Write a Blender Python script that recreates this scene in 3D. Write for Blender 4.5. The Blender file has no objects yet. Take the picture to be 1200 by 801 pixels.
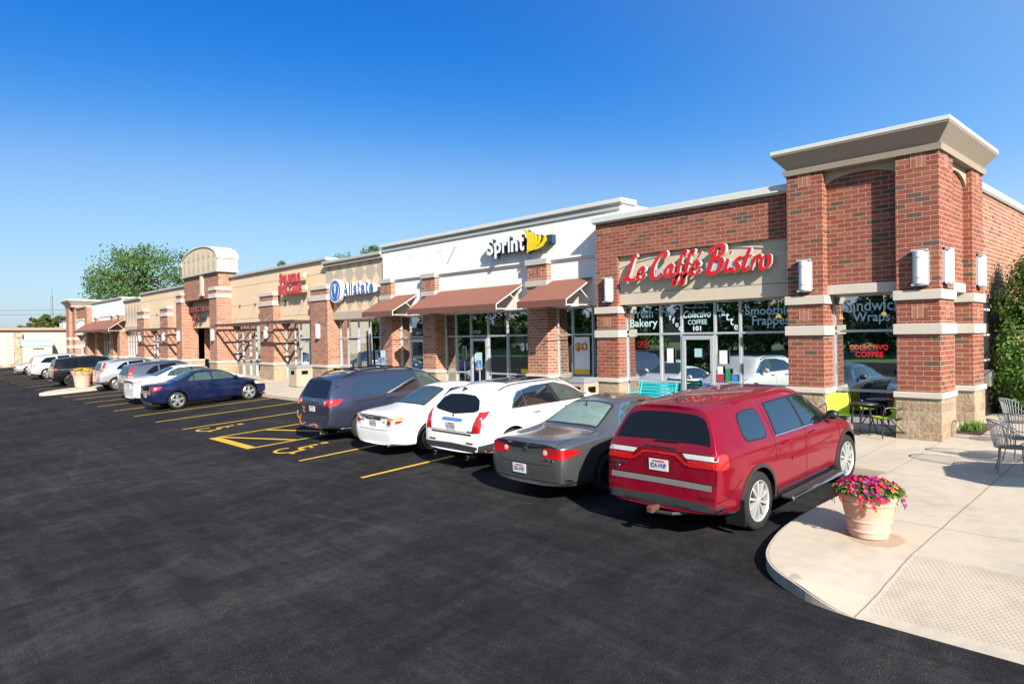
import bpy, bmesh, math, random
from mathutils import Vector, Matrix
from mathutils.bvhtree import BVHTree
random.seed(7)
SCN = bpy.context.scene
COL = SCN.collection
PI = math.pi
SL = 0.0564            # the lot and walks climb gently towards the shops
def gz(y):             # height of the walk surface
    y = max(-32.0, min(4.0, y)); return SL * y
def lz(y): return gz(y) - 0.13
TILT = math.atan(SL)

# ---------------------------------------------------------------- mesh builder
class MB:
    def __init__(s): s.v = []; s.f = []
    def add(s, vs, fs):
        n = len(s.v); s.v += [tuple(p) for p in vs]; s.f += [tuple(i + n for i in f) for f in fs]; return s
    def box(s, x0, x1, y0, y1, z0, z1):
        if x0 > x1: x0, x1 = x1, x0
        if y0 > y1: y0, y1 = y1, y0
        if z0 > z1: z0, z1 = z1, z0
        return s.add([(x0,y0,z0),(x1,y0,z0),(x1,y1,z0),(x0,y1,z0),(x0,y0,z1),(x1,y0,z1),(x1,y1,z1),(x0,y1,z1)],
                     [(3,2,1,0),(4,5,6,7),(0,1,5,4),(1,2,6,5),(2,3,7,6),(3,0,4,7)])
    def hexa(s, b, t):   # bottom 4, top 4 (ccw from above)
        return s.add(list(b) + list(t), [(3,2,1,0),(4,5,6,7),(0,1,5,4),(1,2,6,5),(2,3,7,6),(3,0,4,7)])
    def prism(s, pts, vec):
        n = len(pts); vec = Vector(vec); P = [Vector(p) for p in pts]
        s.add([tuple(p) for p in P] + [tuple(p + vec) for p in P],
              [tuple(range(n)), tuple(range(2*n-1, n-1, -1))] + [(i, n+i, n+(i+1) % n, (i+1) % n) for i in range(n)])
        return s
    def tube(s, pts, r, n=8, closed=False, cap=True):
        P = [Vector(p) for p in pts]; m = len(P); rings = []
        ref = None
        for i in range(m):
            if closed: t = P[(i+1) % m] - P[(i-1) % m]
            else: t = P[min(i+1, m-1)] - P[max(i-1, 0)]
            if t.length < 1e-9: t = Vector((0,0,1))
            t.normalize()
            if ref is None:
                ref = Vector((0,0,1)) if abs(t.z) < .9 else Vector((1,0,0))
            a = ref - t * ref.dot(t)
            if a.length < 1e-6: a = t.orthogonal()
            a.normalize(); ref = a; b = t.cross(a)
            rr = r[i] if isinstance(r, (list, tuple)) else r
            rings.append([P[i] + (a*math.cos(2*PI*k/n) + b*math.sin(2*PI*k/n))*rr for k in range(n)])
        vs = [p for g in rings for p in g]; fs = []
        for i in range(m if closed else m-1):
            j = (i+1) % m
            for k in range(n): fs.append((i*n+k, i*n+(k+1) % n, j*n+(k+1) % n, j*n+k))
        if cap and not closed:
            fs.append(tuple(range(n-1, -1, -1))); fs.append(tuple((m-1)*n+k for k in range(n)))
        return s.add(vs, fs)
    def lathe(s, prof, c, n=24, axis='z', ang=2*PI, a0=0):
        c = Vector(c); vs = []; fs = []; m = len(prof); full = abs(ang - 2*PI) < 1e-6
        for i in range(n if full else n+1):
            a = a0 + ang*i/n; ca, sa = math.cos(a), math.sin(a)
            for r, h in prof:
                if axis == 'z': vs.append(c + Vector((r*ca, r*sa, h)))
                elif axis == 'y': vs.append(c + Vector((r*ca, h, r*sa)))
                else: vs.append(c + Vector((h, r*ca, r*sa)))
        N = n if full else n+1
        for i in range(n):
            j = (i+1) % N
            for k in range(m-1): fs.append((i*m+k, j*m+k, j*m+k+1, i*m+k+1))
        return s.add(vs, fs)
    def blob(s, c, rx, ry, rz, n=10, m=6):
        c = Vector(c); vs = []; fs = []
        for i in range(m+1):
            th = PI*i/m
            for k in range(n):
                a = 2*PI*k/n
                vs.append(c + Vector((rx*math.sin(th)*math.cos(a), ry*math.sin(th)*math.sin(a), rz*math.cos(th))))
        for i in range(m):
            for k in range(n): fs.append((i*n+k, (i+1)*n+k, (i+1)*n+(k+1) % n, i*n+(k+1) % n))
        return s.add(vs, fs)

ORI = {}
def fixnorm(me):
    bm = bmesh.new(); bm.from_mesh(me)
    bmesh.ops.remove_doubles(bm, verts=bm.verts, dist=1e-5)
    bmesh.ops.recalc_face_normals(bm, faces=bm.faces)
    bm.to_mesh(me); bm.free()
def build(mb, name, mat, parent=None, smooth=False, bevel=0, label=None, kind=None, fix=True, ang=40):
    me = bpy.data.meshes.new(name)
    o0 = ORI.get(parent.name, Vector((0,0,0))) if parent else Vector((0,0,0))
    me.from_pydata([(p[0]-o0[0], p[1]-o0[1], p[2]-o0[2]) for p in mb.v], [], mb.f); me.update()
    if fix: fixnorm(me)
    if bevel:
        bm = bmesh.new(); bm.from_mesh(me)
        ed = [e for e in bm.edges if len(e.link_faces) == 2 and e.calc_face_angle(0) > .6]
        bmesh.ops.bevel(bm, geom=ed, offset=bevel, segments=2, affect='EDGES', profile=.5)
        bm.to_mesh(me); bm.free()
    if smooth:
        for p in me.polygons: p.use_smooth = True
        try: me.set_sharp_from_angle(angle=math.radians(ang))
        except Exception: pass
    me.materials.append(mat)
    ob = bpy.data.objects.new(name, me); COL.objects.link(ob)
    if parent: ob.parent = parent; ORI[ob.name] = o0
    if label: ob['label'] = label
    if kind: ob['kind'] = kind
    return ob
def thing(name, label, cat, loc=(0,0,0), group=None):
    e = bpy.data.objects.new(name, None); COL.objects.link(e); e.location = loc; e.empty_display_size = .3
    e['label'] = label; e['category'] = cat
    if group: e['group'] = group
    ORI[e.name] = Vector(loc); return e
def single(mb, name, mat, label, cat, group=None, **k):   # a thing that is one mesh
    ob = build(mb, name, mat, None, **k)
    ob['label'] = label; ob['category'] = cat
    if group: ob['group'] = group
    ORI[ob.name] = Vector((0,0,0)); return ob
def children(o): return [c for c in bpy.data.objects if c.parent == o]
def dup(root, loc, rz=None, label=None, group=None):
    r = root.copy(); COL.objects.link(r); r.location = loc
    if rz is not None: r.rotation_euler = (r.rotation_euler[0], r.rotation_euler[1], rz)
    if label: r['label'] = label
    if group: r['group'] = group
    for ch in children(root):
        c = ch.copy(); COL.objects.link(c); c.parent = r
        for g in children(ch):
            d = g.copy(); COL.objects.link(d); d.parent = c
    return r

# ---------------------------------------------------------------- materials
class NT:
    def __init__(s, name):
        s.m = bpy.data.materials.new(name); s.m.use_nodes = True; s.t = s.m.node_tree
        s.b = s.t.nodes['Principled BSDF']; s.out = s.t.nodes['Material Output']
    def n(s, typ, **kw):
        nd = s.t.nodes.new(typ)
        for k, v in kw.items():
            if k.startswith('_'): nd.inputs[k[1:].replace('_', ' ')].default_value = v
            else: setattr(nd, k, v)
        return nd
    def l(s, a, b): s.t.links.new(a, b)
    def math(s, op, a, b=None, clamp=False):
        nd = s.t.nodes.new('ShaderNodeMath'); nd.operation = op; nd.use_clamp = clamp
        for i, q in enumerate((a, b)):
            if q is None: continue
            if isinstance(q, (int, float)): nd.inputs[i].default_value = q
            else: s.l(q, nd.inputs[i])
        return nd.outputs[0]
    def mix(s, fac, a, b, typ='MIX'):
        nd = s.t.nodes.new('ShaderNodeMix'); nd.data_type = 'RGBA'; nd.blend_type = typ
        for i, q in ((0, fac), (6, a), (7, b)):
            if isinstance(q, (int, float)): nd.inputs[i].default_value = q
            elif isinstance(q, tuple): nd.inputs[i].default_value = (*q[:3], 1)
            else: s.l(q, nd.inputs[i])
        return nd.outputs[2]
    def ramp(s, fac, stops, interp='LINEAR'):
        nd = s.t.nodes.new('ShaderNodeValToRGB'); cr = nd.color_ramp; cr.interpolation = interp
        while len(cr.elements) < len(stops): cr.elements.new(.5)
        for e, (p, c) in zip(cr.elements, stops):
            e.position = p; e.color = (*c, 1) if isinstance(c, tuple) else (c, c, c, 1)
        s.l(fac, nd.inputs[0]); return nd.outputs[0]
    def pos(s):
        return s.n('ShaderNodeNewGeometry').outputs['Position']
    def obj(s): return s.n('ShaderNodeTexCoord').outputs['Object']
    def scale(s, vec, sc):
        nd = s.n('ShaderNodeMapping'); nd.inputs['Scale'].default_value = sc; s.l(vec, nd.inputs['Vector']); return nd.outputs[0]
    def noise(s, vec, sc, det=4, rough=.55, dist=0):
        nd = s.n('ShaderNodeTexNoise'); nd.inputs['Scale'].default_value = sc; nd.inputs['Detail'].default_value = det
        nd.inputs['Roughness'].default_value = rough; nd.inputs['Distortion'].default_value = dist
        if vec is not None: s.l(vec, nd.inputs['Vector'])
        return nd.outputs['Fac']
    def bump(s, h, st=.3, d=.01):
        nd = s.n('ShaderNodeBump'); nd.inputs['Strength'].default_value = st; nd.inputs['Distance'].default_value = d
        s.l(h, nd.inputs['Height']); s.l(nd.outputs[0], s.b.inputs['Normal'])
    def col(s, c):
        if isinstance(c, tuple): s.b.inputs['Base Color'].default_value = (*c[:3], 1)
        else: s.l(c, s.b.inputs['Base Color'])
    def p(s, **k):
        for a, v in k.items():
            s.b.inputs[{'rough':'Roughness','metal':'Metallic','spec':'Specular IOR Level','coat':'Coat Weight','coatr':'Coat Roughness','ior':'IOR','trans':'Transmission Weight','alpha':'Alpha'}[a]].default_value = v
        return s
KA = .80
def kc(c, k=None): return tuple(x*(KA if k is None else k) for x in c)
def plain(name, c, rough=.5, metal=0, spec=.5, coat=0, var=.0, sc=8, emit=None, es=1, bump=0, ior=1.5):
    t = NT(name); t.p(rough=rough, metal=metal, spec=spec, coat=coat, ior=ior)
    if metal < .5 and not emit: c = kc(c)
    if var:
        n = t.noise(t.obj(), sc, 5)
        t.col(t.mix(n, tuple(x*(1-var) for x in c), tuple(min(1, x*(1+var)) for x in c)))
        if bump: t.bump(n, bump, .004)
    else: t.col(c)
    if emit:
        t.b.inputs['Emission Color'].default_value = (*emit, 1); t.b.inputs['Emission Strength'].default_value = es
    return t.m

def brick_mat(name, reds, dark, mortar, L=.305, H=.1016, mort=.011, darkfrac=.1, bumpst=.5, flip=False):
    reds = [kc(q) for q in reds]; dark = kc(dark); mortar = kc(mortar)
    t = NT(name); P = t.pos(); sp = t.n('ShaderNodeSeparateXYZ'); t.l(P, sp.inputs[0])
    u = t.math('ADD', sp.outputs[0], sp.outputs[1]); cb = t.n('ShaderNodeCombineXYZ')
    if flip: t.l(sp.outputs[2], cb.inputs[0]); t.l(u, cb.inputs[1])
    else: t.l(u, cb.inputs[0]); t.l(sp.outputs[2], cb.inputs[1])
    def bt(c1, c2, m, ms):
        b = t.n('ShaderNodeTexBrick'); b.offset = .5
        b.inputs['Color1'].default_value = (*c1, 1); b.inputs['Color2'].default_value = (*c2, 1); b.inputs['Mortar'].default_value = (*m, 1)
        b.inputs['Scale'].default_value = 1; b.inputs['Mortar Size'].default_value = ms; b.inputs['Mortar Smooth'].default_value = .15
        b.inputs['Brick Width'].default_value = L; b.inputs['Row Height'].default_value = H
        t.l(cb.outputs[0], b.inputs['Vector']); return b
    b0 = bt((0,0,0), (1,1,1), (.5,.5,.5), 0)
    b1 = bt((0,0,0), (1,1,1), (.5,.5,.5), mort*.5)
    r = t.n('ShaderNodeSeparateColor'); t.l(b0.outputs['Color'], r.inputs[0])
    n = len(reds); st = [(darkfrac*.0, dark), (darkfrac, reds[0])]
    for i in range(1, n): st.append((darkfrac + (1-darkfrac)*i/n, reds[i]))
    c = t.ramp(r.outputs[0], st, 'CONSTANT')
    nz = t.noise(P, 22, 5); nb = t.noise(P, 1.1, 3)
    c = t.mix(t.math('MULTIPLY', nz, .55), c, (.05,.03,.025), 'MIX') if False else t.mix(.35, c, t.ramp(nz, [(.3, .45), (.7, 1.0)]), 'MULTIPLY')
    mc = t.mix(nz, tuple(x*.8 for x in mortar), mortar)
    c = t.mix(b1.outputs['Fac'], c, mc)
    c = t.mix(t.math('MULTIPLY', nb, .35), c, t.mix(.5, c, (.16,.13,.11)))
    t.col(c); t.p(rough=.85, spec=.25)
    h = t.math('SUBTRACT', t.math('MULTIPLY', nz, .35), b1.outputs['Fac']); t.bump(h, bumpst, .008)
    return t.m
def stucco(name, c, var=.12, grain=.25):
    c = kc(c)
    t = NT(name); P = t.pos(); a = t.noise(P, 1.2, 4); f = t.noise(P, 90, 3); s = t.noise(t.scale(P, (3, 3, .35)), 2.0, 4)
    k = t.math('ADD', t.math('MULTIPLY', a, .6), t.math('MULTIPLY', s, .4))
    t.col(t.mix(t.ramp(k, [(.3, 0), (.7, 1)]), tuple(x*(1-var) for x in c), c)); t.p(rough=.9, spec=.2); t.bump(f, grain, .004); return t.m
def block_mat():
    t = NT('split_face_block'); P = t.pos(); sp = t.n('ShaderNodeSeparateXYZ'); t.l(P, sp.inputs[0])
    cb = t.n('ShaderNodeCombineXYZ'); t.l(t.math('ADD', sp.outputs[0], sp.outputs[1]), cb.inputs[0]); t.l(t.math('ADD', sp.outputs[2], .04), cb.inputs[1])
    b = t.n('ShaderNodeTexBrick'); b.inputs['Scale'].default_value = 1; b.inputs['Mortar Size'].default_value = .007; b.inputs['Brick Width'].default_value = .405
    b.inputs['Row Height'].default_value = .205; b.inputs['Color1'].default_value = (.31,.22,.145,1); b.inputs['Color2'].default_value = (.41,.31,.215,1); b.inputs['Mortar'].default_value = (.48,.42,.33,1)
    t.l(cb.outputs[0], b.inputs['Vector'])
    n1 = t.noise(P, 14, 6, .65); n2 = t.noise(P, 45, 4)
    c = t.mix(.6, b.outputs['Color'], t.ramp(n1, [(.35, .5), (.6, 1.0)]), 'MULTIPLY'); t.col(c); t.p(rough=.92, spec=.15)
    h = t.math('SUBTRACT', t.math('ADD', n1, t.math('MULTIPLY', n2, .3)), t.math('MULTIPLY', b.outputs['Fac'], .6)); t.bump(h, 1.0, .03); return t.m
def asphalt():
    t = NT('asphalt'); P = t.pos()
    big = t.noise(P, .22, 5, .6, .8); mid = t.noise(t.scale(P, (1.0, .42, 1)), .9, 6, .65, 1.2)
    mp = t.n('ShaderNodeMapping'); mp.inputs['Rotation'].default_value = (0,0,.55); mp.inputs['Scale'].default_value = (.35, 3.2, 1); t.l(P, mp.inputs[0])
    stk = t.noise(mp.outputs[0], 1.1, 7, .7, .6)
    fm = t.noise(t.scale(P, (1.0, .55, 1)), 4.5, 6, .7, 1.0)
    fine = t.noise(P, 60, 3, .7); grit = t.n('ShaderNodeTexVoronoi'); grit.inputs['Scale'].default_value = 55; t.l(P, grit.inputs['Vector'])
    k = t.math('ADD', t.math('MULTIPLY', big, .3), t.math('ADD', t.math('MULTIPLY', mid, .35), t.math('MULTIPLY', stk, .35)))
    c = t.ramp(k, [(.38, (.0145,.0140,.0152)), (.5, (.0222,.0214,.0228)), (.62, (.0375,.0360,.0368))])
    c = t.mix(.55, c, t.ramp(fm, [(.36, .66), (.62, 1.3)]), 'MULTIPLY')
    c = t.mix(.65, c, t.ramp(fine, [(.32, .4), (.68, 1.5)]), 'MULTIPLY')
    gsel = t.n('ShaderNodeSeparateColor'); t.l(grit.outputs['Color'], gsel.inputs[0])
    sp = t.math('MULTIPLY', t.math('LESS_THAN', grit.outputs['Distance'], .22), t.math('MULTIPLY', t.math('GREATER_THAN', gsel.outputs[0], .84), t.ramp(mid, [(.45, 0), (.6, 1)])))
    c = t.mix(t.math('MULTIPLY', sp, .6), c, (.22,.2,.18))
    # hairline cracks and sealed seams
    v = t.n('ShaderNodeTexVoronoi'); v.feature = 'DISTANCE_TO_EDGE'; v.inputs['Scale'].default_value = .16; w = t.n('ShaderNodeVectorMath'); w.operation = 'ADD'
    nv = t.n('ShaderNodeTexNoise'); nv.inputs['Scale'].default_value = .8; nv.inputs['Detail'].default_value = 5; t.l(P, nv.inputs['Vector'])
    t.l(P, w.inputs[0]); t.l(nv.outputs['Color'], w.inputs[1]); t.l(w.outputs[0], v.inputs['Vector'])
    crack = t.math('MULTIPLY', t.ramp(v.outputs['Distance'], [(.0, 1), (.012, 0)]), t.ramp(big, [(.45, 0), (.55, 1)]))
    c = t.mix(t.math('MULTIPLY', crack, .17), c, (.085,.075,.066))
    t.col(c); rr = t.ramp(k, [(.35, .68), (.65, .9)]); t.l(rr, t.b.inputs['Roughness']); t.p(spec=.02)
    t.bump(t.math('ADD', fine, t.math('MULTIPLY', grit.outputs['Distance'], .6)), .5, .01); return t.m
def concrete(name, c, joints=True):
    t = NT(name); P = t.pos(); sp = t.n('ShaderNodeSeparateXYZ'); t.l(P, sp.inputs[0]); x, y = sp.outputs[0], sp.outputs[1]
    a = t.noise(P, .7, 5, .6); b = t.noise(P, 5, 5); f = t.noise(P, 110, 2)
    k = t.math('ADD', t.math('MULTIPLY', a, .6), t.math('MULTIPLY', b, .4))
    col = t.ramp(k, [(.32, tuple(q*.78 for q in c)), (.52, c), (.7, tuple(min(1, q*1.08) for q in c))])
    col = t.mix(.35, col, t.ramp(f, [(.3, .75), (.7, 1.1)]), 'MULTIPLY')
    h = f
    if joints:
        def line(v, p, w): return t.math('LESS_THAN', t.math('ABSOLUTE', t.math('SUBTRACT', v, p)), w)
        js = None
        def acc(q):
            nonlocal js; js = q if js is None else t.math('MAXIMUM', js, q)
        wob = t.math('ADD', x, t.math('MULTIPLY', t.noise(P, 3, 2), .02)); wy = t.math('ADD', y, t.math('MULTIPLY', t.noise(P, 2.5, 2), .02))
        acc(line(wob, 1.46, .009)); acc(t.math('MULTIPLY', line(wob, .01, .007), t.math('GREATER_THAN', y, -3.4)))
        acc(line(wy, -5.6, .008)); acc(t.math('MULTIPLY', line(wy, -3.0, .007), t.math('GREATER_THAN', x, 0))); acc(t.math('MULTIPLY', line(wy, -.62, .006), t.math('GREATER_THAN', x, 0)))
        acc(t.math('MULTIPLY', line(wy, -1.45, .006), t.math('LESS_THAN', x, 0)))
        acc(t.math('MULTIPLY', line(t.math('FLOORED_MODULO', wob, 1.52), .76, .006), t.math('LESS_THAN', x, -.3)))
        rim = t.math('ADD', t.math('MULTIPLY', js, .75), 0)
        col = t.mix(rim, col, (.13,.105,.08))
        # scored diamond pattern on the curb ramp
        d1 = t.math('FLOORED_MODULO', t.math('ADD', t.math('MULTIPLY', x, 1.0), t.math('MULTIPLY', y, .55)), .05)
        d2 = t.math('FLOORED_MODULO', t.math('SUBTRACT', t.math('MULTIPLY', x, 1.0), t.math('MULTIPLY', y, .55)), .05)
        g = t.math('MAXIMUM', t.math('LESS_THAN', d1, .012), t.math('LESS_THAN', d2, .012))
        dot = t.math('MULTIPLY', t.math('LESS_THAN', d1, .02), t.math('LESS_THAN', d2, .02))
        mk = t.math('MULTIPLY', t.math('MULTIPLY', t.math('GREATER_THAN', x, 1.50), t.math('LESS_THAN', y, -6.78)), t.math('GREATER_THAN', y, -8.33))
        col = t.mix(t.math('MULTIPLY', mk, t.math('ADD', t.math('MULTIPLY', g, .26), t.math('MULTIPLY', dot, .30))), col, (.2,.14,.09))
        h = t.math('SUBTRACT', t.math('MULTIPLY', f, .3), t.math('ADD', js, t.math('MULTIPLY', mk, g)))
        # water stain round the planter and soft dark spots
        dx = t.math('SUBTRACT', x, .95); dy = t.math('SUBTRACT', y, -6.48)
        r2 = t.math('ADD', t.math('POWER', dx, 2), t.math('POWER', dy, 2)); st = t.ramp(t.math('ADD', r2, t.math('MULTIPLY', b, .03)), [(.10, 1), (.13, 0)])
        col = t.mix(t.math('MULTIPLY', st, .5), col, (.24,.15,.075))
        vs = t.n('ShaderNodeTexVoronoi'); vs.inputs['Scale'].default_value = 1.3; t.l(P, vs.inputs['Vector'])
        col = t.mix(t.math('MULTIPLY', t.ramp(vs.outputs['Distance'], [(.02, 1), (.05, 0)]), t.math('MULTIPLY', b, .5)), col, (.12,.09,.07))
    t.col(col); t.p(rough=.88, spec=.25); t.bump(h, .35, .006); return t.m
def glass_mat(name, tint=(.62,.68,.66), base=.48, rough=0.0):
    t = NT(name); t.t.nodes.remove(t.b)
    tr = t.n('ShaderNodeBsdfTransparent'); tr.inputs[0].default_value = (*tint, 1)
    gl = t.n('ShaderNodeBsdfGlossy'); gl.inputs['Color'].default_value = (.86,.93,.97,1); gl.inputs['Roughness'].default_value = rough
    fr = t.n('ShaderNodeFresnel'); fr.inputs['IOR'].default_value = 1.5
    mx = t.n('ShaderNodeMixShader'); t.l(t.math('ADD', fr.outputs[0], base, True), mx.inputs[0]); t.l(tr.outputs[0], mx.inputs[1]); t.l(gl.outputs[0], mx.inputs[2])
    t.l(mx.outputs[0], t.out.inputs['Surface']); return t.m
def leaf_mat(name, cols, trans=.25, rough=.5):
    t = NT(name); g = t.n('ShaderNodeNewGeometry'); c = t.ramp(g.outputs['Random Per Island'], [(i/(len(cols)-1) if len(cols) > 1 else 0, k) for i, k in enumerate(cols)])
    t.col(c); t.p(rough=rough, spec=.3)
    tl = t.n('ShaderNodeBsdfTranslucent'); t.l(c, tl.inputs[0]); mx = t.n('ShaderNodeMixShader'); mx.inputs[0].default_value = trans
    t.l(t.b.outputs[0], mx.inputs[1]); t.l(tl.outputs[0], mx.inputs[2]); t.l(mx.outputs[0], t.out.inputs['Surface']); return t.m
def paint(name, c, metal=0.0, rough=.35, flake=.0, spec=.25):
    c = kc(c, .85); t = NT(name); t.p(metal=metal, rough=rough, coat=.8, coatr=.03, spec=spec); t.b.inputs['Coat IOR'].default_value = 1.42
    O = t.obj(); d = t.noise(O, 2.2, 5, .6); dirt = t.noise(O, 26, 4, .7)
    cc = t.mix(t.math('MULTIPLY', t.ramp(d, [(.4, 0), (.75, 1)]), .04), c, (.28,.25,.21))
    if flake:
        vo = t.n('ShaderNodeTexVoronoi'); vo.inputs['Scale'].default_value = 420; t.l(O, vo.inputs['Vector'])
        s = t.n('ShaderNodeSeparateColor'); t.l(vo.outputs['Color'], s.inputs[0])
        cc = t.mix(flake, cc, t.ramp(s.outputs[0], [(0, .35), (1, 1.4)]), 'MULTIPLY')
    t.col(cc); rr = t.ramp(dirt, [(.35, .015), (.8, .045)]); t.l(rr, t.b.inputs['Coat Roughness']); return t.m

M = {}
M['brick'] = brick_mat('red_brick', [(.26,.066,.038),(.32,.090,.050),(.285,.074,.042),(.35,.115,.062),(.30,.078,.046)], (.13,.080,.052), (.66,.54,.43), mort=.0090, darkfrac=.09)
M['brick_far'] = brick_mat('orange_red_brick', [(.34,.125,.072),(.41,.165,.095),(.37,.14,.08),(.44,.19,.115)], (.22,.09,.055), (.80,.68,.56), darkfrac=.07, mort=.013)  # brick tones shifted paler and more orange than the red mix
M['inlay'] = brick_mat('orange_brick_inlay', [(.34,.125,.07),(.42,.17,.10),(.37,.14,.08)], (.25,.08,.05), (.60,.49,.40), L=.34, H=.1016, darkfrac=.05, flip=True)
M['block'] = block_mat()
M['band'] = stucco('limestone_band', (.60,.54,.46), .10)
M['cap_band'] = stucco('grey_cast_stone', (.50,.47,.42), .1)
M['eifs_white'] = stucco('white_stucco', (.90,.86,.82), .05)
M['cornice'] = stucco('taupe_cornice_stucco', (.385,.32,.255), .08)
M['eifs_tan'] = stucco('tan_stucco', (.78,.58,.39), .08)
M['eifs_cafe'] = stucco('beige_stucco', (.60,.51,.40), .08)
M['eifs_grey'] = stucco('warm_grey_stucco', (.47,.39,.31), .1)
M['coping'] = plain('pale_metal_coping', (.62,.62,.58), .45, .0, .5, var=.06, sc=2)
M['coping_grey'] = plain('grey_metal_coping', (.44,.44,.42), .5, .0, .5, var=.08, sc=2)
M['asphalt'] = asphalt()
M['concrete'] = concrete('sidewalk_concrete', (.425,.36,.285))
M['concrete_plain'] = concrete('island_concrete', (.42,.36,.285), False)
M['alu'] = plain('aluminium_frame', (.55,.57,.58), .4, .35, .5, var=.05)
M['glass'] = glass_mat('storefront_glass')
M['awning'] = plain('brown_awning_cloth', (.245,.092,.060), .85, var=.10, sc=3)
M['awning_edge'] = plain('dark_awning_valance', (.16,.062,.046), .85, var=.1, sc=4)
M['white_metal'] = plain('white_metal', (.75,.75,.73), .4, spec=.4)
M['brown_steel'] = plain('brown_steel', (.085,.05,.042), .5, .2)
M['lamp_white'] = plain('opal_diffuser', (.82,.83,.85), .35, spec=.5)
M['lamp_body'] = plain('lamp_housing', (.55,.56,.6), .4, .3)
M['yellow'] = plain('yellow_road_paint', (.62,.36,.02), .7, var=.25, sc=14, bump=.2)
M['black'] = plain('black_trim', (.012,.012,.013), .45)
M['rubber'] = plain('tyre_rubber', (.022,.021,.020), .85, spec=.25, var=.3, sc=20)
M['dark'] = plain('dark_cavity', (.006,.006,.006), .9, spec=.05)
M['plastic_grey'] = plain('dark_grey_plastic', (.030,.030,.031), .55, var=.2, sc=10)
M['chrome'] = plain('chrome', (.8,.8,.82), .08, 1)
M['alloy'] = plain('alloy_wheel', (.60,.60,.61), .28, .85)
M['alloy_dark'] = plain('dark_alloy_wheel', (.05,.05,.055), .3, .7)
M['alloy_white'] = plain('pale_silver_wheel', (.58,.58,.57), .35, .45)
M['car_glass'] = plain('tinted_car_glass', (.006,.007,.009), .03, spec=.3)
M['car_glass_blue'] = plain('side_car_glass', (.008,.012,.018), .012, spec=1.0, ior=2.0)
M['car_glass_clear'] = plain('greenish_car_glass', (.045,.068,.064), .02, spec=.7, ior=1.7, var=.5, sc=3)
M['car_glass_pale'] = plain('pale_green_car_glass', (.17,.235,.205), .03, spec=.5, var=.5, sc=3.5)
M['red_lens'] = plain('red_lens', (.45,.008,.010), .12, spec=.7, coat=1, var=.25, sc=18)
M['dark_red_lens'] = plain('dark_red_lens', (.14,.004,.008), .1, spec=.7, coat=1)
M['clear_lens'] = plain('clear_lens', (.55,.57,.58), .1, spec=.8, coat=1, var=.2, sc=24)
M['amber_lens'] = plain('amber_lens', (.75,.24,.02), .12, spec=.7, coat=1, var=.15, sc=20)
M['plate'] = plain('licence_plate', (.62,.64,.66), .4, var=.08, sc=9)
M['plate_ink'] = plain('plate_ink', (.05,.06,.16), .5)
M['plate_red'] = plain('plate_red', (.45,.04,.05), .5)
M['seam'] = plain('panel_gap', (.010,.010,.010), .9, spec=.05)
M['rust'] = plain('rusty_steel', (.12,.058,.028), .85, .2, var=.4, sc=20)
M['terracotta'] = None
M['wood_dark'] = plain('bark', (.085,.06,.042), .9, var=.3, sc=9, bump=.5)
M['sign_red'] = plain('red_sign_face', (.62,.012,.016), .25, spec=.5, coat=.4)
M['sign_red_dark'] = plain('dark_red_sign_face', (.33,.012,.02), .3)
M['sign_white'] = plain('white_sign_face', (.80,.82,.85), .3)
M['sign_side'] = plain('black_letter_return', (.02,.02,.022), .4)
M['sign_side_white'] = plain('pale_letter_return', (.62,.60,.58), .35, .1)
M['sign_yellow'] = plain('yellow_sign_face', (.82,.60,.01), .3)
M['sign_blue'] = plain('blue_sign_face', (.03,.12,.44), .3)
M['cream'] = plain('cream_raceway', (.75,.66,.45), .6)
M['decal_teal'] = plain('pale_teal_lettering', (.55,.76,.76), .6, emit=None)
M['decal_white'] = plain('white_lettering', (.80,.84,.82), .6)
M['decal_dteal'] = plain('dark_teal_lettering', (.33,.56,.60), .6)
M['neon'] = plain('red_neon', (.8,.05,.06), .4, emit=(1,.03,.05), es=2.2)
M['interior'] = plain('dim_shop_wall', (.16,.14,.12), .9, var=.2, sc=1.5)
M['interior_brown'] = plain('shop_wall_brown', (.085,.06,.045), .9, var=.3, sc=1.2)
M['tile'] = plain('shop_floor', (.13,.11,.095), .6, var=.2, sc=2)
M['turquoise'] = plain('turquoise_paint', (.015,.42,.44), .4, coat=.3)
M['lime'] = plain('lime_woven_seat', (.50,.66,.015), .6, var=.12, sc=60, bump=.3)
M['iron'] = plain('wrought_iron', (.045,.045,.05), .45, .5)
M['iron_pale'] = plain('grey_wrought_iron', (.16,.165,.175), .45, .5)
M['aggregate'] = plain('exposed_aggregate', (.42,.33,.25), .9, var=.35, sc=45, bump=.6)
M['lid_grey'] = plain('grey_lid', (.22,.225,.23), .5, var=.1)
M['acc_blue'] = plain('accessible_blue', (.05,.19,.55), .5)
M['acc_pale'] = plain('pale_sign_panel', (.50,.68,.68), .45)
M['galv'] = plain('galvanised_post', (.38,.40,.41), .45, .6)
M['grass'] = None
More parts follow.
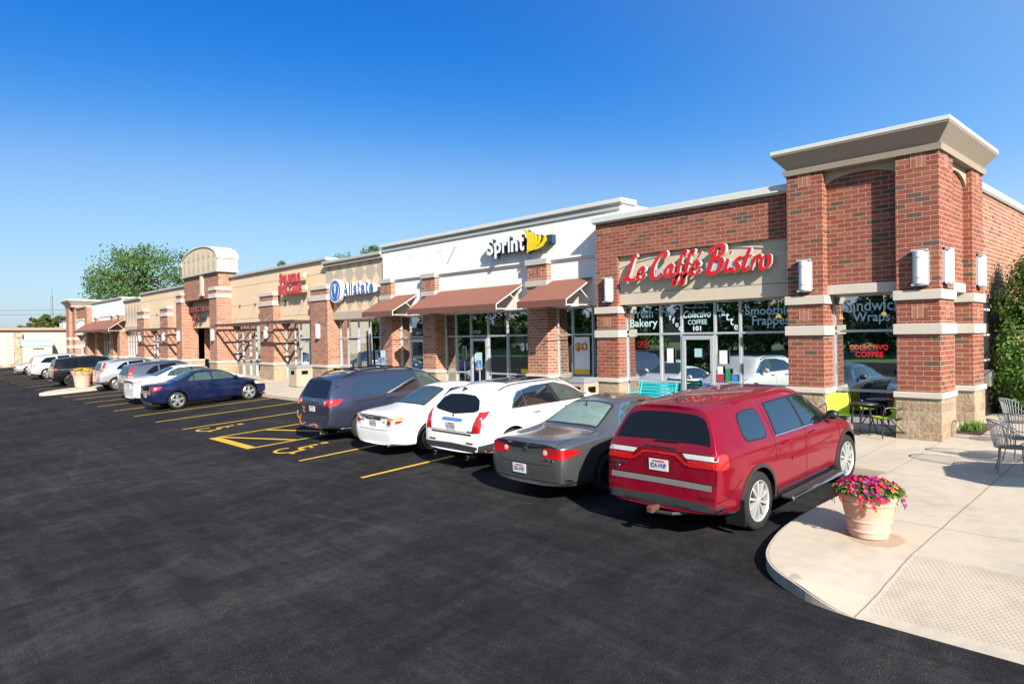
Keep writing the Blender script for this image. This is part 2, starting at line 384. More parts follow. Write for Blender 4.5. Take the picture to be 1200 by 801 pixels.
# ---------------------------------------------------------------- text and strokes
def text_geo(body, extrude=.5, bold=0.0, shear=0.0, spacing=1.0, align='LEFT'):
    cu = bpy.data.curves.new('t', 'FONT'); cu.body = body; cu.extrude = 0; cu.offset = bold; cu.shear = shear; cu.space_character = spacing
    cu.align_x = align; cu.resolution_u = 3; cu.fill_mode = 'BOTH'
    ob = bpy.data.objects.new('t', cu); COL.objects.link(ob)
    dg = bpy.context.evaluated_depsgraph_get(); me = bpy.data.meshes.new_from_object(ob.evaluated_get(dg))
    bm = bmesh.new(); bm.from_mesh(me); bmesh.ops.remove_doubles(bm, verts=bm.verts, dist=1e-5)
    vs = [(v.co.x, v.co.y) for v in bm.verts]; bm.verts.index_update()
    fs = [[v.index for v in f.verts] for f in bm.faces]; be = [[v.index for v in e.verts] for e in bm.edges if len(e.link_faces) == 1]
    bm.free(); bpy.data.objects.remove(ob); bpy.data.curves.remove(cu); bpy.data.meshes.remove(me)
    return vs, fs, be
def place2d(vs, fs, be, o, u, v, n, depth):   # flat outline -> front face (+ return) in a plane; n points at the viewer
    o, u, v, n = Vector(o), Vector(u), Vector(v), Vector(n)
    P = [o + u*a + v*b for a, b in vs]; N = len(P)
    face = MB(); face.add(P, fs); side = None
    if depth:
        side = MB(); side.add(P + [p - n*depth for p in P], [(a, b, N+b, N+a) for a, b in be])
    return face, side
def text(name, body, x0, x1, z0, z1, y, mat, parent, depth=0, side_mat=None, bold=0, shear=0, spacing=1.0, align='LEFT', side_name='letter_return', u=(1,0,0), v=(0,0,1), n=(0,-1,0), origin=None):
    vs, fs, be = text_geo(body, bold=bold, shear=shear, spacing=spacing, align=align)
    ax = [p[0] for p in vs]; az = [p[1] for p in vs]; sx = (x1-x0)/(max(ax)-min(ax)); sz = (z1-z0)/(max(az)-min(az))
    vs = [((p[0]-min(ax))*sx, (p[1]-min(az))*sz) for p in vs]
    o = origin if origin is not None else (x0, y, z0)
    f, s = place2d(vs, fs, be, o, u, v, n, depth)
    if f is not None and depth: 
        pass
    ob = build(f, name, mat, parent, fix=False)
    if s: build(s, side_name, side_mat or mat, ob, fix=False)
    return ob
def catmull(pts, k=6, closed=False):
    if len(pts) < 3: return [Vector((*p, 0)) if len(p) == 2 else Vector(p) for p in pts]
    P = [Vector((*p, 0)) if len(p) == 2 else Vector(p) for p in pts]; out = []; n = len(P)
    for i in range(n if closed else n-1):
        if closed: a, b, c, d = P[(i-1) % n], P[i], P[(i+1) % n], P[(i+2) % n]
        else: a, b, c, d = P[max(i-1, 0)], P[i], P[i+1], P[min(i+2, n-1)]
        for j in range(k):
            t = j/k
            out.append(.5*((2*b) + (c-a)*t + (2*a-5*b+4*c-d)*t*t + (3*b-a-3*c+d)*t**3))
    if not closed: out.append(P[-1])
    return out
GLY = {
 'L': (1.35, [[(1.15,2.15),(.85,2.0),(.6,1.2),(.38,.35),(.05,.02)], [(-.2,.12),(.25,.22),(.75,.02),(1.25,.10)]]),
 'e': (.95, [[(.12,.42),(.55,.62),(.66,.9),(.42,1.02),(.14,.6),(.2,.1),(.5,.04),(.9,.42)]]),
 'C': (1.4, [[(1.12,1.55),(1.32,1.9),(1.1,2.15),(.6,1.75),(.2,.95),(.26,.18),(.66,-.02),(1.2,.38)]]),
 'a': (1.0, [[(.72,.85),(.45,1.02),(.13,.62),(.14,.12),(.4,.1),(.7,.8)], [(.76,1.0),(.64,.35),(.76,.04),(1.02,.32)]]),
 'f': (.72, [[(.72,1.72),(.76,2.02),(.52,1.85),(.34,.8),(.22,-.4),(.08,-.72),(-.04,-.42),(.2,-.06),(.72,.3)], [(.06,.92),(.68,1.02)]]),
 'E': (1.0, [[(.12,.42),(.55,.62),(.66,.9),(.42,1.02),(.14,.6),(.2,.1),(.5,.04),(.9,.42)], [(.50,1.32),(.78,1.85)]]),
 'B': (1.5, [[(.62,1.85),(.4,1.0),(.16,.05)], [(.02,1.6),(.5,2.12),(1.15,2.1),(1.2,1.55),(.55,1.12)], [(.55,1.12),(1.2,1.0),(1.2,.42),(.65,-.02),(-.05,.12)]]),
 'i': (.6, [[(.25,1.02),(.12,.3),(.24,.03),(.56,.32)], [(.36,1.38),(.44,1.62)]]),
 's': (.82, [[(-.02,.3),(.3,.0),(.62,.25),(.42,.58),(.36,.84),(.58,1.05),(.76,.86)]]),
 't': (.68, [[(.5,1.72),(.3,.85),(.18,.2),(.32,.02),(.66,.34)], [(.02,1.02),(.76,1.14)]]),
 'r': (.72, [[(.28,1.02),(.14,.0)], [(.18,.5),(.4,.95),(.64,1.04),(.7,.78)]]),
 'o': (.9, [[(.45,1.02),(.14,.68),(.15,.14),(.45,.0),(.74,.36),(.7,.88),(.45,1.02)]]),
}
def stroke_poly(pts, w, nib=.75):
    P = catmull(pts, 7); L = []; R = []
    for i, p in enumerate(P):
        t = (Vector(P[min(i+1, len(P)-1)]) - Vector(P[max(i-1, 0)])); ang = math.atan2(t.y, t.x)
        ww = w*(.50 + .55*abs(math.sin(ang - nib + .35)))
        if i == 0 or i == len(P)-1: ww *= .55
        nn = Vector((-math.sin(ang), math.cos(ang), 0)); L.append(Vector(p) + nn*ww/2); R.append(Vector(p) - nn*ww/2)
    return L, R

# ---------------------------------------------------------------- building parts
def pillar(parent, x0, x1, y0, y1, ztop, bands=(), base=True, mat='brick', inlays=(), zbot=None, ledge_z=(.86,.98), name='pillar', bmat='band'):
    z0 = ledge_z[1] if base else (zbot if zbot is not None else -.3)
    p = build(MB().box(x0, x1, y0, y1, z0, ztop), name, M[mat], parent)
    if base:
        build(MB().box(x0-.02, x1+.02, y0-.02, y1, -.5, ledge_z[0]), 'stone_base', M['block'], p)
        build(MB().box(x0-.06, x1+.06, y0-.07, y1, ledge_z[0], ledge_z[1]), 'ledge', M['band'], p, bevel=.012)
    for b in bands: build(MB().box(x0-.055, x1+.055, y0-.06, y1, b[0], b[1]), 'band', M[bmat], p, bevel=.012)
    for xa, xb, za, zb in inlays: build(MB().box(xa, xb, y0-.006, y0+.05, za, zb), 'brick_inlay', M['inlay'], p)
    return p
def storefront(parent, x0, x1, y, z0, z1, mull, trans, door=None, name='window', fw=.055, glass='glass', sill=.12):
    fr = MB(); d = .11
    if sill: fr.box(x0, x1, y-.01, y+d+.01, z0-.4, z0)
    for i, x in enumerate([x0+fw/2] + list(mull) + [x1-fw/2]): fr.box(x-fw/2, x+fw/2, y, y+d, z0, z1)
    for z in [z0+fw/2, z1-fw/2]: fr.box(x0, x1, y+.003, y+d-.003, z-fw/2, z+fw/2)
    for z in trans:
        segs = [(x0, x1)]
        if door and z < 2.1: segs = [(x0, door[0]), (door[1], x1)]
        for a, b in segs:
            if b-a > .05: fr.box(a, b, y+.003, y+d-.003, z-fw/2, z+fw/2)
    w = build(fr, name, M['alu'], parent)
    gl = MB()
    def pane(m, a, b, za, zb):   # panes lean a finger's breadth, added to lift the reflected cars in the glass
        t = lambda z: y+.088-.058*(z-z0)/max(.5, z1-z0)
        m.hexa([(a,t(za),za),(b,t(za),za),(b,t(za)+.008,za),(a,t(za)+.008,za)], [(a,t(zb),zb),(b,t(zb),zb),(b,t(zb)+.008,zb),(a,t(zb)+.008,zb)])
    if door:
        if door[0]-x0 > .1: pane(gl, x0+.02, door[0], z0, z1-.02)
        if x1-door[1] > .1: pane(gl, door[1], x1-.02, z0, z1-.02)
        pane(gl, door[0], door[1], 2.28, z1-.02)
        a, b = door[0]+.03, door[1]-.03; dm = MB(); st = .095
        for q in (a, b-st): dm.box(q, q+st, y-.02, y+.05, z0+.02, 2.2)
        dm.box(a+st, b-st, y-.019, y+.049, z0+.02, z0+.24); dm.box(a+st, b-st, y-.019, y+.049, 2.09, 2.2)
        dr = build(dm, 'door', M['alu'], parent)
        build(MB().box(a+st, b-st, y+.01, y+.018, z0+.24, 2.09), 'door_pane', M[glass], dr)
        hx = b-st/2
        build(MB().tube([(hx, y-.02, .95), (hx, y-.07, .97), (hx, y-.07, 1.25), (hx, y-.02, 1.27)], .013, 6), 'handle', M['chrome'], dr)
    else: pane(gl, x0+.02, x1-.02, z0, z1-.02)
    build(gl, 'pane', M[glass], w)
    return w
def room(parent, x0, x1, y0, y1, z0, z1, mat='interior', fmat='tile'):
    m = MB(); t = .06
    m.box(x0, x1, y1, y1+t, z0, z1); m.box(x0-t, x0, y0, y1+t, z0, z1); m.box(x1, x1+t, y0, y1+t, z0, z1); m.box(x0-t, x1+t, y0, y1+t, z1, z1+t)
    r = build(m, 'interior_wall', M[mat], parent)
    build(MB().box(x0, x1, y0+.12, y1, z0-.1, z0), 'interior_floor', M[fmat], r)
    return r
def coping(parent, x0, x1, y0, y1, z0, z1, mat='coping', lip=True):
    m = MB(); m.box(x0, x1, y0, y1, z0+.03, z1)
    if lip: m.box(x0+.02, x1-.02, y0+.03, y1-.02, z0, z0+.03)
    return build(m, 'coping', M[mat], parent, bevel=.012)

# ================================================================ CAFE BUILDING (brick, corner tower)
cafe = thing('cafe_building', 'red brick corner cafe with square tower and flared beige cornice', 'building', (-4.5, .6, 0))
# tower
def frus(m, x0, x1, y0, y1, pr):
    for (o0, z0), (o1, z1) in zip(pr[:-1], pr[1:]):
        a = [(x0-o0, y0-o0, z0), (x1+o0, y0-o0, z0), (x1+o0, y1+o0, z0), (x0-o0, y1+o0, z0)]
        b = [(x0-o1, y0-o1, z1), (x1+o1, y0-o1, z1), (x1+o1, y1+o1, z1), (x0-o1, y1+o1, z1)]
        m.add(a+b, [(0,1,5,4), (1,2,6,5), (2,3,7,6), (3,0,4,7)])
    o, z = pr[0]; m.add([(x0-o,y0-o,z),(x1+o,y0-o,z),(x1+o,y1+o,z),(x0-o,y1+o,z)], [(3,2,1,0)])
    o, z = pr[-1]; m.add([(x0-o,y0-o,z),(x1+o,y0-o,z),(x1+o,y1+o,z),(x0-o,y1+o,z)], [(0,1,2,3)])
    return m
TB = [(2.17,2.39),(2.88,3.08)]
pillar(cafe, -3.12, -2.30, 0, .9, 5.90, TB, inlays=[(-2.86,-2.56,5.57,5.88),(-2.86,-2.56,2.49,2.78)])
pillar(cafe, -.80, 0, 0, 1.0, 5.90, TB, inlays=[(-.52,-.22,5.57,5.88),(-.52,-.22,2.49,2.78)])
p2 = pillar(cafe, -.80, 0, 2.5, 3.45, 5.90, TB)
si = MB()
for (ya, yb) in ((.35,.65),(2.82,3.12)):
    for za, zb in ((5.57,5.88),(2.49,2.78)): si.box(-.05, .006, ya, yb, za, zb)
build(si, 'brick_inlay', M['inlay'], cafe)
tw = MB(); tw.box(-2.30, -.80, .24, .75, 3.30, 5.90); tw.box(-.75, -.18, 1.0, 2.5, 3.30, 5.90); tw.box(-3.12, -2.9, .9, 3.45, 4.5, 5.9); tw.box(-3.0, -.3, 3.2, 3.4, 4.5, 5.9)
build(tw, 'tower_wall', M['brick'], cafe)
build(MB().box(-2.30, -.80, .19, .70, 3.09, 3.30), 'lintel', M['band'], cafe, bevel=.01)
build(MB().box(-.7, -.13, 1.0, 2.5, 3.09, 3.30), 'lintel', M['band'], cafe, bevel=.01)
ar = MB(); N = 14; xa, xb = -2.30, -.80
top = [(xb, 5.90), (xa, 5.90)]; arc = [(xa + (xb-xa)*i/N, 5.57 + .19*math.sin(PI*min(1, max(0, i/N)))**.6) for i in range(N+1)]
ar.prism([(x, .17, z) for x, z in arc + top], (0, .06, 0))
build(ar, 'arch_lintel', M['eifs_grey'], cafe); ar = MB()
ya, yb = 1.0, 2.5
arc = [(ya + (yb-ya)*i/N, 5.50 + .24*math.sin(PI*i/N)**.6) for i in range(N+1)]
ar.prism([(-.11, y, z) for y, z in arc + [(yb, 5.90), (ya, 5.90)]], (-.06, 0, 0))
build(ar, 'arch_lintel', M['eifs_grey'], cafe)
build(frus(MB(), -3.12, 0, 0, 3.45, [(.05,5.88),(.075,6.0),(.0,6.02),(.255,6.34),(.255,6.37)]), 'cornice', M['cornice'], cafe)
build(MB().box(-3.39, .27, -.27, 3.72, 6.37, 6.46), 'cornice_cap', M['coping'], cafe, bevel=.01)
w = storefront(cafe, -2.30, -.80, .5, .12, 3.09, [], [.92, 2.26])
text('lettering', 'Sandwich', -2.06, -.86, 2.70, 2.96, .498, M['decal_dteal'], w, bold=.012); text('lettering', 'Wraps', -1.85, -1.08, 2.40, 2.68, .498, M['decal_dteal'], w, bold=.012)
sgn = MB().box(-.75,-.2,1.35,1.4,.1,3.09)
storefr = build(MB().box(-.42, -.36, 1.0, 2.5, .1, 3.09), 'side_window', M['alu'], cafe)
# cafe front
build(MB().box(-8.30, -3.12, .25, .60, 4.53, 5.56), 'brick_wall', M['brick'], cafe)
pm = MB().box(-8.32, -3.12, .35, .75, 3.12, 4.53)
pw = build(pm, 'sign_panel', M['eifs_cafe'], cafe)
am = MB(); arc = []
for i in range(25):
    q = i/24; arc.append((-8.30 + 5.16*q, 4.19 + .27*(1-abs(2*q-1)**2.6)))
for (a, b) in zip(arc[:-1], arc[1:]):
    am.hexa([(a[0],.325,a[1]-.012),(b[0],.325,b[1]-.012),(b[0],.36,b[1]-.012),(a[0],.36,a[1]-.012)], [(a[0],.325,a[1]+.03),(b[0],.325,b[1]+.03),(b[0],.36,b[1]+.03),(a[0],.36,a[1]+.03)])
build(am, 'arch_moulding', M['eifs_cafe'], pw)
build(MB().box(-8.30,-3.12,.347,.36,3.44,3.452), 'groove', M['plastic_grey'], pw)
pillar(cafe, -9.10, -8.30, .25, .95, 5.56, TB, inlays=[(-8.88,-8.58,5.24,5.50),(-8.88,-8.58,2.49,2.78)])
build(MB().box(-9.10,-8.3,.9,6,3.5,5.5), 'return_wall', M['brick'], cafe)
coping(cafe, -9.16, -3.13, .12, .70, 5.56, 5.76)
w = storefront(cafe, -8.30, -3.12, .6, .10, 3.12, [-7.08,-6.4,-5.38,-4.66], [.92, 2.26], (-6.4,-5.38))
T = [('Fresh',-8.02,-7.32,2.74,2.98,'decal_dteal'),('Bakery',-8.13,-7.17,2.40,2.70,'decal_teal'),('Smoothie',-4.50,-3.30,2.70,2.92,'decal_dteal'),('Frappes',-4.32,-3.36,2.37,2.68,'decal_dteal')]
for b, a0, a1, b0, b1, mt in T: text('lettering', b, a0, a1, b0, b1, .598, M[mt], w, bold=.012)
for i, ch in enumerate('Coffee'): text('lettering', ch, -7.0+.105*i, -6.9+.105*i, 2.86-.105*i, (3.02 if ch in 'Cf' else 2.98)-.105*i, .598, M['decal_dteal' if i < 2 else 'decal_teal'], w, bold=.012)
for i, ch in enumerate('Latte'): text('lettering', ch, -5.29+.118*i, -5.18+.118*i, 2.83-.125*i, (3.03 if ch in 'Lt' else 2.97)-.125*i, .598, M['decal_teal'], w, bold=.012)
text('lettering', 'Proudly Serving', -6.22, -5.56, 2.92, 2.99, .598, M['decal_dteal'], w)
text('lettering', 'Colectivo', -6.32, -5.48, 2.68, 2.88, .598, M['decal_teal'], w, bold=.02, shear=.3)
text('lettering', 'COFFEE', -6.18, -5.60, 2.50, 2.63, .598, M['decal_teal'], w, bold=.01)
text('lettering', '101', -6.02, -5.78, 2.33, 2.46, .598, M['decal_white'], w, bold=.03)
# stickers and notices on the door and panes
st = MB()
st.box(-6.12,-6.04,.604,.61,1.55,1.85)
build(MB().box(-6.86,-6.66,.592,.598,1.45,1.85), 'paper_notice', M['decal_white'], w)
build(MB().box(-5.24,-5.02,.592,.598,1.45,1.80), 'paper_notice', M['decal_white'], w)
for (a, b, c_) in ((-5.33,-5.12,'plate_red'),(-5.08,-4.93,'grass0'),(-4.90,-4.72,'acc_blue')):
    if c_ == 'grass0': M['grass0'] = plain('green_sticker', (.02,.25,.10), .5)
    build(MB().box(a, b, .592, .598, .99, 1.17), 'sticker', M[c_], w)
build(MB().box(-5.30,-5.15,.592,.598,1.18,1.38), 'sticker', M['decal_white'], w); build(MB().box(-5.07,-4.94,.592,.598,1.18,1.32), 'sticker', M['grass0'], w)
build(MB().box(-5.98,-5.76,.585,.59,1.62,1.85), 'hours_sign', M['decal_dteal'], w)
# shell: side wall, roof, interiors
build(MB().box(-.45, -.18, 3.45, 24, -.3, 5.62), 'side_wall', M['brick_far'], cafe)
coping(cafe, -.52, -.10, 3.47, 24, 5.62, 5.82)
build(MB().box(-9.0, -.45, .95, 24, 5.05, 5.2), 'roof', M['lid_grey'], cafe)
room(cafe, -8.3, -.46, .72, 8.0, .05, 3.3, 'interior_brown')
fl = MB()
for x, z in ((-4.77,2.67),(-3.08,2.58),(-2.02,2.63)):
    fl.tube([(x,3,3.28),(x,3,z+.10)], .006, 5); fl.lathe([(.02,.11),(.04,.10),(.09,0),(.08,0)], (x,3,z), 14)
lm = build(fl, 'pendant_lamp', plain('amber_lamp_shade', (.7,.35,.1), .5, emit=(1,.5,.15), es=2.5), cafe)

# ================================================================ PHONE STORE (white stucco)
ph = thing('phone_store_building', 'white stucco shop front with narrow brick pillars and wide windows', 'building', (-15.1, 1.0, 0))
build(MB().box(-21.6, -8.50, .75, 1.3, 3.18, 6.20), 'stucco_wall', M['eifs_white'], ph)
coping(ph, -21.66, -8.42, .62, 1.4, 6.18, 6.34)
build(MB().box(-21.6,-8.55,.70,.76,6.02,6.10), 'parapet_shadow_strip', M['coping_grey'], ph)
build(MB().box(-9.1,-8.5,1.3,14,5.5,6.2), 'parapet_return', M['eifs_white'], ph)
jt = MB()
for x in (-18.45,-16.6,-12.45,-11.35): jt.box(x-.006,x+.006,.746,.76,4.8,6.05)
build(jt, 'control_joint', M['eifs_cafe'], ph)
mk_ = MB()
for i in range(7): mk_.box(-17.0+.075*i,-16.93+.075*i,.744,.751,5.12+.09*i,5.20+.09*i)
for x, z in ((-19.6,5.55),(-19.45,5.58),(-17.6,5.62),(-17.45,5.65),(-18.9,5.9),(-20.6,5.7)): mk_.box(x,x+.1,.744,.751,z,z+.025)
build(mk_, 'old_sign_marks', M['eifs_grey'], ph)
mo = MB()
for a, b in ((-20.64,-18.42),(-17.54,-12.40),(-11.43,-9.12)): mo.box(a, b, .70, .76, 4.68, 4.76); mo.box(a, b, .66, .76, 4.74, 4.80)
build(mo, 'moulding', M['eifs_white'], ph)
for a, b in ((-12.38,-11.45),(-18.40,-17.56),(-21.50,-20.66)):
    pillar(ph, a, b, .55, 1.35, 4.62, [(4.62,4.81),(3.90,4.09)], mat='brick_far', inlays=[(a+.28,b-.28,4.22,4.54)], bmat='cap_band')
wd = [(-11.45,-9.08,[-10.76,-9.9],None),(-17.56,-12.38,[-16.86,-15.95,-14.95,-13.9],(-15.95,-14.95)),(-20.66,-18.40,[-19.95],(-19.95,-18.9))]
WP = []
for a, b, mu, dr in wd: WP.append(storefront(ph, a, b, 1.0, .08, 3.18, mu, [.90, 2.28], dr))
build(MB().box(-21.5,-9.0,1.0,1.2,3.17,3.3), 'window_head', M['eifs_cafe'], ph)
room(ph, -21.3, -9.15, 1.15, 8, .05, 3.28)
build(MB().box(-21.5, -9.1, 1.3, 24, 5.4, 5.5), 'roof', M['lid_grey'], ph)
# posters inside
po = build(MB().box(-10.7,-10.05,1.02,1.024,1.0,2.2), 'poster', M['decal_white'], WP[0])
build(MB().box(-10.7,-10.05,1.012,1.018,1.0,1.16), 'poster_band', M['sign_yellow'], WP[0])
text('poster_text', '$0', -10.66, -10.12, 1.72, 2.02, 1.008, M['amber_lens'], WP[0], bold=.03)
text('poster_text', '$10', -13.2, -12.55, 1.72, 2.02, 1.0, M['decal_white'], WP[1], bold=.02)
build(MB().box(-12.85,-12.45,1.02,1.024,1.05,1.6), 'poster', M['sign_blue'], WP[1]); build(MB().box(-13.2,-12.45,1.01,1.014,.95,1.1), 'poster_band', M['sign_yellow'], WP[1])
text('suite_number', '102', -15.75, -15.35, 2.38, 2.50, .998, M['decal_white'], WP[1]); text('suite_number', '103', -19.5, -19.15, 2.38, 2.50, .998, M['decal_white'], WP[2])
build(MB().box(-15.7,-15.4,.985,.99,1.3,1.6), 'paper_notice', M['decal_white'], WP[1])

# ================================================================ INSURANCE OFFICE (tan stucco with diamonds)
def diamonds(parent, x0, x1, z0, z1, y, w, rows, mat='eifs_white', phase=0):
    m = MB(); h = (z1-z0)/rows; n = int((x1-x0)/w)+2
    for r in range(rows):
        for i in range(-1, n):
            cx = x0 + (i + phase)*w; cz = z0 + (r+.5)*h
            pts = [(cx-w/2, cz), (cx, cz-h/2), (cx+w/2, cz), (cx, cz+h/2)]
            # clip to x0..x1
            P = []
            for k in range(4):
                a, b = pts[k], pts[(k+1) % 4]
                P.append(a)
            Q = P
            for lim, sg in ((x0, 1), (x1, -1)):
                R = []
                for k in range(len(Q)):
                    a, b = Q[k], Q[(k+1) % len(Q)]; ia, ib = sg*(a[0]-lim) >= 0, sg*(b[0]-lim) >= 0
                    if ia: R.append(a)
                    if ia != ib:
                        t = (lim-a[0])/(b[0]-a[0]); R.append((lim, a[1]+(b[1]-a[1])*t))
                Q = R
                if len(Q) < 3: break
            if len(Q) >= 3: m.prism([(a, y-.006, b) for a, b in Q], (0, .012, 0))
    return build(m, 'diamond_pattern', M[mat], parent)
M['eifs_gable'] = stucco('pale_tan_stucco', (.70,.56,.40), .08)
M['diamond'] = stucco('grey_beige_diamond_stucco', (.50,.42,.34), .08)
ins = thing('insurance_office_building', 'tan stucco office front patterned with grey diamonds', 'building', (-24.2, 1.1, 0))
build(MB().box(-26.9, -21.62, .85, 1.4, 3.2, 5.90), 'stucco_wall', M['eifs_tan'], ins)
diamonds(ins, -26.9, -21.62, 3.56, 5.90, .85, .95, 2, 'diamond', .35)
build(MB().box(-26.9, -21.62, .82, .9, 3.19, 3.56), 'stucco_strip', M['eifs_grey'], ins)
coping(ins, -26.95, -21.64, .62, 1.5, 5.92, 6.08, 'coping_grey'); build(MB().box(-26.9,-21.64,.70,.86,5.80,5.92), 'cornice', M['eifs_grey'], ins)
w = storefront(ins, -26.6, -21.5, 1.1, .08, 3.2, [-26.05,-25.35,-24.35,-23.4,-22.45], [.9,2.3], (-25.35,-24.35))
pb = MB(); arc = [(-26.0-1.0*0 , 0)]
pts = [(-26.55,.5),(-26.55,3.1),(-25.5,3.1)] + [(-26.25+.75*math.cos(a)*1.0+0, 1.4+1.7*math.sin(a)) for a in [PI*.42+i*PI*.08 for i in range(8)]] 
pts = [(-26.55,.2),(-26.1,.2)] + [(-26.25 + .55*(1-((z-1.5)/1.7)**2)*-.25 + max(0, z-2.2)*.8, z) for z in [.6,1.0,1.4,1.8,2.2,2.5,2.8,3.1]] + [(-26.55,3.1)]
pb.prism([(x, 1.2, z) for x, z in pts], (0, .02, 0)); build(pb, 'window_poster', M['sign_blue'], w)
build(MB().lathe([(.0,0),(.42,0),(.42,.02),(0,.02)], (-24.9,1.3,2.75), 24, 'y'), 'hanging_emblem', M['sign_blue'], w)
room(ins, -26.6, -21.7, 1.25, 7, .05, 3.25); build(MB().box(-26.9,-21.6,1.4,24,5.2,5.3), 'roof', M['lid_grey'], ins)
build(MB().tube([(-23.35,1.0,.9),(-23.35,.98,2.6)], .045, 8), 'post', M['black'], ins)

# ================================================================ EYE CLINIC (tan stucco)
def tan_shop(nm, lab, x0, x1, pil, wins, base_x, diam=None):
    b = thing(nm, lab, 'building', (base_x, 1.1, 0))
    build(MB().box(x0, x1, .9, 1.5, 3.2, 6.18), 'stucco_wall', M['eifs_tan'], b)
    build(MB().box(x0, x1, .895, .95, 5.55, 5.562).box(x0, x1, .895, .95, 4.35, 4.362).box(x0, x1, .895, .95, 3.55, 3.562), 'groove', M['plastic_grey'], b)
    coping(b, x0-.05, x1+.1, .76, 1.6, 6.16, 6.32, 'coping_grey')
    for a, c in pil: pillar(b, a, c, .5, 1.4, 4.70, [(4.70,4.90),(4.15,4.42)], mat='brick_far')
    for (a, c, mu, dr) in wins: storefront(b, a, c, 1.2, .08, 3.2, mu, [.85, 2.3], dr)
    room(b, x0+.1, x1-.1, 1.35, 7, .05, 3.25); build(MB().box(x0, x1, 1.5, 24, 5.4, 5.5), 'roof', M['lid_grey'], b)
    return b
eye = tan_shop('eye_clinic_building', 'plain tan stucco shop with short brick pillars, right of the arched gable', -39.4, -26.92, [(-27.92,-26.2),(-34.1,-32.32)],
    [(-32.32,-27.92,[-31.2,-30.5,-29.4,-28.7],(-30.5,-29.4)),(-39.4,-34.1,[-38.4,-37.3,-36.4,-35.6,-34.6],(-35.6,-34.6))], -33)
ib = MB().box(-39.35,-35.7,1.75,1.95,.97,3.2); eb = build(ib, 'inner_brick_wall', M['brick_far'], eye); build(MB().box(-39.35,-35.7,1.70,1.95,-.2,.97), 'stone_base', M['block'], eb)
# ================================================================ ARCHED GABLE ENTRANCE
gab = thing('gable_entrance_building', 'brick entrance block crowned by a round arched tan gable', 'building', (-43.2, 1.0, 0))
GB = [(4.93,5.19),(5.41,5.62)]
for a, c in ((-47.1,-45.95),(-40.6,-39.35)): pillar(gab, a, c, 0, 1.5, 5.41, GB, mat='brick_far')
build(MB().box(-45.95,-39.5,.18,1.3,5.0,6.58), 'brick_wall', M['brick_far'], gab)
gp = MB(); pr = [(-46.0,6.68),(-39.36,6.68)]; cxg = -42.68; R = 3.32
arc = [(cxg + R*math.cos(a), 7.40 + .95*math.sin(a)) for a in [PI*i/22 for i in range(23)]]
gp.prism([(x, .08, z) for x, z in pr + arc], (0, 1.25, 0)); ge = build(gp, 'arched_gable', M['eifs_gable'], gab)
cp = MB()
outer = [(cxg + (R+.08)*math.cos(a), 7.42 + 1.02*math.sin(a)) for a in [PI*i/22 for i in range(23)]]
for (a, b), (c, d) in zip(zip(arc[:-1], arc[1:]), zip(outer[:-1], outer[1:])):
    cp.hexa([(b[0],.02,b[1]+.004),(a[0],.02,a[1]+.004),(a[0],1.4,a[1]+.004),(b[0],1.4,b[1]+.004)], [(d[0],.02,d[1]),(c[0],.02,c[1]),(c[0],1.4,c[1]),(d[0],1.4,d[1])])
build(cp, 'arched_coping', M['coping'], ge)
build(MB().box(-46.05,-39.3,.0,1.4,6.56,6.70), 'ledge', M['cap_band'], gab, bevel=.01)
dm = MB()
for r, (za, zb) in enumerate(((6.70,7.55),(7.55,8.25))):
    for i in range(7):
        cx = -45.4 + i*.91 + (.0)
        hh = zb - za; s = .98
        lim = 7.40 + .95*math.sqrt(max(0, 1-((cx-cxg)/R)**2)) - .12
        tp = min(za + hh*1.15, lim)
        if tp - za > .2: dm.prism([(cx-.30, .075, za+.0), (cx+.30, .075, za+.0), (cx, .075, tp)], (0, .01, 0))
build(dm, 'diamond_pattern', M['diamond'], ge)
build(MB().box(-42.45,-42.05,.06,.25,5.30,6.75), 'key_strip', M['eifs_tan'], gab); build(MB().box(-42.55,-41.95,.02,.25,5.18,5.32), 'key_block', M['cap_band'], gab)
build(MB().box(-45.95,-40.6,.75,1.1,3.15,5.0), 'sign_panel', M['eifs_tan'], gab)
am = MB(); arc = [(-45.95+5.35*i/16, 4.62+.28*(1-abs(2*i/16-1)**3)) for i in range(17)]
for a, b in zip(arc[:-1], arc[1:]): am.hexa([(a[0],.70,a[1]),(b[0],.70,b[1]),(b[0],.76,b[1]),(a[0],.76,a[1])], [(a[0],.70,a[1]+.06),(b[0],.70,b[1]+.06),(b[0],.76,b[1]+.06),(a[0],.76,a[1]+.06)])
build(am, 'arch_moulding', M['eifs_tan'], gab)
bw = MB().box(-46.0,-43.3,1.9,2.1,.97,3.3).box(-46.2,-45.95,1.1,2.0,.97,3.3); q = build(bw, 'recessed_brick_wall', M['brick_far'], gab); build(MB().box(-46.0,-43.3,1.84,2.1,-.2,.86), 'stone_base', M['block'], q); build(MB().box(-46.0,-43.3,1.80,2.1,.86,.97), 'ledge', M['band'], q)
storefront(gab, -43.3, -40.6, 1.9, .08, 3.2, [-42.4,-41.3], [2.3], (-42.4,-41.3))
build(MB().box(-45.9,-40.6,1.1,2.1,3.15,3.3), 'soffit', M['eifs_grey'], gab); room(gab, -43.2,-40.7,2.05,7,.05,3.3)
